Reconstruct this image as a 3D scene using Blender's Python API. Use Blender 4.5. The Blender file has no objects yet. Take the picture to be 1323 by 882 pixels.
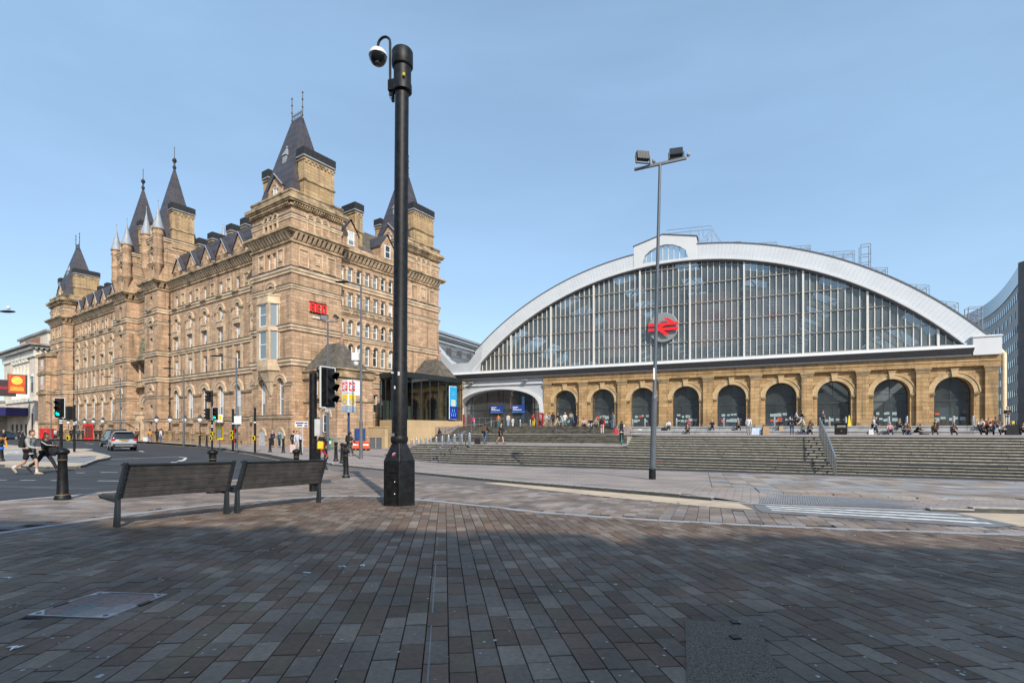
import bpy, bmesh, math, random
from mathutils import Vector, Matrix
from mathutils.geometry import tessellate_polygon
random.seed(7)
S = bpy.context.scene
COL = S.collection
R = math.radians
# ------------------------------------------------------------------ camera, sky, sun
# world frame: z = 0 is the camera's eye level, +y is the viewing direction
cam_d = bpy.data.cameras.new('camera')
cam_d.sensor_width = 36.0
cam_d.lens = 18.0
cam_d.shift_y = 0.0869
cam_d.clip_end = 5000
cam = bpy.data.objects.new('camera', cam_d)
COL.objects.link(cam)
cam.location = (0, 0, 0)
cam.rotation_euler = (R(90), 0, 0)
S.camera = cam
SUN_EL = 36.0
SUN_AZ = math.degrees(math.atan2(0.36, -0.93))       # clockwise from +y
W = bpy.data.worlds.new('World')
S.world = W
W.use_nodes = True
wn = W.node_tree.nodes
wl = W.node_tree.links
wn.clear()
sky = wn.new('ShaderNodeTexSky')
sky.sky_type = 'NISHITA'
sky.sun_disc = False
sky.sun_elevation = R(SUN_EL)
sky.sun_rotation = R(SUN_AZ)
sky.air_density = 1.0
sky.dust_density = 1.0
sky.ozone_density = 1.0
bg = wn.new('ShaderNodeBackground')
bg.inputs['Strength'].default_value = 0.12
wo = wn.new('ShaderNodeOutputWorld')
# thin high veil of cloud: stretched noise lifts the blue towards white
tc = wn.new('ShaderNodeTexCoord')
mp = wn.new('ShaderNodeMapping')
mp.inputs['Scale'].default_value = (1.1, 2.2, 5.5)
mp.inputs['Rotation'].default_value = (0.1, 0.25, 0.5)
nz = wn.new('ShaderNodeTexNoise')
nz.inputs['Scale'].default_value = 1.3
nz.inputs['Detail'].default_value = 6
nz.inputs['Roughness'].default_value = 0.55
cr = wn.new('ShaderNodeValToRGB')
cr.color_ramp.elements[0].position = 0.35
cr.color_ramp.elements[0].color = (0.3, 0.3, 0.3, 1)
cr.color_ramp.elements[1].position = 0.75
cr.color_ramp.elements[1].color = (0.44, 0.44, 0.44, 1)
mx = wn.new('ShaderNodeMixRGB')
mx.inputs[2].default_value = (3.9, 6.2, 8.8, 1)
wl.new(tc.outputs['Generated'], mp.inputs['Vector'])
wl.new(mp.outputs['Vector'], nz.inputs['Vector'])
wl.new(nz.outputs['Fac'], cr.inputs['Fac'])
wl.new(cr.outputs['Color'], mx.inputs['Fac'])
wl.new(sky.outputs['Color'], mx.inputs[1])
wl.new(mx.outputs['Color'], bg.inputs['Color'])
wl.new(bg.outputs['Background'], wo.inputs['Surface'])
sun_d = bpy.data.lights.new('sun', 'SUN')
sun_d.energy = 4.0
sun_d.angle = R(0.53)
sun_d.color = (1.0, 0.93, 0.82)
sun = bpy.data.objects.new('sun', sun_d)
COL.objects.link(sun)
tosun = Vector((math.sin(R(SUN_AZ)) * math.cos(R(SUN_EL)), math.cos(R(SUN_AZ)) * math.cos(R(SUN_EL)), math.sin(R(SUN_EL))))
sun.rotation_euler = tosun.to_track_quat('Z', 'Y').to_euler()
sun.location = (10, -20, 30)
S.view_settings.view_transform = 'Standard'
S.view_settings.look = 'None'
S.view_settings.exposure = 0.36
S.view_settings.gamma = 1.0
S.cycles.max_bounces = 6
S.cycles.transparent_max_bounces = 24

# ------------------------------------------------------------------ materials
MATS = {}
def new_mat(name):
    m = bpy.data.materials.new(name)
    m.use_nodes = True
    nt = m.node_tree
    b = nt.nodes['Principled BSDF']
    return m, nt, b
def N(nt, t, **kw):
    n = nt.nodes.new(t)
    for k, v in kw.items():
        setattr(n, k, v)
    return n
def c4(c):
    return (c[0], c[1], c[2], 1)
def mat(name, col, rough=0.6, metal=0.0, var=0.25, scale=3.0, bump=0.0, spec=None, emit=None, estr=0):
    """plain painted / stone material with a little procedural colour variation"""
    if name in MATS:
        return MATS[name]
    m, nt, b = new_mat(name)
    tcn = N(nt, 'ShaderNodeTexCoord')
    nzn = N(nt, 'ShaderNodeTexNoise')
    nzn.inputs['Scale'].default_value = scale
    nzn.inputs['Detail'].default_value = 4
    nt.links.new(tcn.outputs['Object'], nzn.inputs['Vector'])
    rp = N(nt, 'ShaderNodeValToRGB')
    rp.color_ramp.elements[0].position = 0.3
    rp.color_ramp.elements[1].position = 0.72
    rp.color_ramp.elements[0].color = c4([max(0, v * (1 - var)) for v in col])
    rp.color_ramp.elements[1].color = c4([min(1, v * (1 + var * 0.7)) for v in col])
    nt.links.new(nzn.outputs['Fac'], rp.inputs['Fac'])
    nt.links.new(rp.outputs['Color'], b.inputs['Base Color'])
    b.inputs['Roughness'].default_value = rough
    b.inputs['Metallic'].default_value = metal
    if spec is not None:
        b.inputs['Specular IOR Level'].default_value = spec
    if bump:
        bp = N(nt, 'ShaderNodeBump')
        bp.inputs['Strength'].default_value = bump
        bp.inputs['Distance'].default_value = 0.02
        n2 = N(nt, 'ShaderNodeTexNoise')
        n2.inputs['Scale'].default_value = scale * 8
        nt.links.new(tcn.outputs['Object'], n2.inputs['Vector'])
        nt.links.new(n2.outputs['Fac'], bp.inputs['Height'])
        nt.links.new(bp.outputs['Normal'], b.inputs['Normal'])
    if emit:
        b.inputs['Emission Color'].default_value = c4(emit)
        b.inputs['Emission Strength'].default_value = estr
    MATS[name] = m
    return m
def ashlar(name, c1, c2, mortar, bw, rh, soot=0.5, sootcol=(0.09, 0.075, 0.06), blotch=0.9, joint=0.02):
    """coursed stone for walls that are axis aligned in their own frame: u = x + y, v = z"""
    m, nt, b = new_mat(name)
    L = nt.links.new
    tcn = N(nt, 'ShaderNodeTexCoord')
    sp = N(nt, 'ShaderNodeSeparateXYZ')
    L(tcn.outputs['Object'], sp.inputs[0])
    ad = N(nt, 'ShaderNodeMath', operation='ADD')
    L(sp.outputs[0], ad.inputs[0]); L(sp.outputs[1], ad.inputs[1])
    cb = N(nt, 'ShaderNodeCombineXYZ')
    L(ad.outputs[0], cb.inputs[0]); L(sp.outputs[2], cb.inputs[1])
    br = N(nt, 'ShaderNodeTexBrick')
    br.inputs['Color1'].default_value = c4(c1)
    br.inputs['Color2'].default_value = c4(c2)
    br.inputs['Mortar'].default_value = c4(mortar)
    br.inputs['Scale'].default_value = 1.0
    br.inputs['Mortar Size'].default_value = joint
    br.inputs['Brick Width'].default_value = bw
    br.inputs['Row Height'].default_value = rh
    L(cb.outputs[0], br.inputs['Vector'])
    # broad pink / grey drift
    n1 = N(nt, 'ShaderNodeTexNoise')
    n1.inputs['Scale'].default_value = 0.35
    n1.inputs['Detail'].default_value = 5
    L(tcn.outputs['Object'], n1.inputs['Vector'])
    r1 = N(nt, 'ShaderNodeValToRGB')
    r1.color_ramp.elements[0].position = 0.3
    r1.color_ramp.elements[0].color = (0.80, 0.74, 0.70, 1)
    r1.color_ramp.elements[1].position = 0.7
    r1.color_ramp.elements[1].color = (1.08, 1.02, 0.98, 1)
    L(n1.outputs['Fac'], r1.inputs['Fac'])
    mu = N(nt, 'ShaderNodeMixRGB', blend_type='MULTIPLY')
    mu.inputs[0].default_value = blotch
    L(br.outputs['Color'], mu.inputs[1]); L(r1.outputs['Color'], mu.inputs[2])
    # weathering patches, stretched along the courses
    mpn = N(nt, 'ShaderNodeMapping')
    mpn.inputs['Scale'].default_value = (0.8, 2.6, 1.0)
    L(cb.outputs[0], mpn.inputs['Vector'])
    n2 = N(nt, 'ShaderNodeTexNoise')
    n2.inputs['Scale'].default_value = 1.1
    n2.inputs['Detail'].default_value = 8
    n2.inputs['Roughness'].default_value = 0.7
    L(mpn.outputs[0], n2.inputs['Vector'])
    r2 = N(nt, 'ShaderNodeValToRGB')
    r2.color_ramp.elements[0].position = 0.54
    r2.color_ramp.elements[0].color = (0, 0, 0, 1)
    r2.color_ramp.elements[1].position = 0.74
    r2.color_ramp.elements[1].color = (soot, soot, soot, 1)
    L(n2.outputs['Fac'], r2.inputs['Fac'])
    m2 = N(nt, 'ShaderNodeMixRGB')
    L(r2.outputs['Color'], m2.inputs[0]); L(mu.outputs['Color'], m2.inputs[1])
    m2.inputs[2].default_value = c4(sootcol)
    mp3 = N(nt, 'ShaderNodeMapping'); mp3.inputs['Scale'].default_value = (1.7, 0.16, 1.0)
    L(cb.outputs[0], mp3.inputs['Vector'])
    n3 = N(nt, 'ShaderNodeTexNoise'); n3.inputs['Scale'].default_value = 1.0; n3.inputs['Detail'].default_value = 6
    L(mp3.outputs[0], n3.inputs['Vector'])
    r3 = N(nt, 'ShaderNodeValToRGB')
    r3.color_ramp.elements[0].position = 0.5; r3.color_ramp.elements[0].color = (0, 0, 0, 1)
    r3.color_ramp.elements[1].position = 0.72; r3.color_ramp.elements[1].color = (soot * .75,) * 3 + (1,)
    L(n3.outputs['Fac'], r3.inputs['Fac'])
    m3 = N(nt, 'ShaderNodeMixRGB')
    L(r3.outputs['Color'], m3.inputs[0]); L(m2.outputs['Color'], m3.inputs[1]); m3.inputs[2].default_value = c4(sootcol)
    L(m3.outputs['Color'], b.inputs['Base Color'])
    b.inputs['Roughness'].default_value = 0.9
    b.inputs['Specular IOR Level'].default_value = 0.2
    bp = N(nt, 'ShaderNodeBump')
    bp.inputs['Strength'].default_value = 0.5
    bp.inputs['Distance'].default_value = 0.03
    sb = N(nt, 'ShaderNodeMath', operation='MULTIPLY_ADD')
    sb.inputs[1].default_value = -0.8
    L(br.outputs['Fac'], sb.inputs[0]); L(n2.outputs['Fac'], sb.inputs[2])
    L(sb.outputs[0], bp.inputs['Height'])
    L(bp.outputs['Normal'], b.inputs['Normal'])
    MATS[name] = m
    return m
def glass(name, tint=(0.05, 0.07, 0.08), rough=0.03, ior=1.6):
    if name in MATS:
        return MATS[name]
    m, nt, b = new_mat(name)
    b.inputs['Base Color'].default_value = c4(tint)
    b.inputs['Roughness'].default_value = rough
    b.inputs['IOR'].default_value = ior
    tcn = N(nt, 'ShaderNodeTexCoord')
    nzn = N(nt, 'ShaderNodeTexNoise')
    nzn.inputs['Scale'].default_value = 0.9
    L = nt.links.new
    L(tcn.outputs['Object'], nzn.inputs['Vector'])
    bp = N(nt, 'ShaderNodeBump')
    bp.inputs['Strength'].default_value = 0.06
    bp.inputs['Distance'].default_value = 0.05
    L(nzn.outputs['Fac'], bp.inputs['Height'])
    L(bp.outputs['Normal'], b.inputs['Normal'])
    MATS[name] = m
    return m
def clear_glass(name, tint=(0.55, 0.66, 0.68), gloss=0.10, fres=0.9, haze=0.0):
    m, nt, b = new_mat(name)
    nt.nodes.remove(b)
    L = nt.links.new
    tr = N(nt, 'ShaderNodeBsdfTransparent')
    tr.inputs[0].default_value = c4(tint)
    gl = N(nt, 'ShaderNodeBsdfGlossy')
    gl.inputs['Roughness'].default_value = 0.05
    gl.inputs[0].default_value = (0.9, 0.9, 0.88, 1)
    fr = N(nt, 'ShaderNodeFresnel')
    fr.inputs[0].default_value = 1.5
    mt = N(nt, 'ShaderNodeMath', operation='MULTIPLY_ADD')
    mt.inputs[1].default_value = fres
    mt.inputs[2].default_value = gloss
    L(fr.outputs[0], mt.inputs[0])
    ms = N(nt, 'ShaderNodeMixShader')
    L(mt.outputs[0], ms.inputs[0]); L(tr.outputs[0], ms.inputs[1]); L(gl.outputs[0], ms.inputs[2])
    df = N(nt, 'ShaderNodeBsdfDiffuse')          # grey diffuse layer, painted haze over the panes
    df.inputs[0].default_value = (0.36, 0.43, 0.45, 1)
    tcn = N(nt, 'ShaderNodeTexCoord'); nzn = N(nt, 'ShaderNodeTexNoise')
    nzn.inputs['Scale'].default_value = 0.5; nzn.inputs['Detail'].default_value = 5
    L(tcn.outputs['Object'], nzn.inputs['Vector'])
    mm = N(nt, 'ShaderNodeMath', operation='MULTIPLY'); mm.inputs[1].default_value = haze * 2
    L(nzn.outputs['Fac'], mm.inputs[0])
    md = N(nt, 'ShaderNodeMixShader')
    L(mm.outputs[0], md.inputs[0]); L(ms.outputs[0], md.inputs[1]); L(df.outputs[0], md.inputs[2])
    L(md.outputs[0], nt.nodes['Material Output'].inputs[0])
    MATS[name] = m
    return m
def courses(name, c1, c2, mortar, bw, rh, joint, ang=0.0, bump=0.4, plane='xy', rough=0.85):
    """small setts or slabs seen from far away: brick pattern in the ground plane"""
    m, nt, b = new_mat(name)
    L = nt.links.new
    tcn = N(nt, 'ShaderNodeTexCoord')
    mpn = N(nt, 'ShaderNodeMapping')
    mpn.inputs['Rotation'].default_value = (0, 0, ang)
    L(tcn.outputs['Object'], mpn.inputs['Vector'])
    br = N(nt, 'ShaderNodeTexBrick')
    br.inputs['Color1'].default_value = c4(c1)
    br.inputs['Color2'].default_value = c4(c2)
    br.inputs['Mortar'].default_value = c4(mortar)
    br.inputs['Scale'].default_value = 1
    br.inputs['Mortar Size'].default_value = joint
    br.inputs['Brick Width'].default_value = bw
    br.inputs['Row Height'].default_value = rh
    L(mpn.outputs[0], br.inputs['Vector'])
    n1 = N(nt, 'ShaderNodeTexNoise')
    n1.inputs['Scale'].default_value = 0.6
    n1.inputs['Detail'].default_value = 6
    L(tcn.outputs['Object'], n1.inputs['Vector'])
    r1 = N(nt, 'ShaderNodeValToRGB')
    r1.color_ramp.elements[0].position = 0.3
    r1.color_ramp.elements[0].color = (0.62, 0.62, 0.64, 1)
    r1.color_ramp.elements[1].position = 0.7
    r1.color_ramp.elements[1].color = (1.1, 1.08, 1.05, 1)
    L(n1.outputs['Fac'], r1.inputs['Fac'])
    mu = N(nt, 'ShaderNodeMixRGB', blend_type='MULTIPLY')
    mu.inputs[0].default_value = 0.9
    L(br.outputs['Color'], mu.inputs[1]); L(r1.outputs['Color'], mu.inputs[2])
    L(mu.outputs['Color'], b.inputs['Base Color'])
    b.inputs['Roughness'].default_value = rough
    MATS[name] = m
    return m

def paver_mat(name, cols):
    """one colour per stone: random per mesh island plus random per object, with worn mottling"""
    m, nt, b = new_mat(name)
    L = nt.links.new
    ge = N(nt, 'ShaderNodeNewGeometry')
    oi = N(nt, 'ShaderNodeObjectInfo')
    ad = N(nt, 'ShaderNodeMath', operation='ADD')
    L(ge.outputs['Random Per Island'], ad.inputs[0]); L(oi.outputs['Random'], ad.inputs[1])
    fr = N(nt, 'ShaderNodeMath', operation='FRACT')
    L(ad.outputs[0], fr.inputs[0])
    rp = N(nt, 'ShaderNodeValToRGB')
    rp.color_ramp.interpolation = 'CONSTANT'
    el = rp.color_ramp.elements
    for i, c in enumerate(cols):
        p = i / len(cols)
        if i < 2:
            el[i].position = p; el[i].color = c4(c)
        else:
            e = el.new(p); e.color = c4(c)
    L(fr.outputs[0], rp.inputs['Fac'])
    n1 = N(nt, 'ShaderNodeTexNoise')
    n1.inputs['Scale'].default_value = 26
    n1.inputs['Detail'].default_value = 8
    n1.inputs['Roughness'].default_value = 0.7
    tg = N(nt, 'ShaderNodeTexCoord')
    L(ge.outputs['Position'], n1.inputs['Vector'])
    n3 = N(nt, 'ShaderNodeTexNoise')
    n3.inputs['Scale'].default_value = 1.1
    n3.inputs['Detail'].default_value = 5
    L(ge.outputs['Position'], n3.inputs['Vector'])
    r1 = N(nt, 'ShaderNodeValToRGB')
    r1.color_ramp.elements[0].position = 0.3
    r1.color_ramp.elements[0].color = (0.70, 0.70, 0.71, 1)
    r1.color_ramp.elements[1].position = 0.72
    r1.color_ramp.elements[1].color = (1.22, 1.2, 1.18, 1)
    L(n1.outputs['Fac'], r1.inputs['Fac'])
    r3 = N(nt, 'ShaderNodeValToRGB')
    r3.color_ramp.elements[0].position = 0.35
    r3.color_ramp.elements[0].color = (0.64, 0.63, 0.62, 1)
    r3.color_ramp.elements[1].position = 0.7
    r3.color_ramp.elements[1].color = (1.12, 1.1, 1.08, 1)
    L(n3.outputs['Fac'], r3.inputs['Fac'])
    mu = N(nt, 'ShaderNodeMixRGB', blend_type='MULTIPLY'); mu.inputs[0].default_value = 1
    L(rp.outputs['Color'], mu.inputs[1]); L(r1.outputs['Color'], mu.inputs[2])
    m3 = N(nt, 'ShaderNodeMixRGB', blend_type='MULTIPLY'); m3.inputs[0].default_value = 1
    L(mu.outputs['Color'], m3.inputs[1]); L(r3.outputs['Color'], m3.inputs[2])
    L(m3.outputs['Color'], b.inputs['Base Color'])
    b.inputs['Roughness'].default_value = 0.68
    b.inputs['Specular IOR Level'].default_value = 0.35
    bp = N(nt, 'ShaderNodeBump')
    bp.inputs['Strength'].default_value = 0.35
    bp.inputs['Distance'].default_value = 0.006
    L(n1.outputs['Fac'], bp.inputs['Height'])
    L(bp.outputs['Normal'], b.inputs['Normal'])
    MATS[name] = m
    return m

# ------------------------------------------------------------------ mesh + object helpers
class MB:
    """collects faces (several materials allowed) and links them as one mesh object"""
    def __init__(s, T=None):
        s.v = []; s.f = []; s.mi = []; s.cur = 0
        s.T = T
    def p(s, q):
        q = Vector(q)
        if s.T is not None:
            q = s.T @ q
        s.v.append(q)
        return len(s.v) - 1
    def face(s, pts):
        s.f.append([s.p(q) for q in pts]); s.mi.append(s.cur)
    def idx(s, ids):
        s.f.append(list(ids)); s.mi.append(s.cur)
    def box(s, x0, x1, y0, y1, z0, z1, bottom=True):
        i = [s.p(q) for q in ((x0, y0, z0), (x1, y0, z0), (x1, y1, z0), (x0, y1, z0), (x0, y0, z1), (x1, y0, z1), (x1, y1, z1), (x0, y1, z1))]
        fs = [(0, 1, 5, 4), (1, 2, 6, 5), (2, 3, 7, 6), (3, 0, 4, 7), (4, 5, 6, 7)]
        if bottom:
            fs.append((3, 2, 1, 0))
        for f in fs:
            s.idx([i[k] for k in f])
    def taper(s, cx, cy, z0, z1, a0, b0, a1, b1):
        """frustum: half sizes a0 x b0 at z0, a1 x b1 at z1"""
        i = [s.p((cx + sx * a, cy + sy * b, z)) for (z, a, b) in ((z0, a0, b0), (z1, a1, b1)) for (sx, sy) in ((-1, -1), (1, -1), (1, 1), (-1, 1))]
        for f in ((0, 1, 5, 4), (1, 2, 6, 5), (2, 3, 7, 6), (3, 0, 4, 7), (4, 5, 6, 7), (3, 2, 1, 0)):
            s.idx([i[k] for k in f])
    def prism(s, poly, axis, a0, a1):
        """extrude a 2-D outline (counter-clockwise) along an axis; axis 'x': poly=(y,z), 'y': (x,z), 'z': (x,y)"""
        def m(q, a):
            if axis == 'x': return (a, q[0], q[1])
            if axis == 'y': return (q[0], a, q[1])
            return (q[0], q[1], a)
        n = len(poly)
        A = [s.p(m(q, a0)) for q in poly]
        B = [s.p(m(q, a1)) for q in poly]
        for k in range(n):
            s.idx([A[k], A[(k + 1) % n], B[(k + 1) % n], B[k]])
        s.idx(A[::-1]); s.idx(B)
    def lathe(s, prof, cx=0, cy=0, seg=12, ph=0.0):
        rings = []
        for (r, z) in prof:
            rings.append([s.p((cx + max(r, 1e-4) * math.cos(ph + 2 * math.pi * k / seg), cy + max(r, 1e-4) * math.sin(ph + 2 * math.pi * k / seg), z)) for k in range(seg)])
        for a, b in zip(rings, rings[1:]):
            for k in range(seg):
                s.idx([a[k], a[(k + 1) % seg], b[(k + 1) % seg], b[k]])
        s.idx(rings[0][::-1]); s.idx(rings[-1])
    def tube(s, pts, r, seg=8, cap=True):
        pts = [Vector(q) for q in pts]
        rr = r if isinstance(r, (list, tuple)) else [r] * len(pts)
        rings = []
        up0 = None
        for i, q in enumerate(pts):
            d = (pts[min(i + 1, len(pts) - 1)] - pts[max(i - 1, 0)]).normalized()
            if up0 is None:
                up0 = Vector((0, 0, 1)) if abs(d.z) < 0.95 else Vector((0, 1, 0))
            a = d.cross(up0)
            if a.length < 1e-4:
                a = d.cross(Vector((1, 0, 0)))
            a.normalize()
            b = a.cross(d).normalized()
            up0 = b
            rings.append([s.p(q + rr[i] * (math.cos(2 * math.pi * k / seg) * a + math.sin(2 * math.pi * k / seg) * b)) for k in range(seg)])
        for A, B in zip(rings, rings[1:]):
            for k in range(seg):
                s.idx([A[k], B[k], B[(k + 1) % seg], A[(k + 1) % seg]])
        if cap:
            s.idx(rings[0]); s.idx(rings[-1][::-1])
    def ball(s, c, rx, ry=None, rz=None, seg=10, rings=6):
        ry = ry or rx; rz = rz or rx
        prev = None
        top = s.p((c[0], c[1], c[2] + rz)); bot = s.p((c[0], c[1], c[2] - rz))
        for i in range(1, rings):
            th = math.pi * i / rings
            cur = [s.p((c[0] + rx * math.sin(th) * math.cos(2 * math.pi * k / seg), c[1] + ry * math.sin(th) * math.sin(2 * math.pi * k / seg), c[2] + rz * math.cos(th))) for k in range(seg)]
            for k in range(seg):
                if prev is None: s.idx([top, cur[k], cur[(k + 1) % seg]])
                else: s.idx([prev[k], cur[k], cur[(k + 1) % seg], prev[(k + 1) % seg]])
            prev = cur
        for k in range(seg):
            s.idx([prev[k], bot, prev[(k + 1) % seg]])
    def mesh(s, name, mats, smooth=False, bevel=0.0):
        me = bpy.data.meshes.new(name)
        me.from_pydata([tuple(q) for q in s.v], [], s.f)
        if not isinstance(mats, (list, tuple)):
            mats = [mats]
        for m in mats:
            me.materials.append(m)
        if len(mats) > 1:
            me.polygons.foreach_set('material_index', s.mi)
        bm = bmesh.new(); bm.from_mesh(me)
        bmesh.ops.recalc_face_normals(bm, faces=bm.faces)
        if bevel:
            bmesh.ops.remove_doubles(bm, verts=bm.verts, dist=1e-5)
            bmesh.ops.bevel(bm, geom=[e for e in bm.edges if len(e.link_faces) == 2 and e.calc_face_angle(0) > 0.5], offset=bevel, segments=1, affect='EDGES', clamp_overlap=True)
        bm.to_mesh(me); bm.free()
        if smooth:
            me.polygons.foreach_set('use_smooth', [True] * len(me.polygons))
            try: me.set_sharp_from_angle(angle=R(40))
            except Exception: pass
        me.update()
        return me
    def build(s, name, mats, parent=None, smooth=False, loc=None, rz=0, bevel=0.0, **tags):
        return link(name, s.mesh(name, mats, smooth, bevel), parent, loc, rz, **tags)
def link(name, me, parent=None, loc=None, rz=0.0, rot=None, scale=None, **tags):
    o = bpy.data.objects.new(name, me)
    COL.objects.link(o)
    if parent is not None: o.parent = parent
    if loc is not None: o.location = loc
    if rot is not None: o.rotation_euler = rot
    elif rz: o.rotation_euler = (0, 0, rz)
    if scale is not None: o.scale = scale
    for k, v in tags.items():
        o[k] = v
    return o
def thing(name, label, cat, loc=(0, 0, 0), rz=0.0, group=None):
    o = bpy.data.objects.new(name, None)
    o.empty_display_size = 0.2
    COL.objects.link(o)
    o.location = loc; o.rotation_euler = (0, 0, rz)
    o['label'] = label; o['category'] = cat
    if group: o['group'] = group
    return o
def tag(o, label, cat, group=None):
    o['label'] = label; o['category'] = cat
    if group: o['group'] = group
    return o
def kids(o):
    return [c for c in KIDS.get(o, [])]
def copy_tree(root, loc, rz=0.0, label=None, group=None, scale=None):
    """copy a thing, its parts and sub-parts (meshes shared)"""
    def rec(o, parent):
        c = o.copy(); COL.objects.link(c)
        if parent is not None: c.parent = parent
        for ch in o.children: rec(ch, c)
        return c
    r = rec(root, None)
    r.location = loc; r.rotation_euler = (0, 0, rz)
    if scale: r.scale = (scale,) * 3
    if label: r['label'] = label
    if group: r['group'] = group
    return r

# ------------------------------------------------------------------ terrain
def sstep(a, b, x):
    t = max(0.0, min(1.0, (x - a) / (b - a)))
    return t * t * (3 - 2 * t)
def ground(X, Y):
    """height of the paving: the square falls gently away from the camera, the street levels out"""
    k = 0.25 + 0.75 * sstep(-11, -3, X)
    Xc = max(-60, min(45, X))
    Yc = max(-40, Y)
    Ye = Yc if Yc < 20 else (20 + (Yc - 20) * k if Yc < 36 else 20 + 16 * k + (Yc - 36) * min(k, .2) if Yc < 110 else 20 + 16 * k + 74 * min(k, .2))
    return -1.255 - .0141 * Xc - .0334 * Ye
def drape(poly, off, step=2.0, thick=0.0):
    """a sheet with the outline poly, cut to a grid and laid on the terrain; thick > 0 adds a skirt"""
    bm = bmesh.new()
    vs = [bm.verts.new((x, y, 0)) for x, y in poly]
    bm.faces.new(vs)
    bmesh.ops.triangulate(bm, faces=bm.faces[:])
    xs = [q[0] for q in poly]; ys = [q[1] for q in poly]
    def cuts(lo, hi):
        out = []; q = math.floor(lo / step) * step
        while q < hi:
            if q > lo + 1e-3: out.append(q)
            q += step
        return out
    for x in cuts(min(xs), max(xs)):
        bmesh.ops.bisect_plane(bm, geom=bm.verts[:] + bm.edges[:] + bm.faces[:], plane_co=(x, 0, 0), plane_no=(1, 0, 0))
    for y in cuts(min(ys), max(ys)):
        bmesh.ops.bisect_plane(bm, geom=bm.verts[:] + bm.edges[:] + bm.faces[:], plane_co=(0, y, 0), plane_no=(0, 1, 0))
    for v in bm.verts:
        v.co.z = ground(v.co.x, v.co.y) + off
    bmesh.ops.recalc_face_normals(bm, faces=bm.faces)
    if bm.faces and sum(f.normal.z for f in bm.faces) < 0:
        bmesh.ops.reverse_faces(bm, faces=bm.faces)
    if thick:
        ed = [e for e in bm.edges if len(e.link_faces) == 1]
        ret = bmesh.ops.extrude_edge_only(bm, edges=ed)
        for g in ret['geom']:
            if isinstance(g, bmesh.types.BMVert):
                g.co.z -= thick
        bmesh.ops.recalc_face_normals(bm, faces=bm.faces)
    return bm
def sheet(name, poly, off, m, step=2.0, thick=0.0, parent=None, **tags):
    bm = drape(poly, off, step, thick)
    me = bpy.data.meshes.new(name)
    bm.to_mesh(me); bm.free()
    me.materials.append(m)
    return link(name, me, parent, **tags)
def inpoly(x, y, poly):
    c = False; j = len(poly) - 1
    for i in range(len(poly)):
        xi, yi = poly[i]; xj, yj = poly[j]
        if (yi > y) != (yj > y) and x < (xj - xi) * (y - yi) / (yj - yi) + xi: c = not c
        j = i
    return c
def at(px, Y):
    """x of a point seen in column px of the photograph at depth Y"""
    return (px - 661.5) / 661.5 * Y
# ------------------------------------------------------------------ figure meshes: one skeleton per pose, skin grown over it
M_skin = mat('skin light', (0.52, 0.31, 0.22), rough=.55, var=.1)
M_skin2 = mat('skin brown', (0.24, 0.125, 0.075), rough=.55, var=.1)
M_hairb = mat('brown hair', (0.05, 0.03, 0.018), rough=.6, var=.3)
M_hairk = mat('black hair', (0.012, 0.01, 0.01), rough=.5)
M_hairg = mat('grey hair', (0.35, 0.34, 0.33), rough=.7)
M_eye = mat('dark eye', (0.02, 0.015, 0.012), rough=.3)
def skin_mesh(name, verts, edges, radii, root=0, sub=1):
    me = bpy.data.meshes.new(name)
    me.from_pydata(verts, edges, [])
    o = bpy.data.objects.new('tmp', me); COL.objects.link(o)
    o.modifiers.new('s', 'SKIN')
    sv = me.skin_vertices[0].data if me.skin_vertices else None
    if sv is None:
        bpy.context.view_layer.update()
        sv = me.skin_vertices[0].data
    for i, r in enumerate(radii):
        sv[i].radius = r if isinstance(r, tuple) else (r, r)
        sv[i].use_root = (i == root)
    m = o.modifiers.new('sub', 'SUBSURF'); m.levels = sub; m.render_levels = sub
    bpy.context.view_layer.update()
    dg = bpy.context.evaluated_depsgraph_get()
    out = bpy.data.meshes.new_from_object(o.evaluated_get(dg))
    bpy.data.objects.remove(o); bpy.data.meshes.remove(me)
    out.name = name
    out.polygons.foreach_set('use_smooth', [True] * len(out.polygons))
    return out
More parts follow.
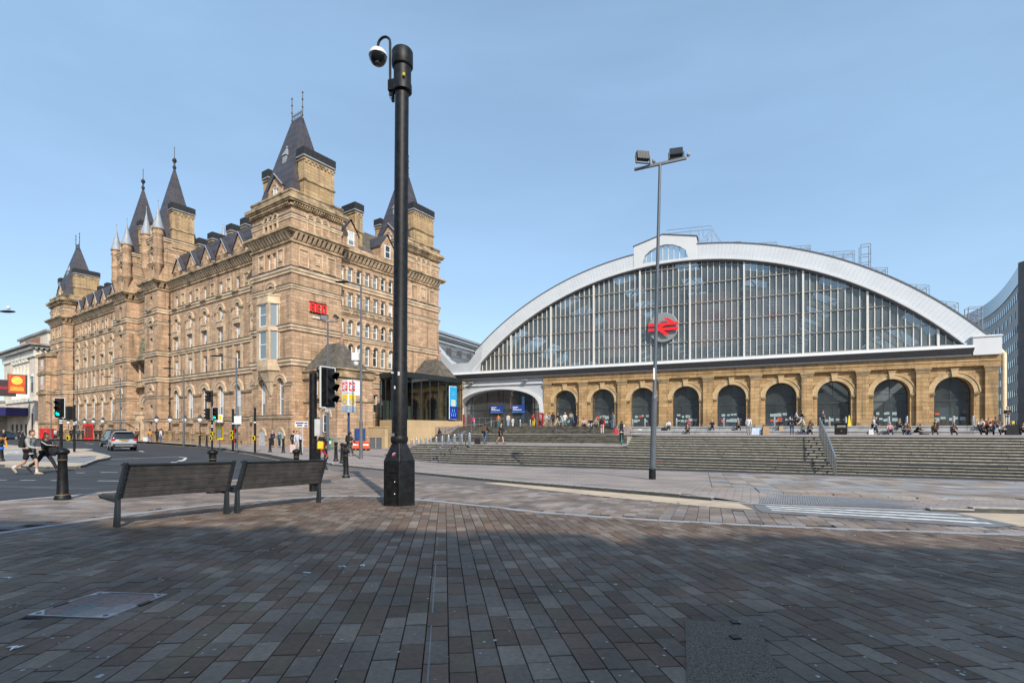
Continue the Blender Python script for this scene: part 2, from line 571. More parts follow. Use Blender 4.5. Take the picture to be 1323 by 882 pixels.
def fk(pz=None, lean=0, legs=((0, 0), (0, 0)), arms=((0, 0), (0, 0)), headp=0, spread=(.0, .0), armout=(8, 8), fold=False, seat=False):
    """joint positions; figure faces +y. legs: (hip flexion, knee bend); arms: (shoulder flexion, elbow bend) in degrees"""
    J = {}
    J['pel'] = Vector((0, 0, 0))
    up = Vector((0, math.sin(R(lean)), math.cos(R(lean))))
    J['waist'] = up * .16; J['chest'] = up * .36; J['neck'] = up * .50 
    hd = Vector((0, math.sin(R(lean * .6 + headp)), math.cos(R(lean * .6 + headp))))
    J['head'] = J['neck'] + hd * .17
    for s, sd in ((-1, 'L'), (1, 'R')):
        i = 0 if s < 0 else 1
        hip = Vector((s * .095, 0, -.03)); J['hip' + sd] = hip
        a, k = R(legs[i][0]), R(legs[i][1]); o = R(spread[i]) * s
        d = Vector((math.sin(o), math.sin(a) * math.cos(o), -math.cos(a) * math.cos(o))); J['knee' + sd] = hip + d * .43
        b = a - k
        d2 = Vector((math.sin(o) * .3, math.sin(b), -math.cos(b))); J['ank' + sd] = J['knee' + sd] + d2 * .41
        f = b * .75 if not seat else b * .3
        J['toe' + sd] = J['ank' + sd] + Vector((s * .03, math.cos(f) * .17, math.sin(f) * .17 - .055))
        J['heel' + sd] = J['ank' + sd] + Vector((0, -.05 * math.cos(f), -.06 - .05 * math.sin(f)))
        sh = J['chest'] + up * .075 + Vector((s * .19, 0, 0)); J['sh' + sd] = sh
        a, k = R(arms[i][0]) , R(arms[i][1]); o = R(armout[i]) * s
        d = Vector((math.sin(o), math.sin(a) * math.cos(o), -math.cos(a) * math.cos(o))); J['elb' + sd] = sh + d * .29
        b = a + k
        ins = -s * (.55 if fold else .06)
        d2 = Vector((ins + math.sin(o) * .4, math.sin(b), -math.cos(b))).normalized(); J['wri' + sd] = J['elb' + sd] + d2 * .25
        J['hand' + sd] = J['wri' + sd] + d2 * .085; J['hd' + sd] = d2
    lo = min(min(J['heelL'].z, J['toeL'].z), min(J['heelR'].z, J['toeR'].z)) - .025
    dz = -lo if pz is None else pz
    return {k: (v + Vector((0, 0, dz)) if not k.startswith('hd') else v) for k, v in J.items()}
def head_part(mb, J):
    c = J['head'] ; n = 12; rings = 9
    prev = None
    # sculpted ball: narrower jaw, brow and nose, chin forward
    def rad(th, ph):
        z = math.cos(th); f = math.cos(ph)      # f: forward
        r = .098
        rx, ry, rz = .076, .094, .118
        x = rx * math.sin(th) * math.sin(ph); y = ry * math.sin(th) * f; zz = rz * z
        if z < -.1: x *= 1 + z * .35; y += .012 * f
        if f > .8 and -.45 < z < .15: y += .022 * (1 - abs(z + .15) / .32) if abs(z + .15) < .32 and f > .93 else 0
        return x, y, zz
    top = mb.p((c.x, c.y, c.z + .118)); bot = mb.p((c.x, c.y + .012, c.z - .115))
    for i in range(1, rings):
        th = math.pi * i / rings
        cur = []
        for k in range(n):
            x, y, z = rad(th, 2 * math.pi * k / n); cur.append(mb.p((c.x + x, c.y + y, c.z + z)))
        for k in range(n):
            if prev is None: mb.idx([top, cur[(k + 1) % n], cur[k]])
            else: mb.idx([prev[k], prev[(k + 1) % n], cur[(k + 1) % n], cur[k]])
        prev = cur
    for k in range(n): mb.idx([prev[k], prev[(k + 1) % n], bot])
    for s in (-1, 1): mb.ball((c.x + s * .078, c.y - .005, c.z - .01), .014, .022, .032, 6, 4)
def join_meshes(name, mes):
    bm = bmesh.new()
    for m in mes: bm.from_mesh(m)
    out = bpy.data.meshes.new(name); bm.to_mesh(out); bm.free()
    for m in mes: bpy.data.meshes.remove(m)
    out.polygons.foreach_set('use_smooth', [True] * len(out.polygons))
    return out
FIG = {}
def figure(key, shorts=False, sleeves=True, coat=False, **kw):
    J = fk(**kw)
    V, E, Rd = [], [], []
    def chain(names, rs, start=None):
        prev = start
        for n, r in zip(names, rs):
            V.append(tuple(J[n] if isinstance(n, str) else n)); Rd.append(r); i = len(V) - 1
            if prev is not None: E.append((prev, i))
            prev = i
        return prev
    w = chain(['pel', 'waist', 'chest', 'neck'], [(.115, .115), (.11, .11), (.125, .125), .052])
    chain([J['neck'] + (J['head'] - J['neck']) * .55], [.05], w)
    for sd in 'LR':
        chain(['sh' + sd, 'elb' + sd, 'wri' + sd, 'hand' + sd], [.055, .042, .03, .032], 2)
        chain(['hip' + sd, 'knee' + sd, J['knee' + sd].lerp(J['ank' + sd], .35), 'ank' + sd, 'toe' + sd], [.085, .058, .056, .038, .034], 0)
    parts = [skin_mesh('b', V, E, Rd)]
    # fingers: five short chains, thumb from the side of the palm
    mb = MB()
    for sd, s in (('L', -1), ('R', 1)):
        h = J['hand' + sd]; d = J['hd' + sd]; side = Vector((1, 0, 0)); side = (side - d * side.dot(d)).normalized(); fwd = d.cross(side).normalized()
        for q, (off, ln) in enumerate(((-.024, .06), (-.008, .075), (.008, .07), (.024, .055))):
            p0 = h + fwd * off + d * .015; p1 = p0 + d * ln * .5 - side * s * .006; p2 = p1 + d * ln * .45 - side * s * .022
            mb.tube([p0, p1, p2], [.0095, .0088, .007], 6)
        t0 = h + fwd * .03 * (1 if fwd.y > 0 else -1) - d * .03; t1 = t0 + fwd * .028 * (1 if fwd.y > 0 else -1) + d * .02; t2 = t1 + d * .03 - side * s * .01
        mb.tube([t0, t1, t2], [.012, .01, .0085], 6)
    head_part(mb, J)
    parts.append(mb.mesh('h', M_skin))
    body = join_meshes('body_' + key, parts); body.materials.clear(); body.materials.append(M_skin)
    # clothes
    V, E, Rd = [], [], []
    low = J['pel'] + Vector((0, 0, -.05)) if not coat else J['pel'] + Vector((0, -.02, -.3))
    J['low'] = low
    w = chain(['pel', 'waist', 'chest', J['chest'].lerp(J['neck'], .62)], [(.135, .135), (.13, .13), (.142, .142), (.08, .08)])
    if not kw.get('seat'): chain(['low'], [.15 if coat else .138], 0)
    for sd in 'LR':
        if sleeves: chain(['sh' + sd, 'elb' + sd, J['elb' + sd].lerp(J['wri' + sd], .93)], [.072, .058, .046], 2)
        else: chain(['sh' + sd, J['sh' + sd].lerp(J['elb' + sd], .72)], [.07, .062], 2)
    top = skin_mesh('top_' + key, V, E, Rd)
    V, E, Rd = [], [], []
    chain(['pel'], [.132])
    for sd in 'LR':
        if shorts: chain(['hip' + sd, J['hip' + sd].lerp(J['knee' + sd], .82)], [.1, .092], 0)
        else: chain(['hip' + sd, 'knee' + sd, J['knee' + sd].lerp(J['ank' + sd], .94)], [.098, .074, .058], 0)
    legs = skin_mesh('legs_' + key, V, E, Rd)
    mb = MB()
    for sd, s in (('L', -1), ('R', 1)):
        a, t, hl = J['ank' + sd], J['toe' + sd], J['heel' + sd]
        d = (t - hl); 
        mb.tube([hl - d * .08 + Vector((0, 0, .02)), hl.lerp(t, .25) + Vector((0, 0, .025)), hl.lerp(t, .6) + Vector((0, 0, .012)), t + d * .12], [.036, .05, .046, .026], 8)
        mb.tube([hl.lerp(t, .25) + Vector((0, 0, .02)), a + Vector((0, 0, .0))], [.045, .046], 8)
    shoes = mb.mesh('shoes_' + key, M_blk0, True)
    c = J['head']
    def hairm(long_):
        mb = MB(); n = 12
        prof = [(.0, .132), (.05, .125), (.082, .09), (.092, .04), (.09, -.01), (.08, -.05)] if not long_ else [(.0, .132), (.05, .125), (.086, .09), (.098, .03), (.102, -.05), (.108, -.14), (.09, -.22)]
        rings = []
        for (r, z) in prof:
            ring = []
            for k in range(n):
                ph = 2 * math.pi * k / n; f = math.cos(ph)
                zz = z
                if f > .3 and z < .06: zz = .06 + (z + .05) * .12
                ring.append(mb.p((c.x + r * .92 * math.sin(ph), c.y - .012 + r * 1.08 * f, c.z + zz)))
            rings.append(ring)
        for A, B in zip(rings, rings[1:]):
            for k in range(n): mb.idx([A[k], A[(k + 1) % n], B[(k + 1) % n], B[k]])
        return mb.mesh('hair_' + key, M_hairb, True)
    mb = MB()
    for s in (-1, 1): mb.ball((c.x + s * .03, c.y + .088, c.z + .012), .009, .006, .007, 6, 4)
    mb.box(c.x - .022, c.x + .022, c.y + .088, c.y + .096, c.z - .062, c.z - .056)
    face = mb.mesh('face_' + key, M_eye)
    bag = MB()       # backpack on the shoulders
    ch = J['chest']; up = (J['neck'] - J['pel']).normalized(); fw = Vector((0, up.z, -up.y))
    q = ch - fw * .2 - up * .02
    bag.T = Matrix.Translation(q) @ Matrix.Rotation(-math.atan2(up.y, up.z), 4, 'X')
    bag.box(-.15, .15, -.09, .07, -.24, .2); bag.box(-.12, .12, -.13, -.09, -.2, .02)
    for s in (-1, 1): bag.tube([(s * .1, .07, .17), (s * .11, .25, .16), (s * .12, .3, 0), (s * .12, .1, -.18)], .018, 5)
    FIG[key] = dict(J=J, body=body, top=top, legs=legs, shoes=shoes, hair=hairm(False), hairl=hairm(True), face=face, pack=bag.mesh('pack_' + key, M_blk0, False, .02))
M_blk0 = mat('black cloth', (0.012, 0.012, 0.014), rough=.8)
figure('stand', legs=((2, 2), (-2, 2)), arms=((3, 12), (-3, 14)))
figure('stand_fold', legs=((0, 0), (3, 4)), arms=((10, 85), (10, 85)), headp=12, fold=True)
figure('walk', lean=5, legs=((28, 8), (-22, 22)), arms=((-22, 18), (24, 25)))
figure('walk_b', lean=3, legs=((-18, 12), (20, 8)), arms=((16, 18), (-14, 15)))
figure('walk_shorts', shorts=True, lean=7, legs=((24, 22), (-14, 50)), arms=((-14, 30), (18, 60)), headp=6)
figure('stride', lean=6, legs=((34, 6), (-32, 28)), arms=((26, 40), (62, 25)), armout=(8, 14))
figure('shorts', shorts=True, lean=3, legs=((18, 6), (-14, 30)), arms=((8, 70), (4, 20)))
figure('coat', coat=True, lean=2, legs=((14, 6), (-12, 14)), arms=((8, 20), (-8, 18)))
figure('coat_stand', coat=True, legs=((2, 0), (-2, 3)), arms=((3, 12), (4, 30)))
figure('sit', pz=.52, seat=True, lean=10, legs=((82, 80), (78, 84)), arms=((24, 55), (20, 60)), spread=(8, 8))
figure('sit_fwd', pz=.52, seat=True, lean=34, legs=((80, 88), (84, 80)), arms=((20, 75), (22, 70)), headp=18, spread=(12, 10), fold=True)
figure('sit_low', pz=.20, seat=True, lean=14, legs=((105, 112), (98, 100)), arms=((40, 40), (35, 50)), headp=10, spread=(8, 14))
figure('sit_long', pz=.20, seat=True, lean=-8, legs=((86, 20), (84, 28)), arms=((-20, 15), (20, 50)), spread=(6, 8))
figure('scoot', lean=10, legs=((8, 14), (-12, 18)), arms=((48, 30), (48, 30)))
# ------------------------------------------------------------------ ground, road, paving
M_asph = mat('asphalt', (0.034, 0.038, 0.046), rough=0.85, var=0.35, scale=0.7, bump=0.3)
M_grout = mat('grout', (0.035, 0.032, 0.03), rough=0.95)
PAL_A = [(0.179, 0.121, 0.088), (0.2, 0.161, 0.133), (0.161, 0.108, 0.078), (0.255, 0.206, 0.166), (0.172, 0.134, 0.109), (0.213, 0.173, 0.142), (0.133, 0.09, 0.065), (0.185, 0.149, 0.124), (0.156, 0.118, 0.082), (0.168, 0.114, 0.086)]
PAL_B = [(c[0] * .95, c[1] * .95, c[2] * .97) for c in [(0.26, 0.205, 0.165), (0.3, 0.25, 0.215), (0.22, 0.178, 0.148), (0.33, 0.29, 0.262), (0.24, 0.2, 0.175), (0.29, 0.23, 0.185), (0.2, 0.17, 0.15), (0.32, 0.29, 0.275)]]
M_pavA = paver_mat('grey paving stone', PAL_A)
M_pavB = paver_mat('brown paving stone', PAL_B)
M_flag = paver_mat('flagstone', [(0.3, 0.25, 0.21), (0.36, 0.31, 0.27), (0.33, 0.33, 0.34), (0.27, 0.22, 0.19), (0.4, 0.36, 0.32), (0.3, 0.3, 0.31)])
M_gran = mat('blue grey granite', (0.3, 0.315, 0.34), rough=0.7, var=0.25, scale=14)
M_kerb = mat('kerb granite', (0.36, 0.35, 0.34), rough=0.8, var=0.3, scale=5)
M_kerbd = mat('dark kerb face', (0.1, 0.098, 0.088), rough=.9, var=.4, scale=3)  # upright kerb faces, darker than the tops
M_setts = courses('red brown setts', (0.37, 0.3, 0.262), (0.3, 0.272, 0.26), (0.19, 0.16, 0.145), 0.42, 0.21, 0.016, ang=R(25))
M_setl = courses('lane setts', (0.2, 0.165, 0.15), (0.17, 0.148, 0.14), (0.11, 0.1, 0.095), 0.3, 0.15, 0.012, ang=R(-43))
M_resin = mat('buff resin surfacing', (0.5, 0.40, 0.29), rough=0.9, var=0.18, scale=2.5)
M_white = mat('road paint', (0.6, 0.6, 0.58), rough=0.8, var=0.45, scale=6)
M_yell = mat('worn yellow road paint', (0.5, 0.38, 0.18), rough=0.8, var=0.4, scale=3)
M_tact = mat('grey tactile paving', (0.21, 0.215, 0.225), rough=0.8, var=0.2, scale=8)

# one sheet to the horizon, fine in the middle
def base_sheet():
    def axis(lo, hi, fine_lo, fine_hi, st):
        a = [fine_lo + st * i for i in range(int((fine_hi - fine_lo) / st) + 1)]
        q = st; x = fine_hi
        while x < hi:
            q *= 1.6; x = min(hi, x + q); a.append(x)
        q = st; x = fine_lo
        while x > lo:
            q *= 1.6; x = max(lo, x - q); a.insert(0, x)
        return a
    xs = axis(-2500, 2500, -80, 60, 4); ys = axis(-600, 3500, -40, 120, 4)
    vs = [(x, y, ground(x, y) - 0.10) for y in ys for x in xs]
    n = len(xs)
    fs = [(j * n + i, j * n + i + 1, (j + 1) * n + i + 1, (j + 1) * n + i) for j in range(len(ys) - 1) for i in range(n - 1)]
    me = bpy.data.meshes.new('road')
    me.from_pydata(vs, [], fs)
    me.materials.append(M_asph)
    return link('road', me, kind='structure')
road = base_sheet()

BAND = [(-7.6, 2.0), (-7.2, 5.0), (-6.95, 7.0), (-6.6, 9.2), (-5.9, 11.0), (-4.75, 12.4), (-3.5, 12.75), (-2.2, 12.1), (-0.5, 10.85), (1.15, 9.7), (4.4, 8.6), (8.1, 8.05), (14, 7.6), (22, 7.3)]
KERB_L = [(-11.0, -2.0), (-10.9, 4.0), (-10.5, 10.5), (-10.15, 12.5), (-9.6, 18.0), (-9.1, 22.0), (-8.6, 24.0)]
LANE_N = [(-8.6, 24.0), (-6.2, 20.6), (-3.2, 18.0), (-0.3, 16.0), (2.9, 13.2), (5.1, 10.5), (8.15, 8.75), (13, 8.3), (30, 7.9)]
LANE_F = [(-9.2, 27.2), (-6.9, 25.6), (-4.26, 23.2), (-0.6, 18.8), (2.35, 15.8), (4.5, 13.65), (5.85, 12.25), (8.0, 11.45), (9.6, 11.2), (11.2, 11.1), (16, 10.3), (30, 9.4)]
PLAZA = KERB_L + LANE_N[1:] + [(30, -12), (-11, -12)]
plaza = sheet('plaza', PLAZA, -0.022, M_grout, 2.0, 0.13, kind='structure')
ZA = BAND + [(22, -3), (-7.6, -3)]

def lay(zone, d, width, lens, gap, clip, thick=0.022, jit=0.002, skip=()):
    """rows of stones along direction d inside polygon zone; returns [(corner list, centre)]"""
    d = Vector((d[0], d[1])).normalized(); e = Vector((d.y, -d.x))
    ps = [Vector(q) for q in zone]
    a0 = min(q.dot(e) for q in ps); a1 = max(q.dot(e) for q in ps)
    b0 = min(q.dot(d) for q in ps); b1 = max(q.dot(d) for q in ps)
    out = []
    r = a0
    while r < a1:
        b = b0 - random.random() * 0.4
        while b < b1:
            L = random.choice(lens)
            c = e * (r + width / 2) + d * (b + L / 2)
            if clip(c.x, c.y) and inpoly(c.x, c.y, zone) and not any(inpoly(c.x, c.y, k) for k in skip):
                out.append((c.x, c.y, L - gap, width - gap))
            b += L
        r += width
    return out, d, e
def stones_mesh(items, d, thick, jit=0.003, over=0.0):
    mb = MB()
    for (x, y, L, w) in items:
        q = []
        t = random.uniform(-jit, jit)
        for (sa, sb) in ((-1, -1), (1, -1), (1, 1), (-1, 1)):
            px = x + d.x * L / 2 * sa - d.y * w / 2 * sb; py = y + d.y * L / 2 * sa + d.x * w / 2 * sb
            q.append((px, py, ground(px, py) + over + t + random.uniform(-jit, jit) * 0.5))
        cx, cy = x, y
        ins = 0.004
        top = []
        for p_ in q:
            vx, vy = cx - p_[0], cy - p_[1]
            l = math.hypot(vx, vy)
            top.append((p_[0] + vx / l * ins, p_[1] + vy / l * ins, p_[2]))
        mid = [(p_[0], p_[1], p_[2] - ins) for p_ in q]
        low = [(p_[0], p_[1], p_[2] - thick) for p_ in q]
        T = [mb.p(k) for k in top]; Mi = [mb.p(k) for k in mid]; Lo = [mb.p(k) for k in low]
        mb.idx(T)
        for k in range(4):
            n = (k + 1) % 4
            mb.idx([Mi[k], Mi[n], T[n], T[k]]); mb.idx([Lo[k], Lo[n], Mi[n], Mi[k]])
    return mb
PATCH = [(1.28, 3.79), (1.77, 3.68), (1.25, 2.15), (0.76, 2.2)]
COVER_C = (-3.16, 3.95); COVER_A = math.atan2(0.99, 0.06)
def rect2(c, ang, L, w):
    ca, sa = math.cos(ang), math.sin(ang)
    return [(c[0] + ca * L / 2 * i - sa * w / 2 * j, c[1] + sa * L / 2 * i + ca * w / 2 * j) for i, j in ((-1, -1), (1, -1), (1, 1), (-1, 1))]
COVER = rect2(COVER_C, COVER_A, 0.62, 0.60)
items, dA, eA = lay(ZA, (-0.13, 0.99), 0.15, [0.22, 0.27, 0.27, 0.3, 0.36], 0.007, lambda x, y: y > 1.6 and abs(x) < 1.08 * y + 1.2, skip=(rect2(COVER_C, COVER_A, .5, .5),))
# stones cut round the band: keep those clear of it
items.sort(key=lambda q: abs(q[0]) * 0.0 + math.hypot(q[0] * 0.35, q[1]) if (q[1] > 2.45 and abs(q[0]) < q[1] * 1.02) else 99)
near, rest = items[:300], items[300:]
unit = MB(); hx = 0.5; ins = 0.02
T = [unit.p(k) for k in ((-hx + ins, -hx + ins, 0), (hx - ins, -hx + ins, 0), (hx - ins, hx - ins, 0), (-hx + ins, hx - ins, 0))]
Mi = [unit.p(k) for k in ((-hx, -hx, -0.12), (hx, -hx, -0.12), (hx, hx, -0.12), (-hx, hx, -0.12))]
Lo = [unit.p(k) for k in ((-hx, -hx, -1), (hx, -hx, -1), (hx, hx, -1), (-hx, hx, -1))]
unit.idx(T)
for k in range(4):
    n = (k + 1) % 4
    unit.idx([Mi[k], Mi[n], T[n], T[k]]); unit.idx([Lo[k], Lo[n], Mi[n], Mi[k]])
me_pav = unit.mesh('paver', M_pavA)
slope = math.atan(-.0334); roll = math.atan(-.0141)
for (x, y, L, w) in near:
    g = ground(x, y)
    a = math.atan2(dA.y, dA.x)
    # rest the stone on the slope
    nrm = Vector((.0141, .0334, 1)).normalized()
    q = nrm.rotation_difference(Vector((0, 0, 1))).inverted()
    rotm = (Vector((0, 0, 1)).rotation_difference(nrm).to_matrix() @ Matrix.Rotation(a, 3, 'Z') @ Matrix.Rotation(random.uniform(-.004, .004), 3, 'X') @ Matrix.Rotation(random.uniform(-.003, .003), 3, 'Y'))
    link('paver', me_pav, plaza, (x, y, g + random.uniform(-.002, .002)), rot=rotm.to_euler(), scale=(L, w, 0.022))
stones_mesh(rest, dA, 0.022).build('paver_field', M_pavA, plaza, kind='stuff')
# outer strip of brown stones between the granite band and the kerb
band_poly = BAND
ZB1 = [q for q in KERB_L] + [(-8.6, 24.0), (-6.2, 20.6), (-3.9, 18.6), (-3.5, 12.95), (-4.75, 12.6), (-6.05, 11.1), (-6.8, 9.2), (-7.15, 7.0), (-7.4, 5.0), (-7.8, -2.0)]
itB, dB, eB = lay(ZB1, (1, 0.08), 0.2, [0.32, 0.4, 0.45, 0.5], 0.008, lambda x, y: y > 2 and abs(x) < 1.08 * y + 1.6)
ZB2 = [(-3.9, 18.6), (-3.2, 18.0), (-0.3, 16.0), (2.9, 13.2), (5.1, 10.5), (8.15, 8.75), (13, 8.3), (22, 8.05), (22, 7.5), (14, 7.8), (8.1, 8.25), (4.45, 8.8), (1.25, 9.9), (-0.4, 11.05), (-2.1, 12.3), (-3.5, 12.95)]
itC, dC, eC = lay(ZB2, (0.36, 0.93), 0.22, [0.32, 0.4, 0.45, 0.5], 0.008, lambda x, y: abs(x) < 1.08 * y + 1.6)
stones_mesh(itB, dB, 0.022).build('brown_paver_field', M_pavB, plaza, kind='stuff')
stones_mesh(itC, dC, 0.022).build('brown_paver_field', M_pavB, plaza, kind='stuff')

def along(poly, L):
    """points every L metres along a polyline with the tangent"""
    out = []; acc = 0.0
    for a, b in zip(poly, poly[1:]):
        a = Vector(a); b = Vector(b); l = (b - a).length; t = L - acc if acc else 0
        while t < l:
            q = a + (b - a) * (t / l)
            out.append((q.x, q.y, math.atan2(b.y - a.y, b.x - a.x)))
            t += L
        acc = (l - (t - L)) 
    return out
def smoothline(poly, n=6):
    out = []
    P_ = [Vector(q) for q in poly]
    for i in range(len(P_) - 1):
        p0 = P_[max(0, i - 1)]; p1 = P_[i]; p2 = P_[i + 1]; p3 = P_[min(len(P_) - 1, i + 2)]
        for k in range(n):
            t = k / n
            out.append(tuple(0.5 * ((2 * p1) + (p2 - p0) * t + (2 * p0 - 5 * p1 + 4 * p2 - p3) * t * t + (3 * p1 - p0 - 3 * p2 + p3) * t ** 3)))
    out.append(tuple(P_[-1]))
    return out
def stone_run(name, poly, L, w, h, top, m, parent, visible, dz=None):
    """kerb or edging stones laid end to end; each its own object"""
    me = MB(); me.box(-.5, .5, -.5, .5, -.1, 0); me.cur = 1; me.box(-.5, .5, -.47, .47, -1, -.1); me = me.mesh(name, [m, M_kerbd])
    for (x, y, a) in along(smoothline(poly), L):
        if not visible(x, y): continue
        z = ground(x, y) + (top if dz is None else dz(x, y))
        ca, sa = math.cos(a), math.sin(a)
        g1 = ground(x + ca * .2, y + sa * .2) - ground(x - ca * .2, y - sa * .2)
        link(name, me, parent, (x, y, z), rot=(0, -math.atan2(g1, .4), a), scale=(L * 0.985, w, h))
vis = lambda x, y: y > 2.0 and abs(x) < 1.1 * y + 1.5
stone_run('edging_stone', BAND, 0.55, 0.17, 0.05, 0.003, M_gran, plaza, vis)
stone_run('kerb_stone', KERB_L[1:], 0.9, 0.15, 0.2, 0.005, M_kerb, plaza, vis)

# far pavement, a kerb's height above the lane, lowered at the crossing
def far_off(x, y):
    t = x * .73 - y * .68
    return 0.10 * (1 - sstep(-5.9, -4.7, t) * (1 - sstep(-1.2, -0.2, t)) * (1 - sstep(12.8, 15.2, y + .4 * (x - 8))))
FARP = [(-150, 140), (-108.6, 108), (-50.3, 69.2), (-34.6, 56.4), (-20.6, 41.0), (-14.2, 32.7), (-10.4, 28.6)] + LANE_F + [(60, 9), (90, 40), (60, 90), (-20, 120), (-60, 150)]
bm = drape(FARP, 0.0, 1.5, 0.0)
# keep only what is needed near the kerb fine; lift to kerb height, then add the kerb face
for v in bm.verts: v.co.z = ground(v.co.x, v.co.y) + far_off(v.co.x, v.co.y)
me = bpy.data.meshes.new('pavement'); bm.to_mesh(me); bm.free(); me.materials.append(M_setts)
far_pavement = link('pavement', me, kind='structure')
stone_run('kerb_stone', [(-34.6, 56.4), (-20.6, 41.0), (-14.2, 32.7), (-10.4, 28.6), (-9.6, 27.5)] , 0.95, 0.16, 0.25, 0.105, M_kerb, far_pavement, vis)
stone_run('kerb_stone', LANE_F, 0.9, 0.16, 0.25, 0, M_kerb, far_pavement, vis, dz=lambda x, y: far_off(x, y) + 0.005)

# service lane with buff loading bays
LANE = LANE_N + [(60, 7.6), (60, 9)] + LANE_F[::-1] + [(-10.4, 28.6)]
lane = sheet('service_lane', LANE, -0.006, M_setl, 1.5, 0.1, kind='structure')
BAY1 = [(-1.05, 18.1), (-0.45, 18.35), (2.2, 15.6), (4.35, 13.45), (5.45, 12.3), (5.2, 11.0), (4.3, 11.5), (2.4, 13.6)]
sheet('loading_bay', BAY1, 0.0, M_resin, 1.0, kind='structure')
BAY2 = [(9.35, 10.95), (10.9, 10.9), (16, 10.1), (30, 9.2), (30, 8.35), (13, 8.75), (9.0, 8.95), (8.7, 9.15)]
sheet('loading_bay', BAY2, 0.0, M_resin, 1.0, kind='structure')
lay_edge = [(-4.4, 21.3), (-2.6, 19.4)]
# raised crossing: grey bed with three white stripes, ribbed paving behind
ZB = [(5.75, 12.2), (5.3, 11.1), (5.15, 10.55), (8.2, 8.8), (9.0, 9.1), (9.5, 11.05), (8.0, 11.4)]
crossing = sheet('crossing', ZB, 0.003, mat('crossing bed', (0.17, 0.175, 0.185), rough=0.8), 1.0, kind='structure')
def stripe(a0, a1, b0, b1):
    return [a0, a1, b1, b0]
for k in range(3):
    t0 = 0.10 + k * 0.32; t1 = t0 + 0.15
    A = Vector((5.85, 11.85)); B = Vector((9.25, 10.75)); C = Vector((5.45, 10.7)); D = Vector((8.55, 8.95))
    q = [A.lerp(C, t0), A.lerp(C, t1), B.lerp(D, t1), B.lerp(D, t0)]
    sheet('crossing_stripe', [tuple(k_) for k_ in q], 0.008, M_white, 1.0, parent=crossing)
TT = [(5.95, 12.35), (9.4, 11.4), (10.35, 13.0), (7.1, 14.5)]
bm = drape(TT, 0.0, 0.6)
for v in bm.verts: v.co.z = ground(v.co.x, v.co.y) + far_off(v.co.x, v.co.y) + 0.006
me = bpy.data.meshes.new('tactile_paving'); bm.to_mesh(me); bm.free(); me.materials.append(M_tact)
tact = link('tactile_paving', me, far_pavement)
mb = MB()
A = Vector(TT[0]); B = Vector(TT[1]); C = Vector(TT[3]); D = Vector(TT[2])
for i in range(64):
    p0 = A.lerp(B, (i + .3) / 64); p1 = C.lerp(D, (i + .3) / 64); w_ = (B - A).normalized() * 0.022
    for j in range(6):
        a = p0.lerp(p1, j / 6 + .01); b = p0.lerp(p1, (j + 1) / 6 - .01)
        f = lambda q, h: (q.x, q.y, ground(q.x, q.y) + far_off(q.x, q.y) + h)
        mb.face([f(a, .014), f(a + w_, .014), f(b + w_, .014), f(b, .014)])
        mb.face([f(a - w_ * .4, .006), f(a, .014), f(b, .014), f(b - w_ * .4, .006)])
        mb.face([f(a + w_, .014), f(a + w_ * 1.4, .006), f(b + w_ * 1.4, .006), f(b + w_, .014)])
mb.build('rib_row', M_tact, far_pavement, kind='stuff')
# big flagstones beside the crossing
FZ = [(6.4, 16.4), (7.4, 15.1), (10.7, 13.6), (15.5, 12.6), (24, 11.9), (28, 16), (18.0, 22.5), (12.5, 25.5), (10.0, 26.0)]
fl, dF, eF = lay(FZ, (0.35, 0.94), 0.62, [1.0, 1.2, 1.45], 0.014, lambda x, y: abs(x) < 1.08 * y + 1)
mbq = MB(); mbq.box(-.5, .5, -.5, .5, -1, 0); me_fl = mbq.mesh('flagstone', M_flag, bevel=0.004)
fo = lambda x, y: ground(x, y) + far_off(x, y)
for (x, y, L, w) in fl:
    nrm = Vector((-(fo(x + .4, y) - fo(x - .4, y)) / .8, -(fo(x, y + .4) - fo(x, y - .4)) / .8, 1)).normalized()
    rotm = Vector((0, 0, 1)).rotation_difference(nrm).to_matrix() @ Matrix.Rotation(math.atan2(dF.y, dF.x), 3, 'Z')
    link('flagstone', me_fl, far_pavement, (x, y, fo(x, y) + 0.02 + random.uniform(-.001, .002)), rot=rotm.to_euler(), scale=(L, w, 0.05))

# traffic island on the left, with its own kerb
ISL = [(-60, 27.5), (-40, 26.2), (-24.4, 24.4), (-22.4, 23.6), (-21.0, 23.3), (-20.5, 24.2), (-21.6, 26.0), (-23.3, 28.6), (-26, 33), (-33.5, 40.5), (-35.5, 43.2), (-37.0, 44.3), (-39, 44.0), (-43, 47), (-52, 52), (-70, 58)]
island = sheet('traffic_island', ISL, 0.02, mat('buff paving', (0.46, 0.38, 0.29), rough=0.9, var=0.2, scale=0.8), 2.0, 0.14, kind='structure')
isl2 = [(-60, 29), (-42, 28.2), (-25.6, 27.0), (-23.2, 26.3), (-21.8, 26.1), (-23.4, 28.7), (-26, 32), (-34, 33.5), (-60, 36)]
sheet('island_crossing', isl2, 0.026, mat('grey paving', (0.22, 0.225, 0.235), rough=0.85, var=0.2, scale=1.5), 2.0, parent=island)
stone_run('kerb_stone', ISL[1:12], 0.95, 0.18, 0.2, 0.03, M_kerb, island, vis)
# raised planter kerb at the far left of the island
mb = MB()
mb.lathe([(2.6, -0.3), (2.6, 0.0), (2.45, 0.12), (0, 0.12)], seg=24)
mb.build('kerb_roundel', M_kerb, island, loc=(-34.6, 34.2, ground(-34.6, 34.2) + 0.1))

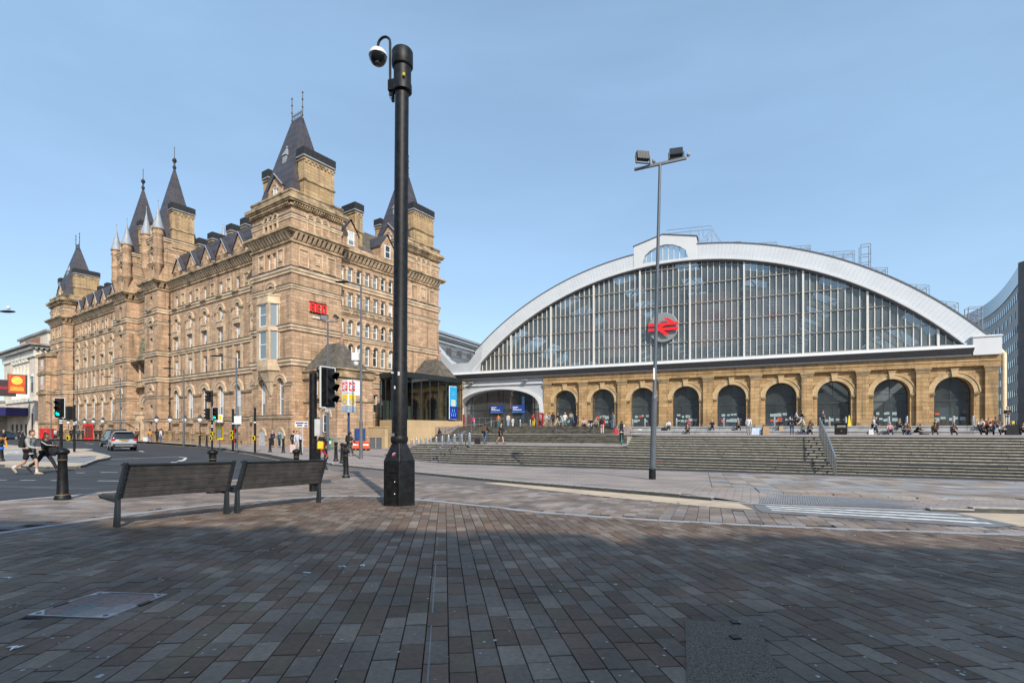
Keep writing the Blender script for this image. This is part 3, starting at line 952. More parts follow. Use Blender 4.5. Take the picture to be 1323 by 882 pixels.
# road markings: dashes, the bracket, the stop lines
def mark(name, pts, w, m=M_white):
    mb = MB()
    for a, b in zip(pts, pts[1:]):
        a = Vector(a); b = Vector(b); n = Vector((-(b - a).y, (b - a).x)).normalized() * w / 2
        f = lambda q: (q.x, q.y, ground(q.x, q.y) - 0.10 + 0.006)
        k = max(1, int((b - a).length / 2))
        for i in range(k):
            p = a.lerp(b, i / k); q = a.lerp(b, (i + 1) / k)
            mb.face([f(p - n), f(q - n), f(q + n), f(p + n)])
    return mb.build(name, m, road)
def dash(p, q, w=0.12): mark('lane_dash', [p, q], w)
for x0, x1, y in ((-20.5, -19.0, 17.4), (-17.9, -17.3, 17.5), (-16.9, -16.4, 17.6), (-15.9, -15.5, 17.65), (-14.4, -13.6, 17.8)):
    dash((x0, y), (x1, y + (x1 - x0) * 0.05))
for x0, x1, y in ((-18.3, -18.0, 21.5), (-17.6, -17.0, 21.9), (-16.2, -15.4, 22.3), (-14.2, -13.4, 22.6)):
    dash((x0, y), (x1, y + (x1 - x0) * 0.25))
mark('corner_marking', [(-25.4, 30.2), (-24.2, 33.4), (-23.1, 35.5), (-21.9, 34.4), (-20.4, 31.8)], 0.16)
mark('corner_marking', [(-20.4, 31.8), (-19.9, 30.6)], 0.32)
mark('corner_marking', [(-19.6, 29.7), (-18.3, 27.6)], 0.3)
for (a, b) in (((-61, 70.2), (-57, 67)), ((-53.2, 63.8), (-50, 61.2)), ((-46.1, 57.4), (-43, 54.8)), ((-39.5, 51.5), (-36.4, 48.8)), ((-33, 45.2), (-30.5, 42.4))):
    dash(a, b, 0.15)
mark('edge_line', [(-50.1, 68.7), (-34.5, 55.9), (-20.9, 40.7), (-14.6, 32.5), (-10.8, 28.3)], 0.12, M_yell)
mark('edge_line', [(-49.9, 68.3), (-34.2, 55.55), (-20.7, 40.4), (-14.4, 32.2)], 0.1, M_yell)
mark('edge_line', [(-24.5, 24.1), (-20.9, 22.9), (-20.1, 24.1)], 0.1, M_yell)

M_ap = mat('newer asphalt', (0.022, 0.024, 0.028), rough=.85, var=.3, scale=2); M_ao = mat('worn asphalt', (0.062, 0.064, 0.068), rough=.9, var=.4, scale=1.5)
for q, m in (([(-15, 19), (-12.2, 18.6), (-11.8, 20.4), (-14.6, 20.9)], M_ap), ([(-22, 27), (-14, 25), (-13.6, 26), (-21.6, 28.1)], M_ao), ([(-30, 38), (-24, 33.5), (-23.2, 34.6), (-29, 39.4)], M_ap), ([(-19, 15.2), (-12, 14.4), (-12, 15.0), (-19, 15.9)], M_ao)):
    sheet('road_patch', q, -0.0965, m, 1.0, parent=road)
# inset cover in the paving and the patch of rough tarmac
M_steel = mat('galvanised steel', (0.42, 0.44, 0.46), rough=0.45, metal=0.7, var=0.25, scale=9)
M_dark = mat('black plastic', (0.015, 0.015, 0.017), rough=0.5)
mc = thing('access_cover', 'square inset access cover with bright steel corners and stone infill in the grey paving', 'access cover', (COVER_C[0], COVER_C[1], ground(*COVER_C)), COVER_A - 1.57)
nrm = Vector((.0141, .0334, 1)).normalized()
mc.location.z += .005
mc.rotation_euler = (Vector((0, 0, 1)).rotation_difference(nrm).to_matrix() @ Matrix.Rotation(COVER_A - 1.5708, 3, 'Z')).to_euler()
mb = MB(); h = 0.30
for a in range(4):
    mb.T = Matrix.Rotation(a * math.pi / 2, 4, 'Z')
    mb.box(-h, h - 0.012, -h, -h + 0.012, -0.02, 0.004)
mb.build('frame', M_steel, mc)
cols_ = [0.0]
for i in range(4):
    mb = MB(); x0 = -h + 0.016 + i * 0.142
    ys = [-h + 0.016, -0.06 + 0.09 * (i % 2), h - 0.016]
    for y0, y1 in zip(ys, ys[1:]):
        mb = MB(); mb.box(x0, x0 + 0.138, y0, y1 - 0.004, -0.02, 0.0)
        mb.build('infill_stone', paver_mat('cover infill', [(0.3, 0.21, 0.2), (0.27, 0.2, 0.19), (0.22, 0.235, 0.245), (0.3, 0.27, 0.26)]) if 'cover infill' not in MATS else MATS['cover infill'], mc)
for a in range(4):
    mb = MB(Matrix.Rotation(a * math.pi / 2, 4, 'Z'))
    mb.prism([(-h + .012, -h + .012), (-h + 0.12, -h + .012), (-h + .012, -h + 0.12)], 'z', -0.015, 0.005)
    o = mb.build('corner_plate', M_steel, mc)
    mb = MB(Matrix.Rotation(a * math.pi / 2, 4, 'Z')); mb.lathe([(0.018, 0.002), (0.018, 0.0065)], -h + 0.045, -h + 0.045, 10)
    mb.build('lifting_hole', M_dark, o)
for sx in (-1, 1):
    mb = MB(); mb.box(sx * h - 0.02, sx * h + 0.02, -0.06 + sx * .05, 0.06 + sx * .05, -0.01, 0.006)
    mb.build('lifting_slot', M_dark, mc)
pm = MB()
xs = [(1 - t) for t in range(2)]
A, B, C, D = [Vector(q) for q in (PATCH[0], PATCH[1], PATCH[3], PATCH[2])]
n = 26; m_ = 60
V_ = []
rnd = random.Random(3)
for j in range(m_ + 1):
    for i in range(n + 1):
        e0 = (rnd.uniform(-.006, .006)) if i in (0, n) or j in (0, m_) else 0
        q = A.lerp(B, i / n + e0).lerp(C.lerp(D, i / n + e0), j / m_)
        V_.append(pm.p((q.x, q.y, ground(q.x, q.y) + 0.007 + rnd.uniform(-.003, .003))))
for j in range(m_):
    for i in range(n):
        k = j * (n + 1) + i
        pm.idx([V_[k], V_[k + n + 1], V_[k + n + 2], V_[k + 1]])
patch = pm.build('tarmac_patch', mat('gritty tarmac', (0.27, 0.225, 0.178), rough=0.95, var=0.75, scale=95, bump=0.8), plaza, smooth=True)
for (x, y, a) in ((1.49, 3.42, 0.1), (1.62, 3.72, -0.05)):
    mb = MB(); mb.box(-.028, .028, -.03, .03, -0.01, 0.018)
    mb.build('valve_lid', M_dark, plaza, loc=(x, y, ground(x, y)), rz=a)
# slot drain down the middle of the square, gum spots and litter
mb = MB()
for i in range(40):
    a = Vector((-0.42, 2.5)).lerp(Vector((-1.55, 11.0)), i / 40); b = Vector((-0.42, 2.5)).lerp(Vector((-1.55, 11.0)), (i + 1) / 40)
    n_ = Vector((.99, .13)) * .005
    f = lambda q: (q.x, q.y, ground(q.x, q.y) + 0.0015)
    mb.face([f(a - n_), f(a + n_), f(b + n_), f(b - n_)])
mb.build('slot_drain', mat('drain steel', (0.2, 0.22, 0.25), rough=0.4, metal=0.6), plaza)
mb = MB(); rnd = random.Random(11)
for i in range(520):
    y = 2.5 + 9 * rnd.random() ** 1.4; x = rnd.uniform(-1, 1) * y
    if not inpoly(x, y, ZA): continue
    r = rnd.uniform(.005, .014) * (1.8 if rnd.random() < .08 else 1)
    k = rnd.randint(5, 8)
    mb.face([(x + r * rnd.uniform(.6, 1.2) * math.cos(6.283 * a / k), y + r * 1.1 * rnd.uniform(.6, 1.2) * math.sin(6.283 * a / k), ground(x, y) + 0.0032) for a in range(k)])
mb.build('gum_spots', mat('pale gum', (0.4, 0.41, 0.42), rough=0.8, var=0.3, scale=2), plaza, kind='stuff')
mb = MB()
for (x, y) in ((-3.0, 3.1), (-4.6, 4.66), (-1.75, 5.3), (-2.0, 5.0), (-1.55, 5.35)):
    for k in range(3):
        a = random.random() * 3; L = random.uniform(.02, .045)
        ox, oy = x + random.uniform(-.03, .03), y + random.uniform(-.02, .02)
        g = ground(x, y) + 0.006
        mb.face([(ox - L * math.cos(a), oy - L * math.sin(a), g), (ox + .012 * math.sin(a), oy - .012 * math.cos(a), g + .004), (ox + L * math.cos(a), oy + L * math.sin(a), g + .002), (ox - .012 * math.sin(a), oy + .012 * math.cos(a), g + .003)])
mb.build('litter_scraps', mat('white paper scrap', (0.75, 0.77, 0.8), rough=0.8), None, kind='stuff', label='white scraps of feather and paper lying on the grey paving', category='litter')
# ------------------------------------------------------------------ railway station (frame: x along the front, y into the building)
ST = (7.25, 70.0, 0.0); ST_RZ = math.atan2(-0.42, 0.907)
ST_M = Matrix.Translation(ST) @ Matrix.Rotation(ST_RZ, 4, 'Z')
def stw(x, y, z=0):
    q = ST_M @ Vector((x, y, z)); return (q.x, q.y, q.z)
M_gold = ashlar('golden station stone', (0.5, 0.355, 0.19), (0.36, 0.245, 0.12), (0.18, 0.125, 0.07), 1.05, 0.42, soot=0.85, joint=0.016)
M_gold_l = mat('dressed golden stone', (0.47, 0.34, 0.185), rough=0.85, var=0.32, scale=1.2, bump=0.3)
M_gold_d = mat('sooty moulded stone', (0.3, 0.22, 0.125), rough=0.9, var=0.5, scale=1.2, bump=0.3)
M_clad = mat('white cladding', (0.56, 0.57, 0.58), rough=0.45, var=0.06, scale=0.6)
M_clad2 = mat('pale grey cladding', (0.42, 0.45, 0.48), rough=0.45, var=0.08, scale=0.6)
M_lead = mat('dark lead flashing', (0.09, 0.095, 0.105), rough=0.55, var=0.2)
M_bar = mat('white glazing bar', (0.62, 0.6, 0.56), rough=0.5, var=0.2, scale=2)
M_tran = mat('rusty transom', (0.26, 0.23, 0.19), rough=0.7, var=0.3, scale=2)
M_gl = clear_glass('screen glass', (0.74, 0.8, 0.8), 0.05, haze=.17)
M_gla = clear_glass('arch window glass', (0.7, 0.76, 0.78), 0.24, haze=.1)
M_red = mat('signal red paint', (0.75, 0.015, 0.02), rough=0.4, var=0.05)
M_dkred = mat('dark red column paint', (0.24, 0.012, 0.016), rough=0.45, var=0.1)
M_fr = mat('charcoal window frame', (0.04, 0.05, 0.056), rough=0.4)
M_inside = mat('dim interior wall', (0.2, 0.21, 0.22), rough=0.9, var=0.5, scale=0.25)
M_zinc = mat('weathered zinc roof', (0.13, 0.135, 0.14), rough=0.6, var=0.35, scale=0.4)
station = thing('railway_station', 'great arched glass shed front above a golden stone arcade at the head of the steps', 'railway station', ST, ST_RZ)
TER = 0.46          # terrace level
BAY = 5.23
def arc_pts(cx, zc, r, a0, a1, n):
    return [(cx + r * math.cos(a0 + (a1 - a0) * i / n), zc + r * math.sin(a0 + (a1 - a0) * i / n)) for i in range(n + 1)]
def holed_wall(mb, x0, x1, z0, z1, holes, y=0.0, depth=0.5):
    """wall face at y with shaped openings and reveals running back by depth (along +y)"""
    loops = [[Vector((x0, z0, 0)), Vector((x1, z0, 0)), Vector((x1, z1, 0)), Vector((x0, z1, 0))]]
    for h in holes: loops.append([Vector((a, b, 0)) for a, b in h])
    flat = [q for l in loops for q in l]
    ids = [mb.p((q.x, y, q.y)) for q in flat]
    for t in tessellate_polygon(loops):
        mb.idx([ids[k] for k in t])
    for h in holes:
        n = len(h)
        A = [mb.p((a, y, b)) for a, b in h]; B = [mb.p((a, y + depth, b)) for a, b in h]
        for k in range(n):
            mb.idx([A[k], A[(k + 1) % n], B[(k + 1) % n], B[k]])
def arch_hole(cx, w, z0, zs, n=10, rise=None):
    r = w / 2; rise = rise or r
    return [(cx - r, z0), (cx + r, z0)] + [(cx + r * math.cos(math.pi * i / n), zs + rise * math.sin(math.pi * i / n)) for i in range(n + 1)]
def arch_band(mb, cx, zs, r0, r1, y0, y1, n=12, a0=0.0, a1=math.pi, rise=1.0):
    """moulded arch: solid ring between radii r0 and r1"""
    P0 = [(cx + r0 * math.cos(a0 + (a1 - a0) * i / n), zs + rise * r0 * math.sin(a0 + (a1 - a0) * i / n)) for i in range(n + 1)]
    P1 = [(cx + r1 * math.cos(a0 + (a1 - a0) * i / n), zs + rise * r1 * math.sin(a0 + (a1 - a0) * i / n)) for i in range(n + 1)]
    I = [[mb.p((a, y, b)) for a, b in P] for P in (P0, P1) for y in (y0, y1)]
    for k in range(n):
        mb.idx([I[0][k], I[0][k + 1], I[2][k + 1], I[2][k]])
        mb.idx([I[2][k], I[2][k + 1], I[3][k + 1], I[3][k]])
        mb.idx([I[1][k], I[0][k], I[0][k + 1], I[1][k + 1]][::-1])
    mb.idx([I[0][0], I[2][0], I[3][0], I[1][0]]); mb.idx([I[0][-1], I[1][-1], I[3][-1], I[2][-1]])
# ---- stone arcade: nine bays
XA0, XA1 = -3.05, 45.35
mb = MB()
for i in range(9):
    c = BAY * i
    x0 = XA0 if i == 0 else c - BAY / 2; x1 = XA1 if i == 8 else c + BAY / 2
    holed_wall(mb, x0, x1, TER, 7.0, [arch_hole(c, 3.2, TER + .002, 3.9, 14)], 0.0, 0.9)
mb.box(XA1 - .002, XA1, 0.0, 8.0, TER, 7.0)
mb.build('arcade_wall', M_gold, station)
for i in range(10):
    c = BAY * (i - .5)
    w = 0.55 if 0 < i < 9 else 0.5
    if i == 0: c = XA0 + .55
    if i == 9: c = XA1 - .62
    mb = MB()
    mb.box(c - w, c + w, -0.34, -.002, TER, 6.45)
    mb.build('pilaster', M_gold, station)
    mb = MB()
    mb.box(c - w - .1, c + w + .1, -0.44, -.002, 6.15, 6.3); mb.box(c - w - .05, c + w + .05, -.39, -.002, 5.95, 6.15); mb.box(c - w - .16, c + w + .16, -0.5, -.002, 6.3, 6.5)
    mb.build('capital', M_gold_d, station, bevel=.02)
    mb = MB(); mb.box(c - w - .08, c + w + .08, -0.42, -.002, TER, TER + .35)
    mb.build('plinth', M_gold_d, station, bevel=.02)
mb = MB()
mb.box(XA0, XA1 + .05, -0.42, 0.5, 6.505, 6.95); mb.box(XA0, XA1 + .08, -0.5, 0.5, 6.95, 7.06); mb.box(XA0, XA1 + .05, -0.4, 0.5, 7.06, 7.5)
mb.build('entablature', M_gold, station)
M_paper = mat('white notice paper', (0.27, 0.36, 0.38), rough=0.7, var=0.25, scale=30)
M_rednote = mat('red notice', (0.6, 0.08, 0.03), rough=0.7)
M_banner_b = mat('navy banner', (0.02, 0.03, 0.11), rough=0.6)
rnd = random.Random(5)
notice = MB(); notice.box(-.5, .5, -.01, 0, -.5, .5); notice = notice.mesh('window_notice', M_paper)
notice_r = MB(); notice_r.box(-.5, .5, -.01, 0, -.5, .5); notice_r = notice_r.mesh('window_notice', M_rednote)
for i in range(9):
    c = BAY * i
    # archivolt in voussoirs, keystone, imposts
    nv = 15
    for k in range(nv):
        if k == nv // 2: continue
        mb = MB()
        arch_band(mb, 0, 0, 1.6, 2.02, -.1, -.002, 2, math.pi * (k + .015) / nv, math.pi * (k + .985) / nv)
        arch_band(mb, 0, 0, 2.02, 2.14, -.17, -.002, 2, math.pi * k / nv, math.pi * (k + 1) / nv)
        mb.build('voussoir', M_gold_l, station, loc=(c, 0, 3.9))
    mb = MB()
    mb.prism([(-.2, 1.56), (.2, 1.56), (.3, 2.32), (-.3, 2.32)], 'y', -.32, -.002); mb.box(-.34, .34, -.36, -.002, 2.32, 2.42)
    mb.build('keystone', M_gold_l, station, loc=(c, 0, 3.9), bevel=.015)
    for s in (-1, 1):
        mb = MB(); xa, xb = (c + s * 1.56, c + s * 2.05) if s > 0 else (c - 2.05, c - 1.56)
        mb.box(xa, xb, -.2, -.002, 3.72, 3.9); mb.box(xa + .04 * (s < 0) , xb - .04 * (s > 0), -.14, -.002, 3.6, 3.72)
        mb.build('impost', M_gold_d, station, bevel=.01)
    # window: frame, fanlight, transom, mullions
    mb = MB()
    arch_band(mb, c, 3.9, 1.49, 1.6, 0.86, 0.94, 14)
    mb.box(c - 1.6, c - 1.49, 0.86, 0.94, TER, 3.9); mb.box(c + 1.49, c + 1.6, 0.86, 0.94, TER, 3.9); mb.box(c - .03, c + .03, .87, .93, 3.2, 5.4); mb.box(c - 1.49, c + 1.49, .87, .93, 3.9, 3.96)
    mb.box(c - 1.49, c + 1.49, 0.84, 0.95, 3.05, 3.2)
    for q in (-.47, .47) if i % 2 else (0,):
        mb.box(c + q - .035, c + q + .035, 0.86, 0.94, TER, 3.05)
    wf = mb.build('arch_window', M_fr, station)
    mb = MB(); mb.face([(a, 0.9, b) for a, b in arch_hole(c, 3.18, TER, 3.9, 14)])
    mb.build('pane', M_gla, wf)
    # notices stuck inside the glass
    n = 9 if i not in (6, 8) else 6
    for k in range(n):
        x = c - 1.2 + 2.4 * ((k % 5) + rnd.uniform(.1, .9)) / 5; z = TER + 0.75 + .62 * (k // 5) + rnd.uniform(-.1, .12)
        s = rnd.uniform(.24, .42)
        link('window_notice', notice_r if rnd.random() < .1 else notice, station, (x, 0.862, z), scale=(s * rnd.choice((1, 1.3)), 1, s * rnd.choice((1, .75))))
# yellow map stand behind the last window and blue hoarding behind others
M_yel = mat('bright yellow panel', (0.72, 0.55, 0.02), rough=0.5, var=0.1)
mb = MB(); mb.box(-.75, .75, 0, .1, 0, 1.95)
ms = thing('map_stand', 'yellow framed map stand behind the glass of the rightmost station arch', 'map stand', stw(BAY * 8 - .45, 1.08, TER), ST_RZ)
mb.build('frame', M_yel, ms)
mb = MB(); mb.box(-.62, .62, -.03, -.003, .85, 1.83); mb.build('map_sheet', mat('pale map print', (0.45, 0.6, 0.62), rough=0.6, var=0.3, scale=5), ms)
mb = MB(); mb.box(-.66, .66, -.03, -.003, .15, .55); mb.build('black_panel', M_fr, ms)
mb = MB()
for i in (4, 5): mb.box(BAY * i - 1.45, BAY * i + 1.45, 1.0, 1.05, TER, TER + 1.55)
mb.build('hoarding', M_banner_b, station)
# ---- white cornice
def cornice(x0, x1, prof, name, m):
    mb = MB()
    mb.prism([(a, b) for a, b in prof], 'x', x0, x1)
    return mb.build(name, m, station)
cornice(-18.3, XA1 - 2.2, [(-1.25, 8.25), (-0.5, 7.52), (0.8, 7.52), (0.8, 8.7), (-0.35, 8.7), (-0.35, 8.52), (-0.95, 8.52)], 'cornice', M_clad)
cornice(-18.3, XA1 - 2.2, [(-1.235, 8.2), (-.68, 7.66), (-.68, 7.45), (-.52, 7.45), (-.52, 7.6), (-1.16, 8.24)], 'cornice_shade_strip', M_lead)  # dark strip painted in for the shadow line under the cornice
mb = MB(); mb.box(XA1 - 2.2, XA1 + .02, -.75, .8, 7.52, 9.47); mb.box(XA1 - 2.3, XA1 + .08, -.85, .85, 9.28, 9.42)
mb.build('end_block', M_clad, station, bevel=.02)
# ---- fan screen: circle through the springing points
CX, R0, ZC = 14.25, 38.9, 20.9 - 38.9
R1 = 40.85
def zin(x): return ZC + math.sqrt(max(0, R0 * R0 - (x - CX) ** 2))
A_IN = math.asin(28.4 / R0)
GY = 0.35      # glass plane
mb = MB()
AL_, AR_ = math.pi / 2 + math.asin((CX - 9.4) / R1), math.pi / 2 - math.asin((17.0 - CX) / R1)
arch_band(mb, CX, ZC, R0 + .3, R1, -0.25, 0.5, 40, math.pi / 2 - math.asin(30.9 / R1), AR_)
arch_band(mb, CX, ZC, R0 + .3, R1, -0.25, 0.5, 34, AL_, math.pi / 2 + math.asin(28.2 / R1))
mb.build('arch_fascia', mat('ribbed white cladding', (0.52, 0.55, 0.58), rough=0.45, var=0.07, scale=.5), station, smooth=False)
mb = MB()   # standing seams of the fascia
a = math.pi / 2 - math.asin(30.6 / R1)
while a < math.pi / 2 + math.asin(28.0 / R1):
    ca, sa = math.cos(a), math.sin(a)
    for r in ((R0 + .34, R1 - .04),) if not AR_ < a < AL_ else ():
        p0 = (CX + r[0] * ca, -.25, ZC + r[0] * sa); p1 = (CX + r[1] * ca, -.25, ZC + r[1] * sa)
        tx, tz = -sa * .018, ca * .018
        mb.face([(p0[0] - tx, -.252, p0[2] - tz), (p1[0] - tx, -.252, p1[2] - tz), (p1[0], -.275, p1[2]), (p0[0], -.275, p0[2])])
        mb.face([(p0[0] + tx, -.252, p0[2] + tz), (p1[0] + tx, -.252, p1[2] + tz), (p1[0], -.275, p1[2]), (p0[0], -.275, p0[2])])
    a += 0.45 / R1
mb.build('cladding_seams', M_clad, station, kind='stuff')
mb = MB(); arch_band(mb, CX, ZC, R1, R1 + .12, -.32, 6, 40, math.pi / 2 - math.asin(30.6 / R1), AR_); arch_band(mb, CX, ZC, R1, R1 + .12, -.32, 6, 34, AL_, math.pi / 2 + math.asin(28.4 / R1))
mb.build('rim_flashing', M_lead, station)
mb = MB(); arch_band(mb, CX, ZC, R0 + .06, R0 + .3, -.38, .5, 72, math.pi / 2 - A_IN, math.pi / 2 + A_IN)
mb.build('inner_rim', M_clad, station)
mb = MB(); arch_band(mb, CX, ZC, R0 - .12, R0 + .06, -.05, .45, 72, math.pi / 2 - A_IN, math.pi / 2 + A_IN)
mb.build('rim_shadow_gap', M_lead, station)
# raised crown with its eyebrow light
def crown(mb, y0, y1):
    top = [(9.4, 22.2), (9.4, 23.55), (13.0, 24.55), (17.0, 23.7), (17.0, 22.2)]
    hole = [(16.05, 21.3), (15.75, 22.2), (15.1, 22.75), (14.2, 23.15), (13.25, 23.3), (12.3, 23.15), (11.4, 22.75), (10.75, 22.2), (10.45, 21.3)]
    outer = [(9.4, 21.25)] + top + [(17.0, 21.25)]
    # ring: outer path against the hole path
    O = [(9.38, 20.85), (9.4, 22.4), (9.4, 23.55), (11.2, 24.05), (13.0, 24.55), (15.0, 24.12), (17.0, 23.7), (17.0, 22.4), (17.02, 20.95)]
    H = hole[::-1]
    for a in range(len(O) - 1):
        f = lambda q, y: (q[0], y, q[1])
        mb.face([f(O[a], y0), f(O[a + 1], y0), f(H[a + 1], y0), f(H[a], y0)])
        mb.face([f(H[a], y0), f(H[a + 1], y0), f(H[a + 1], y0 + .5), f(H[a], y0 + .5)])
        mb.face([f(O[a + 1], y0), f(O[a], y0), f(O[a], y1), f(O[a + 1], y1)])
mb = MB(); crown(mb, -.31, 2.0); mb.face([(9.38, -.31, 20.85), (17.02, -.31, 20.95), (16.05, -.31, 21.3), (10.45, -.31, 21.3)]); mb.build('crown', M_clad, station)
mb = MB()
for (a, b) in (((9.3, 23.55), (13.0, 24.55)), ((13.0, 24.55), (17.1, 23.7))):
    mb.face([(a[0], -.38, a[1]), (b[0], -.38, b[1]), (b[0], -.38, b[1] + .13), (a[0], -.38, a[1] + .13)])
    mb.face([(a[0], -.38, a[1] + .13), (b[0], -.38, b[1] + .13), (b[0], 2.2, b[1] + .13), (a[0], 2.2, a[1] + .13)])
    mb.face([(a[0], -.38, a[1]), (a[0], 2.2, a[1]), (b[0], 2.2, b[1]), (b[0], -.38, b[1])])
mb.build('crown_flashing', M_lead, station)
mb = MB(); mb.face([(10.4, .1, 21.2), (16.1, .1, 21.2), (16.05, .1, 21.6), (15.1, .1, 22.75), (13.25, .1, 23.3), (11.4, .1, 22.75), (10.45, .1, 21.6)])
eb = mb.build('eyebrow_light', M_gl, station)
mb = MB()
for k in range(8):
    x = 10.9 + k * .68
    mb.box(x - .04, x + .04, 0.0, .09, 21.2, 23.3 - .28 * ((x - 13.25) / 2.6) ** 2 * 2.2)
mb.build('glazing_bar', M_bar, eb)
# glazing bars, main mullions, transoms and panes
ZB0 = 8.72
bars = []
x = 10.1 - 6.1 * 4; k = 0
pitch = 6.1 / 9
xs = []
while x < 42.5:
    xs.append(x); x += pitch
barm = MB(); barm.box(-.5, .5, -.5, .5, 0, 1); me_bar = barm.mesh('glazing_bar', M_bar)
for k, x in enumerate(xs):
    zt = zin(x) - .05
    if zt - ZB0 < .25: continue
    if k % 9 == 0:
        link('mullion', me_bar, station, (x, GY - .18, ZB0), scale=(.2, .36, zt - ZB0))
    else:
        link('glazing_bar', me_bar, station, (x, GY - .06, ZB0), scale=(.085, .14, zt - ZB0))
tz = [11.0, 13.35, 15.7, 18.05, 20.3]
for z in tz:
    w = math.sqrt(max(.1, R0 ** 2 - (z - ZC) ** 2)) - .1
    mb = MB(); mb.box(CX - w, CX + w, GY - .2, GY - .1, z - .04, z + .04)
    mb.build('transom', M_tran, station)
mb = MB(); mb.box(CX - 28.3, CX + 28.3, GY - .25, GY + .1, 8.7, 8.84); mb.build('sill_rail', M_tran, station)
# panes: one object for each light between two bars and two transoms in the middle of the fan, whole strips at the sides
zl = [ZB0] + tz + [99]
npane = 0
for a, b in zip(xs, xs[1:]):
    for z0, z1 in zip(zl, zl[1:]):
        za, zb = min(z1, zin(a)), min(z1, zin(b))
        if max(za, zb) - z0 < .05: continue
        za, zb = max(za, z0), max(zb, z0)
        t = rnd.uniform(-.003, .003)
        me = bpy.data.meshes.new('pane')
        me.from_pydata([(a + .05, GY + t, z0), (b - .05, GY - t, z0), (b - .05, GY - t * .5, zb), (a + .05, GY + t * .5, za)], [], [(0, 1, 2, 3)])
        me.materials.append(M_gl)
        if npane < 300: link('pane', me, station)
        else: PREST = globals().setdefault('PREST', []); PREST.append([tuple(v.co) for v in me.vertices])
        npane += 1
if 'PREST' in globals() and PREST:
    mb = MB()
    for q in PREST: mb.face(q)
    mb.build('pane_field', M_gl, station, kind='stuff')
# rail symbol on its round white disc
disc = thing('rail_symbol', 'red double arrow symbol on a round pale disc fixed to the glass fan', 'sign', stw(13.15, -.55, 12.95), ST_RZ)
mb = MB(Matrix.Rotation(R(90), 4, 'X')); mb.lathe([(1.85, -.02), (1.85, .06), (1.8, .08), (0, .08)], seg=36); mb.build('disc', mat('pale sign disc', (0.22, 0.24, 0.24), rough=0.4, var=.1), disc, loc=(-.1, .35, 0))
def flat_letters(mb, polys, y0, y1):
    for q in polys: mb.prism(q, 'y', y0, y1)
mb = MB()
B_ = [[(-1.85, .14), (1.75, .14), (1.75, .5), (-1.85, .5)], [(-1.85, -.5), (1.75, -.5), (1.75, -.14), (-1.85, -.14)]]
flat_letters(mb, B_, -.16, -.02)
mb.build('bar', M_red, disc)
mb = MB()
flat_letters(mb, [[(-.05, 1.05), (.55, 1.05), (1.3, .502), (.7, .502)][::-1], [(-.4, .138), (.25, .138), (-.35, -.138), (-1.0, -.138)][::-1], [(-.6, -.502), (0.0, -.502), (.75, -1.05), (.15, -1.05)][::-1]], -.161, -.021)
mb.build('arrow', M_red, disc)
# ---- shed behind the screen: ribs, roof strips, side and end walls
mb = MB()
def roof_z(x, dz=0): return ZC + math.sqrt((R0 + .2 + dz) ** 2 - (x - CX) ** 2)
nx = 42
for j in range(12):
    y0, y1 = 1 + j * 7.5, 1 + (j + 1) * 7.5
    for i in range(nx):
        xa = CX - 28.2 + 56.4 * i / nx; xb = CX - 28.2 + 56.4 * (i + 1) / nx
        if i % 6 in (3, 4): continue      # skylight strip
        mb.face([(xa, y0, roof_z(xa)), (xb, y0, roof_z(xb)), (xb, y1, roof_z(xb)), (xa, y1, roof_z(xa))])
mb.build('shed_roof', M_zinc, station)
mb = MB()
for j in range(12):
    y0 = 1 + j * 7.5
    for i in range(nx):
        if i % 6 not in (3, 4): continue
        xa = CX - 28.2 + 56.4 * i / nx; xb = CX - 28.2 + 56.4 * (i + 1) / nx
        for k in range(11):
            ya = y0 + 7.5 * k / 11; yb = ya + 7.5 / 11 * .42
            mb.face([(xa, ya, roof_z(xa)), (xb, ya, roof_z(xb)), (xb, yb, roof_z(xb)), (xa, yb, roof_z(xa))])
mb.build('skylight_bars', M_zinc, station, kind='stuff')
M_sky = clear_glass('hazed skylight glass', (.8, .86, .9), .02, .5, .05)  # painted haze layer dims the skylight panes
mb = MB()
for i in range(nx):
    if i % 6 not in (3, 4): continue
    xa = CX - 28.2 + 56.4 * i / nx; xb = CX - 28.2 + 56.4 * (i + 1) / nx
    mb.face([(xa, 1, roof_z(xa) - .06), (xb, 1, roof_z(xb) - .06), (xb, 91, roof_z(xb) - .06), (xa, 91, roof_z(xa) - .06)])
mb.build('skylight_glass', M_sky, station)
mb = MB()
for j in range(12):
    y0 = 4 + j * 7.5
    arch_band(mb, CX, ZC, R0 - .9, R0 + .1, y0, y0 + .35, 40, math.pi / 2 - A_IN, math.pi / 2 + A_IN)
    for i in range(18):      # lattice under the rib
        a = math.pi / 2 - A_IN + 2 * A_IN * (i + .5) / 18; b = a + 2 * A_IN / 36; r = R0 - 2.3
        mb.tube([(CX + (R0 - .9) * math.cos(a), y0 + .15, ZC + (R0 - .9) * math.sin(a)), (CX + r * math.cos(b), y0 + .15, ZC + r * math.sin(b)), (CX + (R0 - .9) * math.cos(b + b - a), y0 + .15, ZC + (R0 - .9) * math.sin(b + b - a))], .09, 4)
mb.build('roof_rib', M_lead, station)
mb = MB()
mb.box(-16.5, -16.2, 1, 91, TER, 9.5); mb.box(44.6, 44.9, 1, 91, TER, 9.6)
mb.box(-16.5, 44.9, 90.8, 91.2, TER, 12); mb.box(-16.2, 44.6, 14, 14.3, TER, 7.0)
mb.build('shed_wall', M_inside, station)
mb = MB(); mb.box(-16.5, 44.9, .96, 91, TER - .3, TER - .02); mb.build('concourse_floor', M_inside, station)
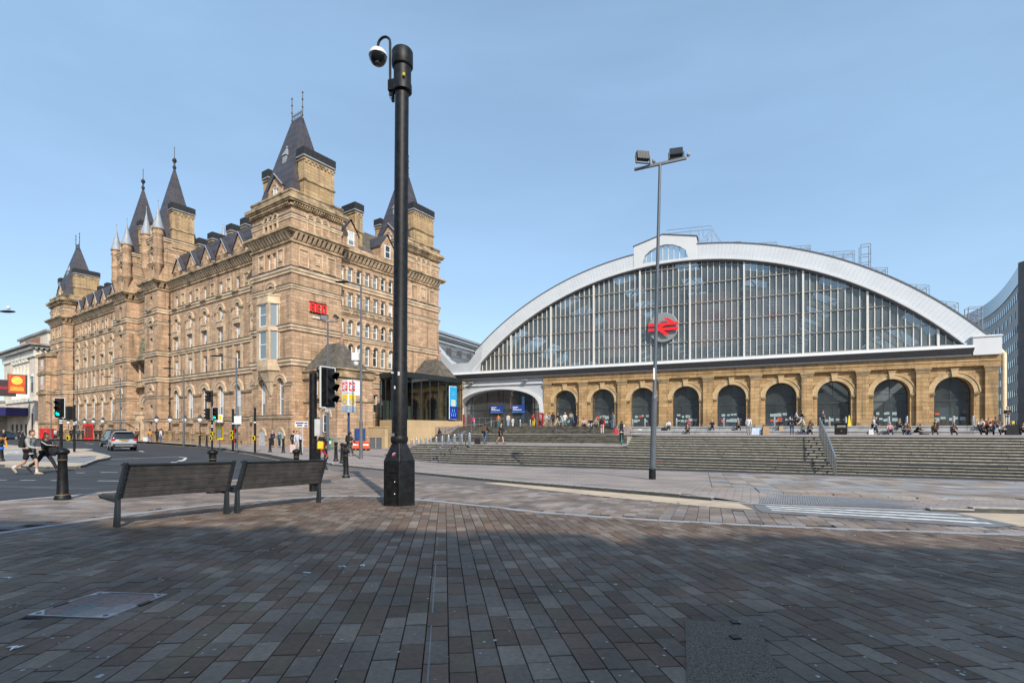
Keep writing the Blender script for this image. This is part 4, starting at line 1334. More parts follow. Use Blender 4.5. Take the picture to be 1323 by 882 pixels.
# hanging advertisement banners seen through the glass (plain generic print)
M_lip = mat('poster red', (0.55, 0.03, 0.04), rough=0.5)
M_txt = mat('poster white', (0.7, 0.72, 0.75), rough=0.5)
PB = [(1.9, 12.4, 3.6, 6.2, (0.5, 0.3, 0.27)), (7.6, 12.9, 4.6, 6.4, (0.62, 0.33, 0.28)), (18.9, 13.6, 5.6, 6.6, (0.62, 0.28, 0.2)), (25.2, 13.3, 5.8, 6.4, (0.4, 0.3, 0.32))]
for n_, (x, zc, w, h, c) in enumerate(PB):
    pt = thing('banner', ['small dark banner with a red motif hanging inside the left part of the glass fan', 'brown banner with red motif and white lines hanging left of the rail symbol', 'rust brown banner with red lips shape hanging right of the rail symbol', 'dark grey banner with red lips shape hanging farthest right behind the glass'][n_], 'banner', stw(x, .75, zc), ST_RZ, 'advertising banners inside the shed')
    mb = MB(); mb.box(-w / 2, w / 2, 0, .04, -h / 2, h / 2); mb.build('sheet', mat('banner print %d' % n_, c, rough=.6, var=.75, scale=.55), pt)
    mb = MB(); mb.prism([(-.9, 0), (-.35, -.55), (.35, -.55), (.9, 0), (.4, .42), (0, .25), (-.4, .42)], 'y', -.03, -.003); mb.build('motif', M_lip, pt, loc=(.2, 0, .3))
    for k in range(5):
        z = -.75 - .38 * k if k < 3 else 1.3 + .36 * (k - 3)
        mb = MB(); mb.box(-.9 + .1 * k, .9 - .12 * k, -.03, -.003, z, z + .16); mb.build('text_line', M_txt, pt, loc=(.2, 0, 0))
# ---- main entrance portal on the left: flat steel arch on red feet
XE0, XE1 = -17.6, XA0 - .02
mb = MB()
def ell(n=20):
    c = (XE0 + XE1) / 2 + .25; a = (XE1 - XE0) / 2 - .75
    return [(c - a * math.cos(math.pi * i / n) , 2.4 + 3.55 * (math.sin(math.pi * i / n) ** .62)) for i in range(n + 1)], c, a
pts, cE, aE = ell()
hole = [(cE + aE, TER + .01)] + pts[::-1] + [(cE - aE, TER + .01)]
hole = hole[::-1]
holed_wall(mb, XE0, XE1, TER, 7.5, [hole], -.1, .3)
mb.build('portal_wall', M_clad2, station)
mb = MB()
for q0, q1 in zip(pts, pts[1:]):
    f = lambda q, y, k: (cE + (q[0] - cE) * k, y, 2.4 + (q[1] - 2.4) * k)
    mb.face([f(q0, -.45, 1), f(q1, -.45, 1), f(q1, -.45, 1.09), f(q0, -.45, 1.09)])
    mb.face([f(q0, -.45, 1), f(q0, .9, .985), f(q1, .9, .985), f(q1, -.45, 1)])
    mb.face([f(q0, -.45, 1.09), f(q1, -.45, 1.09), f(q1, -.11, 1.09), f(q0, -.11, 1.09)])
mb.build('portal_arch', M_clad, station)
for s in (-1, 1):
    x = cE + s * (aE + .05)
    mb = MB(); mb.box(x - .55 if s < 0 else x - .25, x + .35 if s < 0 else x + .5, -.5, .9, TER, 2.45); mb.build('portal_foot', M_dkred, station, bevel=.03)
mb = MB(); mb.box(XE0 - .1, XE1, -.35, -.1, 6.55, 6.72); mb.build('portal_moulding', M_clad, station)
mb = MB(); mb.box(XE0 - .5, XE0 + .05, -.3, .6, TER, 4.2); mb.build('portal_pier', M_gold, station)
mb = MB(); mb.box(XE0 - .48, XE0 + .02, -.28, .6, 4.2, 7.5); mb.build('portal_pier_top', M_clad, station)
# glazed doors behind the portal
mb = MB()
for x in (-15.2, -12.6, -10.0, -7.4, -5.0): mb.box(x - .06, x + .06, 1.2, 1.35, TER, 5.9)
mb.box(-16.4, -3.6, 1.2, 1.34, 2.95, 3.1)
pf = mb.build('entrance_screen', M_fr, station)
for a, b in zip((-16.4, -15.2, -12.6, -10.0, -7.4, -5.0), (-15.2, -12.6, -10.0, -7.4, -5.0, -3.6)):
    mb = MB(); mb.face([(a + .06, 1.27, TER), (b - .06, 1.27, TER), (b - .06, 1.27, 5.9), (a + .06, 1.27, 5.9)]); mb.build('pane', M_gla, pf)
for x in (-11.8, -5.4): 
    mb = MB(); mb.lathe([(.28, TER), (.28, 6.5)], x, 3.4, 12); mb.build('red_column', M_dkred, station)
for k, x in enumerate((-11.0, -7.5)):
    sg = thing('hanging_sign', ['blue entrance sign with white lines of text left of the pair under the steel arch', 'blue entrance sign with white lines of text right of the pair under the steel arch'][k], 'sign', stw(x + .1, .9, 3.15), ST_RZ, 'blue signs over the station doors')
    mb = MB(); mb.box(-1.0, 1.0, -.06, .06, -.55, .55); mb.build('panel', mat('sign blue', (0.02, 0.05, 0.25), rough=.5), sg)
    for j in range(3):
        mb = MB(); mb.box(-.85, [.0, -.2, .55][j], -.07, -.062, .2 - .2 * j, .3 - .2 * j); mb.build('text_line', M_txt, sg)
    mb = MB(); mb.box(-1.0, 1.0, -.07, -.061, -.55, -.4); mb.build('lower_band', mat('sign light blue', (0.05, 0.2, 0.5), rough=.5), sg)
M_cargrey = mat('lamp grey', (0.2, 0.21, 0.22), rough=.5)
for k, x in enumerate((-14.4, -5.7)):
    lm = MB(); lm.box(-.35, .35, -.75, -.3, -.12, .1); lm.box(-.06, .06, -.3, .02, -.05, .05)
    lo = lm.build('bulkhead_lamp', M_cargrey, None, loc=stw(x, -.1, 7.05), rz=ST_RZ, bevel=.03)
    tag(lo, ['grey bulkhead lamp on the white fascia, left end above the portal', 'grey bulkhead lamp on the white fascia, right end next to the stone arcade'][k], 'lamp', 'lamps on the portal fascia')
# ---- second shed to the left: its sloping fascia, glass and long roof
mb = MB()
V0 = (-15.0, 10.05); V1 = (-17.9, 10.05); V2 = (-21.2, 13.3)
def strip(mb, P, Q, y0, y1):
    n = len(P)
    for k in range(n - 1):
        mb.face([(P[k][0], y0, P[k][1]), (P[k + 1][0], y0, P[k + 1][1]), (Q[k + 1][0], y0, Q[k + 1][1]), (Q[k][0], y0, Q[k][1])])
        mb.face([(P[k][0], y0, P[k][1]), (P[k + 1][0], y0, P[k + 1][1]), (P[k + 1][0], y1, P[k + 1][1]), (P[k][0], y1, P[k][1])])
strip(mb, [(-12.6, 12.9), V0, V1, (-19.6, 11.7), (-23, 15.3), (-30, 20)], [(-13.0, 8.7), (-15.2, 8.7), (-18.6, 8.7), (-20.3, 10.4), (-24.1, 13.9), (-31, 18.4)], -.26, 1.2)
mb.build('valley_fascia', M_clad2, station)
mb = MB(); strip(mb, [(-18.6, 8.75), (-20.3, 10.45), (-24.1, 13.95), (-31, 18.4)], [(-18.75, 8.6), (-20.5, 10.25), (-24.3, 13.7), (-31.2, 18.1)], -.34, .2); mb.build('valley_rim', M_clad, station)
mb = MB(); mb.face([(-31, .3, 8.7), (-18.7, .3, 8.7), (-20.4, .3, 10.3), (-24.2, .3, 13.8), (-31, .3, 18.2)]); sg2 = mb.build('side_screen', M_gl, station)
mb = MB()
for k in range(16): mb.box(-30.6 + k * .75 - .05, -30.6 + k * .75 + .05, .18, .34, 8.7, min(18, 8.7 + max(0.2, (-18.9 + 30.6 - k * .75) * .95)))
mb.build('glazing_bar', M_bar, sg2)
mb = MB()
for k in range(9):       # long roof in stepped ridges
    xa = -17.6 - k * 1.9; za = 9.9 + 1.62 * k - .055 * k * k
    xb = -17.6 - (k + 1) * 1.9; zb = 9.9 + 1.62 * (k + 1) - .055 * (k + 1) ** 2
    mb.face([(xa, 1.0, za + .25), (xb, 1.0, zb), (xb, 95, zb), (xa, 95, za + .25)])
    mb.face([(xb, 1.0, zb), (xb, 1.0, zb + .25), (xb, 95, zb + .25), (xb, 95, zb)])
mb.build('side_roof', M_zinc, station)
for k in range(3, 9):
    xb = -17.6 - k * 1.9; zb = 9.9 + 1.62 * k - .055 * k * k
    mb = MB(); mb.box(xb - .12, xb + .12, 1.0, 95, zb + .24, zb + .42); mb.build('roof_ridge', M_clad2 if k % 2 else M_lead, station)
mb = MB()
for k in range(26):
    y = 2 + k * 3.2
    mb.box(-20.3, -19.5, y, y + .25, 11.0, 12.9)
mb.build('roof_brackets', M_lead, station, kind='stuff')
# ---- access ladders and handrails along the rim
M_rail = mat('galvanised rail', (0.42, 0.45, 0.48), rough=.4, metal=.5)
def rimrail(x0, x1, h, n, drop=0.0):
    mb = MB()
    za = ZC + math.sqrt(R1 ** 2 - (x0 - CX) ** 2); zb = ZC + math.sqrt(R1 ** 2 - (x1 - CX) ** 2)
    zt = za + .25
    for y in (.6, 1.5):
        mb.tube([(x0, y, zt), (x1, y, zt - drop)], .03, 4); mb.tube([(x0 + (x1 - x0) * .35, y, zt - .45 - drop * .35), (x1, y, zt - .45 - drop)], .03, 4)
        for k in range(1, n + 1):
            x = x0 + (x1 - x0) * k / n
            mb.tube([(x, y, ZC + math.sqrt(R1 ** 2 - (x - CX) ** 2)), (x, y, zt - drop * k / n)], .03, 4)
        mb.tube([(x1 - (x1 - x0) * .45, y, ZC + math.sqrt(R1 ** 2 - (x1 - (x1 - x0) * .45 - CX) ** 2)), (x1, y, zt - drop)], .025, 4)
    mb.build('roof_rail', M_rail, station)
for a in ((18.5, 22.0, 1, 3, .25), (22.5, 25.8, 1, 3, .3), (26.2, 29.2, 1, 3, .25), (29.5, 33.4, 1, 4, .3), (34.4, 36.4, 1, 2, .2), (37.8, 40.0, 1, 2, .4), (40.4, 42.4, 1, 2, .5), (42.3, 44.0, 1, 2, .5)):
    rimrail(*a)
mb = MB()
for y in (.4, 1.6):
    mb.tube([(13.4, y, 25.3), (18.6, y, 25.0), (19.8, y, 22.8)], .035, 4); mb.tube([(13.4, y, 24.5), (13.4, y, 25.3)], .03, 4); mb.tube([(16.2, y, 24.0), (16.2, y, 25.15)], .03, 4)
    for k in range(4): mb.tube([(17.2 + .5 * k, y, 22.6), (17.2 + .5 * k, y, 25.0 - .35 * max(0, k - 1))], .03, 4)
    mb.tube([(17.1, y, 22.8), (18.6, y, 24.4)], .03, 4)
mb.build('roof_ladder', M_rail, station)
mb = MB()
for y in (.6, 1.6):
    for x in (34.0, 34.9): mb.tube([(x, y, 17.2), (x, y, 20.4)], .05, 4)
    for z in (18.4, 19.3, 20.4): mb.tube([(34.0, y, z), (34.9, y, z)], .04, 4)
for y in (.6, 1.6):
    for x in (43.2, 44.3): mb.tube([(x, y, 10), (x, y, 12.6)], .05, 4)
    for z in (11.4, 12.0, 12.6): mb.tube([(43.2, y, z), (44.3, y, z)], .04, 4)
mb.build('roof_gantry', M_rail, station)
# cream downpipe at the right end
mb = MB(); mb.tube([(XA1 + .35, -.2, TER), (XA1 + .35, -.2, 7.6), (XA1 + .2, .1, 7.95), (XA1 - .1, .3, 8.0)], .22, 10)
mb.build('downpipe', mat('cream paint', (0.62, 0.5, 0.33), rough=.5, var=.15), station, smooth=True)

# ------------------------------------------------------------------ steps and terrace
M_step = mat('worn step stone', (0.37, 0.35, 0.285), rough=.9, var=.3, scale=4, bump=.4)
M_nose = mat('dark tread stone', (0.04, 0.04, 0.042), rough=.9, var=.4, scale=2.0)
M_seat = mat('seat wall granite', (0.33, 0.335, 0.34), rough=.8, var=.25, scale=1.2)
M_green = mat('mossy old step', (0.19, 0.18, 0.135), rough=.95, var=.5, scale=2)
steps = link('station_steps', None, kind='structure')
steps.location = ST; steps.rotation_euler = (0, 0, ST_RZ)
XS = 15.5
YB = -36.9
def gz(x, y):
    q = stw(x, y); return ground(q[0], q[1])
rs = random.Random(9)
stepm = {}
def step_row(x0, x1, y0, y1, z, h, m_top, m_face, name='step'):
    """one course of separate step stones: recessed joints, dark tread and nosing, pale riser"""
    mb = MB(); x = x0
    while x < x1 - .05:
        L = min(x1 - x, rs.uniform(1.3, 2.6))
        if x1 - x - L < .5: L = x1 - x
        t = rs.uniform(-.006, .006); j = rs.uniform(0, .012)
        mb.cur = 1
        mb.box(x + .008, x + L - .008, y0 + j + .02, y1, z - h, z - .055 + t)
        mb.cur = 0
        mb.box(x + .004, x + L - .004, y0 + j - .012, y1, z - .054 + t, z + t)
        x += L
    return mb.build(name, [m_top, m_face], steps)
X0S, X1S = -3.2, 54.0
zb0 = -2.42
zs = [zb0 + .125 * (k + 1) for k in range(6)]
y = YB
for k, z in enumerate(zs):
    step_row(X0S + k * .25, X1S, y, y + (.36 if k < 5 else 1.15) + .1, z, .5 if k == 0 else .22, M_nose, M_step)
    y += .36 if k < 5 else 1.15
mb = MB()
x = X0S
while x < X1S:
    mb.face([(x, YB - .55, gz(x, YB - .55) + .108), (x + 2, YB - .55, gz(x + 2, YB - .55) + .108), (x + 2, YB + .1, gz(x + 2, YB) + .112), (x, YB + .1, gz(x, YB) + .112)]); x += 2
mb.build('foot_strip', mat('blue slate strip', (0.1, 0.11, 0.13), rough=.8), steps)
z = zs[-1]
yl = y
for k in range(9):
    z += .143
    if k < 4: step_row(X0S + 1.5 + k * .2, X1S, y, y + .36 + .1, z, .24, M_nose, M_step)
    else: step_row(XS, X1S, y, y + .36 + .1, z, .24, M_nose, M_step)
    y += .36
YT = y            # back of the flight
ZL = z            # right landing level
ZM = zs[-1] + 4 * .143   # left landing level
mb = MB()
mb.box(XS, 60, YT - .05, -3.45, ZL - .9, ZL - .004)
mb.build('upper_landing', M_setts, steps)
mb = MB(); mb.box(XS - .02, XS, yl + 4 * .36, -5.2, ZM, ZL - .01); mb.build('landing_cheek', M_step, steps)
yA, yB_, XB = -24.0, -15.0, 10.2
mb = MB(); mb.box(-3.0, XS, yl + 4 * .36 + .05, yA + .1, ZM - .9, ZM - .006); mb.build('lower_landing', M_setts, steps)
zz = ZM
for k in range(5):
    zz += .143; step_row(-6.0, XS - .01, yA + .34 * k, yA + .34 * k + .45, zz, .2, M_nose, M_green)
ZI = ZL
mb = MB(); mb.box(-6.2, XS, yA + 1.75, -3.45, ZI - .9, ZI - .004); mb.build('middle_landing', M_setts, steps)
nB = 6
for k in range(nB):
    zz += (TER - ZI) / nB; step_row(-9.0, XB, yB_ + .34 * k, yB_ + .34 * k + .45, zz, .2, M_nose, M_green)
mb = MB(); mb.box(-19, XB, yB_ + .34 * nB, .3, TER - 1.2, TER - .003); mb.box(XB, 60, -3.5, .3, TER - 1.2, TER - .003); terrace = mb.build('terrace', M_setts, steps)
# seat walls in two tiers in front of the terrace
for n_, (ya, yb, z0, z1) in enumerate(((-6.4, -5.0, ZL - .3, -0.02), (-5.0, -3.4, -.3, TER + .0))):
    x = XB + .02
    while x < 54:
        L = 2.4
        mb = MB(); mb.box(x + .01, x + L - .01, ya + .09, yb, z0, z1 - .13); mb.box(x + .004, x + L - .004, ya, yb, z1 - .125, z1)
        mb.build('seat_stone', M_seat, steps, bevel=.012)
        x += L
# ------------------------------------------------------------------ handrails, steel bollards, terrace rail
M_stain = mat('brushed stainless steel', (0.5, 0.51, 0.52), rough=.28, metal=.9, var=.15, scale=4)
M_postd = mat('dark grey rail post', (0.12, 0.125, 0.13), rough=.5)
def handrail(label, pts, foot, cat='handrail', group='handrails on the station steps', end=True):
    """pts: station-frame rail line; foot(x, y) gives the floor under each post"""
    o = thing('handrail', label, cat, stw(pts[0][0], pts[0][1], foot(*pts[0][:2])), ST_RZ, group)
    off = Vector((pts[0][0], pts[0][1], foot(*pts[0][:2])))
    P_ = [Vector(q) - off for q in pts]
    mb = MB(); mb.tube(P_, .042, 8); mb.build('rail', M_stain, o, smooth=True)
    for q, r in zip(pts, P_):
        f = foot(q[0], q[1]) - off.z
        mb = MB(); mb.tube([(r.x, r.y, f), (r.x, r.y, r.z)], .034, 6); mb.build('post', M_postd, o)
    return o
def stepz(x, y):
    if y < YB: return gz(x, y)
    k = (y - YB) / .36
    if k < 5: return zs[int(k)]
    if y < yl: return zs[-1]
    j = int((y - yl) / .36)
    if x > XS: return min(ZL, zs[-1] + .143 * (j + 1))
    if y < yA: return min(ZM, zs[-1] + .143 * (j + 1))
    if y < yB_ or x > XB: return min(ZL, ZM + .143 * (int((y - yA) / .34) + 1))
    return min(TER, ZI + (TER - ZI) / nB * (int((y - yB_) / .34) + 1))
xr = 21.05
def lin(a, b, n): return [a + (b - a) * i / (n - 1) for i in range(n)]
xr = 26.7
handrail('long handrail up the right part of the steps, in two lengths', [(xr, q, stepz(xr, q) + .92 if 0 else -2.42 + (q - YB) * .385 + 1.1) for q in lin(YB - .1, YB + 2.3, 5)] + [(xr, q, -2.42 + (q - YB) * .31 + 1.25) for q in lin(YB + 2.9, YB + 6.2, 6)], stepz)
handrail('handrail at the left end of the lower steps beside the steel posts', [(3.2, q, max(stepz(3.2, q) + .95, -1.45 + (q - YB) * .33)) for q in lin(YB - .3, YB + 4.3, 6)], stepz)
handrail('short handrail on the upper steps near the middle, left of a pair', [(4.2, q, stepz(4.2, q) + .95) for q in (yB_ - .2, yB_ + 2.3)], stepz)
handrail('short handrail on the upper steps near the middle, right of a pair', [(8.3, q, stepz(8.3, q) + .95) for q in (yB_ - .2, yB_ + 2.3)], stepz)
handrail('handrail climbing beside the sandstone base wall to the entrance', [(-3.2, q, max(stepz(-3.2, q), ZM + (q - yA) * .13) + 1.0) for q in lin(yA - 1.5, yB_ + 2.4, 6)], lambda x, y: stepz(x, y))
# steel bollards: a row falling away to the left of the landing, others before the doors
def steel_bollard():
    o = thing('steel_bollard', 'x', 'bollard')
    mb = MB(); mb.lathe([(.105, 0), (.105, .92), (.09, .97), (0, .985)], seg=16); mb.build('tube', M_stain, o, smooth=True)
    mb = MB(); mb.lathe([(.108, .86), (.108, .9)], seg=16); mb.build('band', M_lead, o)
    return o
sb0 = steel_bollard()
PAIRS = [(606.7, 576, 38.3), (596.5, 576.3, 39.6), (587.3, 576.8, 41), (579.6, 577.2, 42.5), (571.4, 577.6, 44), (563.7, 578, 45.6), (556.7, 578.3, 47.2), (550, 578.6, 48.8), (544, 578.8, 50.4), (538, 579, 52), (531.8, 579.2, 53.6)]
first = True
ramp = []
for k, (px, py, Y) in enumerate(PAIRS):
    zq = -(py - 556) / 661.5 * Y
    loc = (at(px, Y), Y, zq); ramp.append(loc)
    lab = '%s stainless steel bollard of the row beside the sandstone base wall, counted from the right' % 'first second third fourth fifth sixth seventh eighth ninth tenth eleventh'.split()[k]
    if first:
        sb0.location = loc; sb0['label'] = lab; sb0['group'] = 'steel bollards beside the base wall'; first = False
    else: copy_tree(sb0, loc, 0, lab, 'steel bollards beside the base wall')
mb = MB()
for a, b in zip(ramp, ramp[1:]):
    mb.face([(a[0] - 2.5, a[1] - 2.2, min(a[2], ground(a[0] - 2.5, a[1] - 2.2) + .13)), (a[0] + 3.2, a[1] + 1.5, a[2]), (b[0] + 3.2, b[1] + 1.5, b[2]), (b[0] - 2.5, b[1] - 2.2, min(b[2], ground(b[0] - 2.5, b[1] - 2.2) + .13))])
mb.build('side_ramp', M_setts, None, kind='structure')
for k, (i, s) in enumerate([(i, s) for i in range(2, 9) for s in (-.75, .75)] + [(-1.6, 0), (-.9, 0), (-.3, 0), (-2.2, .6)]):
    if k >= 14: x, y = [(-9.8, -3.0), (-5.2, -3.4), (-3.8, -3.2), (-12.5, -3.0)][k - 14]
    else: x, y = BAY * i + s, -2.6
    copy_tree(sb0, stw(x, y, TER), 0, ('%s stainless steel bollard before the %s stone arch' % (('right', 'left')[k % 2 == 0], 'first second third fourth fifth sixth seventh eighth ninth'.split()[2 + k // 2])) if k < 14 else '%s stainless steel bollard before the portal doors, from the left' % ('first', 'third', 'fourth', 'zeroth')[k - 14].replace('first', 'second').replace('zeroth', 'first'), 'steel bollards on the terrace')
# ------------------------------------------------------------------ glass pavilion on its sandstone base (hotel street frame)
HA = math.atan2(-.567, .824)
M_dkgl = clear_glass('dark pavilion glass', (0.3, 0.36, 0.36), 0.02, .12)
M_base = ashlar('sawn sandstone base', (0.5, 0.39, 0.235), (0.46, 0.36, 0.22), (0.36, 0.29, 0.18), 1.4, 0.7, soot=.12, joint=.006)
pav = thing('glass_pavilion', 'dark glass pavilion on a sandstone base between the hotel and the station portal', 'glass pavilion', (-12.6, 59.0, -2.3), HA)
PZ = 2.3
L1, L2 = 3.9, 10.6     # towards the street, along the side
mb = MB(); mb.box(-L1, 0, 0, L2, -.4, PZ + 1.25); mb.build('base_wall', M_base, pav)
mb = MB(); mb.box(-L1 - .02, .05, -.05, L2, PZ + 6.2, PZ + 6.85); mb.box(-L1 + .05, 0 - .05, .05, L2, PZ + 6.0, PZ + 6.2); mb.build('roof', mat('black glass fascia', (0.02, 0.025, 0.027), rough=.15), pav)
for k in range(8):
    q = k * (L2 / 7)
    mb = MB(); mb.box(-.12, -.02, q - .05, q + .05, PZ + 1.25, PZ + 6.0); mb.build('mullion', M_fr, pav)
    if k < 7:
        mb = MB(); mb.face([(-.04, q + .05, PZ + 1.25), (-.04, q + L2 / 7 - .05, PZ + 1.25), (-.04, q + L2 / 7 - .05, PZ + 6.2), (-.04, q + .05, PZ + 6.2)]); mb.build('pane', M_dkgl, pav)
for k in range(5):
    q = -L1 + k * L1 / 4.0
    mb = MB(); mb.box(q - .05, q + .05, .02, .12, PZ + 1.25, PZ + 6.0); mb.build('mullion', M_fr, pav)
    if k < 4:
        mb = MB(); mb.face([(q + .05, .04, PZ + 1.25), (q + L1 / 4 - .05, .04, PZ + 1.25), (q + L1 / 4 - .05, .04, PZ + 6.2), (q + .05, .04, PZ + 6.2)]); mb.build('pane', M_dkgl, pav)
mb = MB()
for q in (2.2, 5.0, 7.6): mb.box(-2.6, -2.3, q, q + .2, PZ + 1.25, PZ + 6)
mb.box(-L1 + .2, -L1 + .5, .3, L2, PZ + 1.25, PZ + 3.6)
mb.build('interior_pier', mat('pale interior plaster', (0.45, 0.44, 0.4), rough=.8), pav)
mb = MB()
for q in (1.2, 3.4, 4.2, 6.4, 8.8): mb.box(-1.6, -1.1, q, q + .7, PZ + 1.25, PZ + 6)
mb.box(-L1 + .1, -L1 + .16, .2, L2, PZ + 3.6, PZ + 6)
mb.build('dark_fitting', M_fr, pav)
mb = MB(); mb.box(-1.6, -1.0, 0.0 - .03, .0, .1, PZ + .45); mb.build('door', M_fr, pav)
mb = MB(); mb.box(-1.45, -.75, -.05, -.032, .2, PZ + .2); mb.build('poster_panel', mat('blue poster', (0.02, 0.1, 0.5), rough=.5), pav)
# info board: cyan upper half, navy lower half, pale square and figures
ib = thing('information_board', 'tall blue information board with a pale square fixed to the glass pavilion', 'sign', (-12.6 + .567 * 8.5 + .14, 59 + .824 * 8.5 - .1, PZ - 2.3 + 1.4), HA + R(90))
mb = MB(); mb.box(-.75, .75, -.1, 0, 0, 4.3); mb.build('panel', mat('white board edge', (0.55, 0.68, 0.75), rough=.4), ib, bevel=.06)
mb = MB(); mb.box(-.68, .68, -.12, -.102, 1.75, 4.22); mb.build('upper_panel', mat('cyan print', (0.02, 0.32, 0.62), rough=.4, var=.08), ib)
mb = MB(); mb.box(-.68, .68, -.12, -.102, .08, 1.745); mb.build('lower_panel', mat('navy print', (0.01, 0.02, 0.3), rough=.4, var=.08), ib)
mb = MB(); mb.box(-.42, .42, -.135, -.122, 1.7, 2.55); mb.build('map_square', mat('pale green print', (0.5, 0.6, 0.5), rough=.5, var=.3, scale=6), ib)
for (x, z) in ((-.2, 1.15), (.2, 1.15), (-.36, .6), (0, .6), (.36, .6)):
    mb = MB(); mb.ball((0, -.127, .2), .07, .01, .07, 8, 5); mb.box(-.06, .06, -.135, -.122, -.18, .1); mb.build('figure_icon', mat('cyan icon', (0.05, 0.45, 0.75), rough=.4), ib, loc=(x, 0, z))
for z in (3.1, 3.3, 3.5):
    mb = MB(); mb.box(-.3, .3, -.128, -.122, z, z + .05); mb.build('text_line', mat('cyan text', (0.2, 0.55, 0.8), rough=.4), ib)
# wall continuing from the pavilion to the steps, with a railing on top
bw = thing('base_wall', 'sandstone retaining wall with a grey railing running from the pavilion to the steps', 'wall', stw(-16.0, -5.2, -2.3), ST_RZ)
mb = MB(); mb.box(-.5, 7.4, 0, .5, -.4, 2.3 + TER - .05); mb.build('wall_stones', M_base, bw)
mb = MB(); mb.box(-.55, 7.45, -.05, .55, 2.3 + TER - .05, 2.3 + TER + .03); mb.build('coping', M_base, bw)
for k in range(9):
    mb = MB(); mb.box(-.3 + k * .95 - .025, -.3 + k * .95 + .025, .2, .26, 2.3 + TER, 2.3 + TER + 1.25); mb.build('rail_post', M_postd, bw)
for z in (.35, .75, 1.25):
    mb = MB(); mb.tube([(-.4, .23, 2.3 + TER + z), (7.4, .23, 2.3 + TER + z)], .028 if z < 1 else .045, 6); mb.build('rail', M_postd, bw)
# ------------------------------------------------------------------ hotel (frame: x along the street front, negative to the left; y into the block)
M_hot = ashlar('hotel sandstone', (0.58, 0.415, 0.28), (0.4, 0.28, 0.185), (0.22, 0.155, 0.105), 0.95, 0.36, soot=.85, joint=.014)
M_hotl = mat('dressed hotel stone', (0.53, 0.4, 0.27), rough=.85, var=.35, scale=.9, bump=.3)
M_hotd = mat('sooty hotel moulding', (0.36, 0.265, 0.16), rough=.9, var=.75, scale=.9, bump=.3)
M_soot = mat('soot blackened cap', (0.075, 0.066, 0.055), rough=.95, var=.6, scale=1.5)
M_chim = ashlar('chimney stone', (0.5, 0.38, 0.22), (0.4, 0.29, 0.165), (0.2, 0.145, 0.09), .9, .36, soot=.75, joint=.014)
M_slate = courses('purple slate', (0.062, 0.057, 0.068), (0.075, 0.068, 0.078), (0.04, 0.038, 0.045), .4, .25, .02, rough=.55)
M_mslate = mat('mossy stone slate', (0.105, 0.092, 0.075), rough=.9, var=.5, scale=2.0, bump=.5)
M_cap = mat('black pot guard', (0.016, 0.017, 0.019), rough=.7)
M_leadw = mat('pale lead', (0.27, 0.3, 0.335), rough=.5, var=.2, scale=2)
M_iron = mat('dark ironwork', (0.03, 0.03, 0.035), rough=.5)
M_sash = mat('white sash paint', (0.72, 0.72, 0.7), rough=.45, var=.08)
M_win = glass('hotel window glass', (0.16, 0.19, 0.2), .05, 2.0)
M_wind = glass('dark hotel glass', (0.03, 0.04, 0.045), .04, 1.7)
M_blind = mat('pale window blind', (0.52, 0.55, 0.56), rough=.6, var=.15)
HO = (-23.7, 55.0, -2.3); HZ = 2.3
hotel = thing('hotel', 'long Victorian sandstone hotel with slate spires, dormers and rows of arched windows', 'hotel', HO, HA)
HM = Matrix.Translation((HO[0], HO[1], 0)) @ Matrix.Rotation(HA, 4, 'Z')
def hw(x, y, z=0):
    q = HM @ Vector((x, y, z)); return (q.x, q.y, q.z)
class HB(MB):
    """mesh in a facade frame: s along the face, d inwards, z from eye level"""
    def __init__(s, face=0, o=(0, 0)):
        T = Matrix.Translation((o[0], o[1], HZ + (.005 if face else 0)))
        if face: T = T @ Matrix.Rotation(R(90), 4, 'Z')
        super().__init__(T)
def F(kind):
    return kind
# facade frames: Lime front: face 0, s = x, d = y. South front: face 1, s = y, d = -x
def win_mesh(name, w, h, arch, light=True, rails=(.5,), mull=0):
    """sash window with its pane; origin at the sill centre; depth into the opening along +y"""
    fr = MB(); t = .11
    hs = h - (w / 2 if arch else 0)
    fr.box(-w / 2, -w / 2 + t, 0, .1, 0, hs); fr.box(w / 2 - t, w / 2, 0, .1, 0, hs)
    fr.box(-w / 2 + t, w / 2 - t, 0, .1, 0, t)
    if arch: arch_band(fr, 0, hs, w / 2 - t, w / 2, 0, .1, 10)
    else: fr.box(-w / 2 + t, w / 2 - t, 0, .1, h - t, h)
    for r in rails: fr.box(-w / 2 + t, w / 2 - t, .012, .09, h * r - .045, h * r + .045)
    for m in range(mull):
        x = -w / 2 + w * (m + 1) / (mull + 1); fr.box(x - .03, x + .03, .015, .085, t, hs)
    g = MB()
    pts = arch_hole(0, w - .1, 0.03, hs, 10) if arch else [(-w / 2 + .04, .03), (w / 2 - .04, .03), (w / 2 - .04, h - .04), (-w / 2 + .04, h - .04)]
    g.face([(a, .05, b) for a, b in pts])
    b = MB()
    k = .66 if light else .0
    if k: b.face([(-w / 2 + .06, .03, h * (1 - k)), (w / 2 - .06, .03, h * (1 - k)), (w / 2 - .06, .03, hs), (-w / 2 + .06, .03, hs)])
    return fr.mesh(name, M_sash), g.mesh('pane', M_win if light else M_wind), (b.mesh('blind', M_blind) if k else None)
WT = {}
rw = random.Random(21)
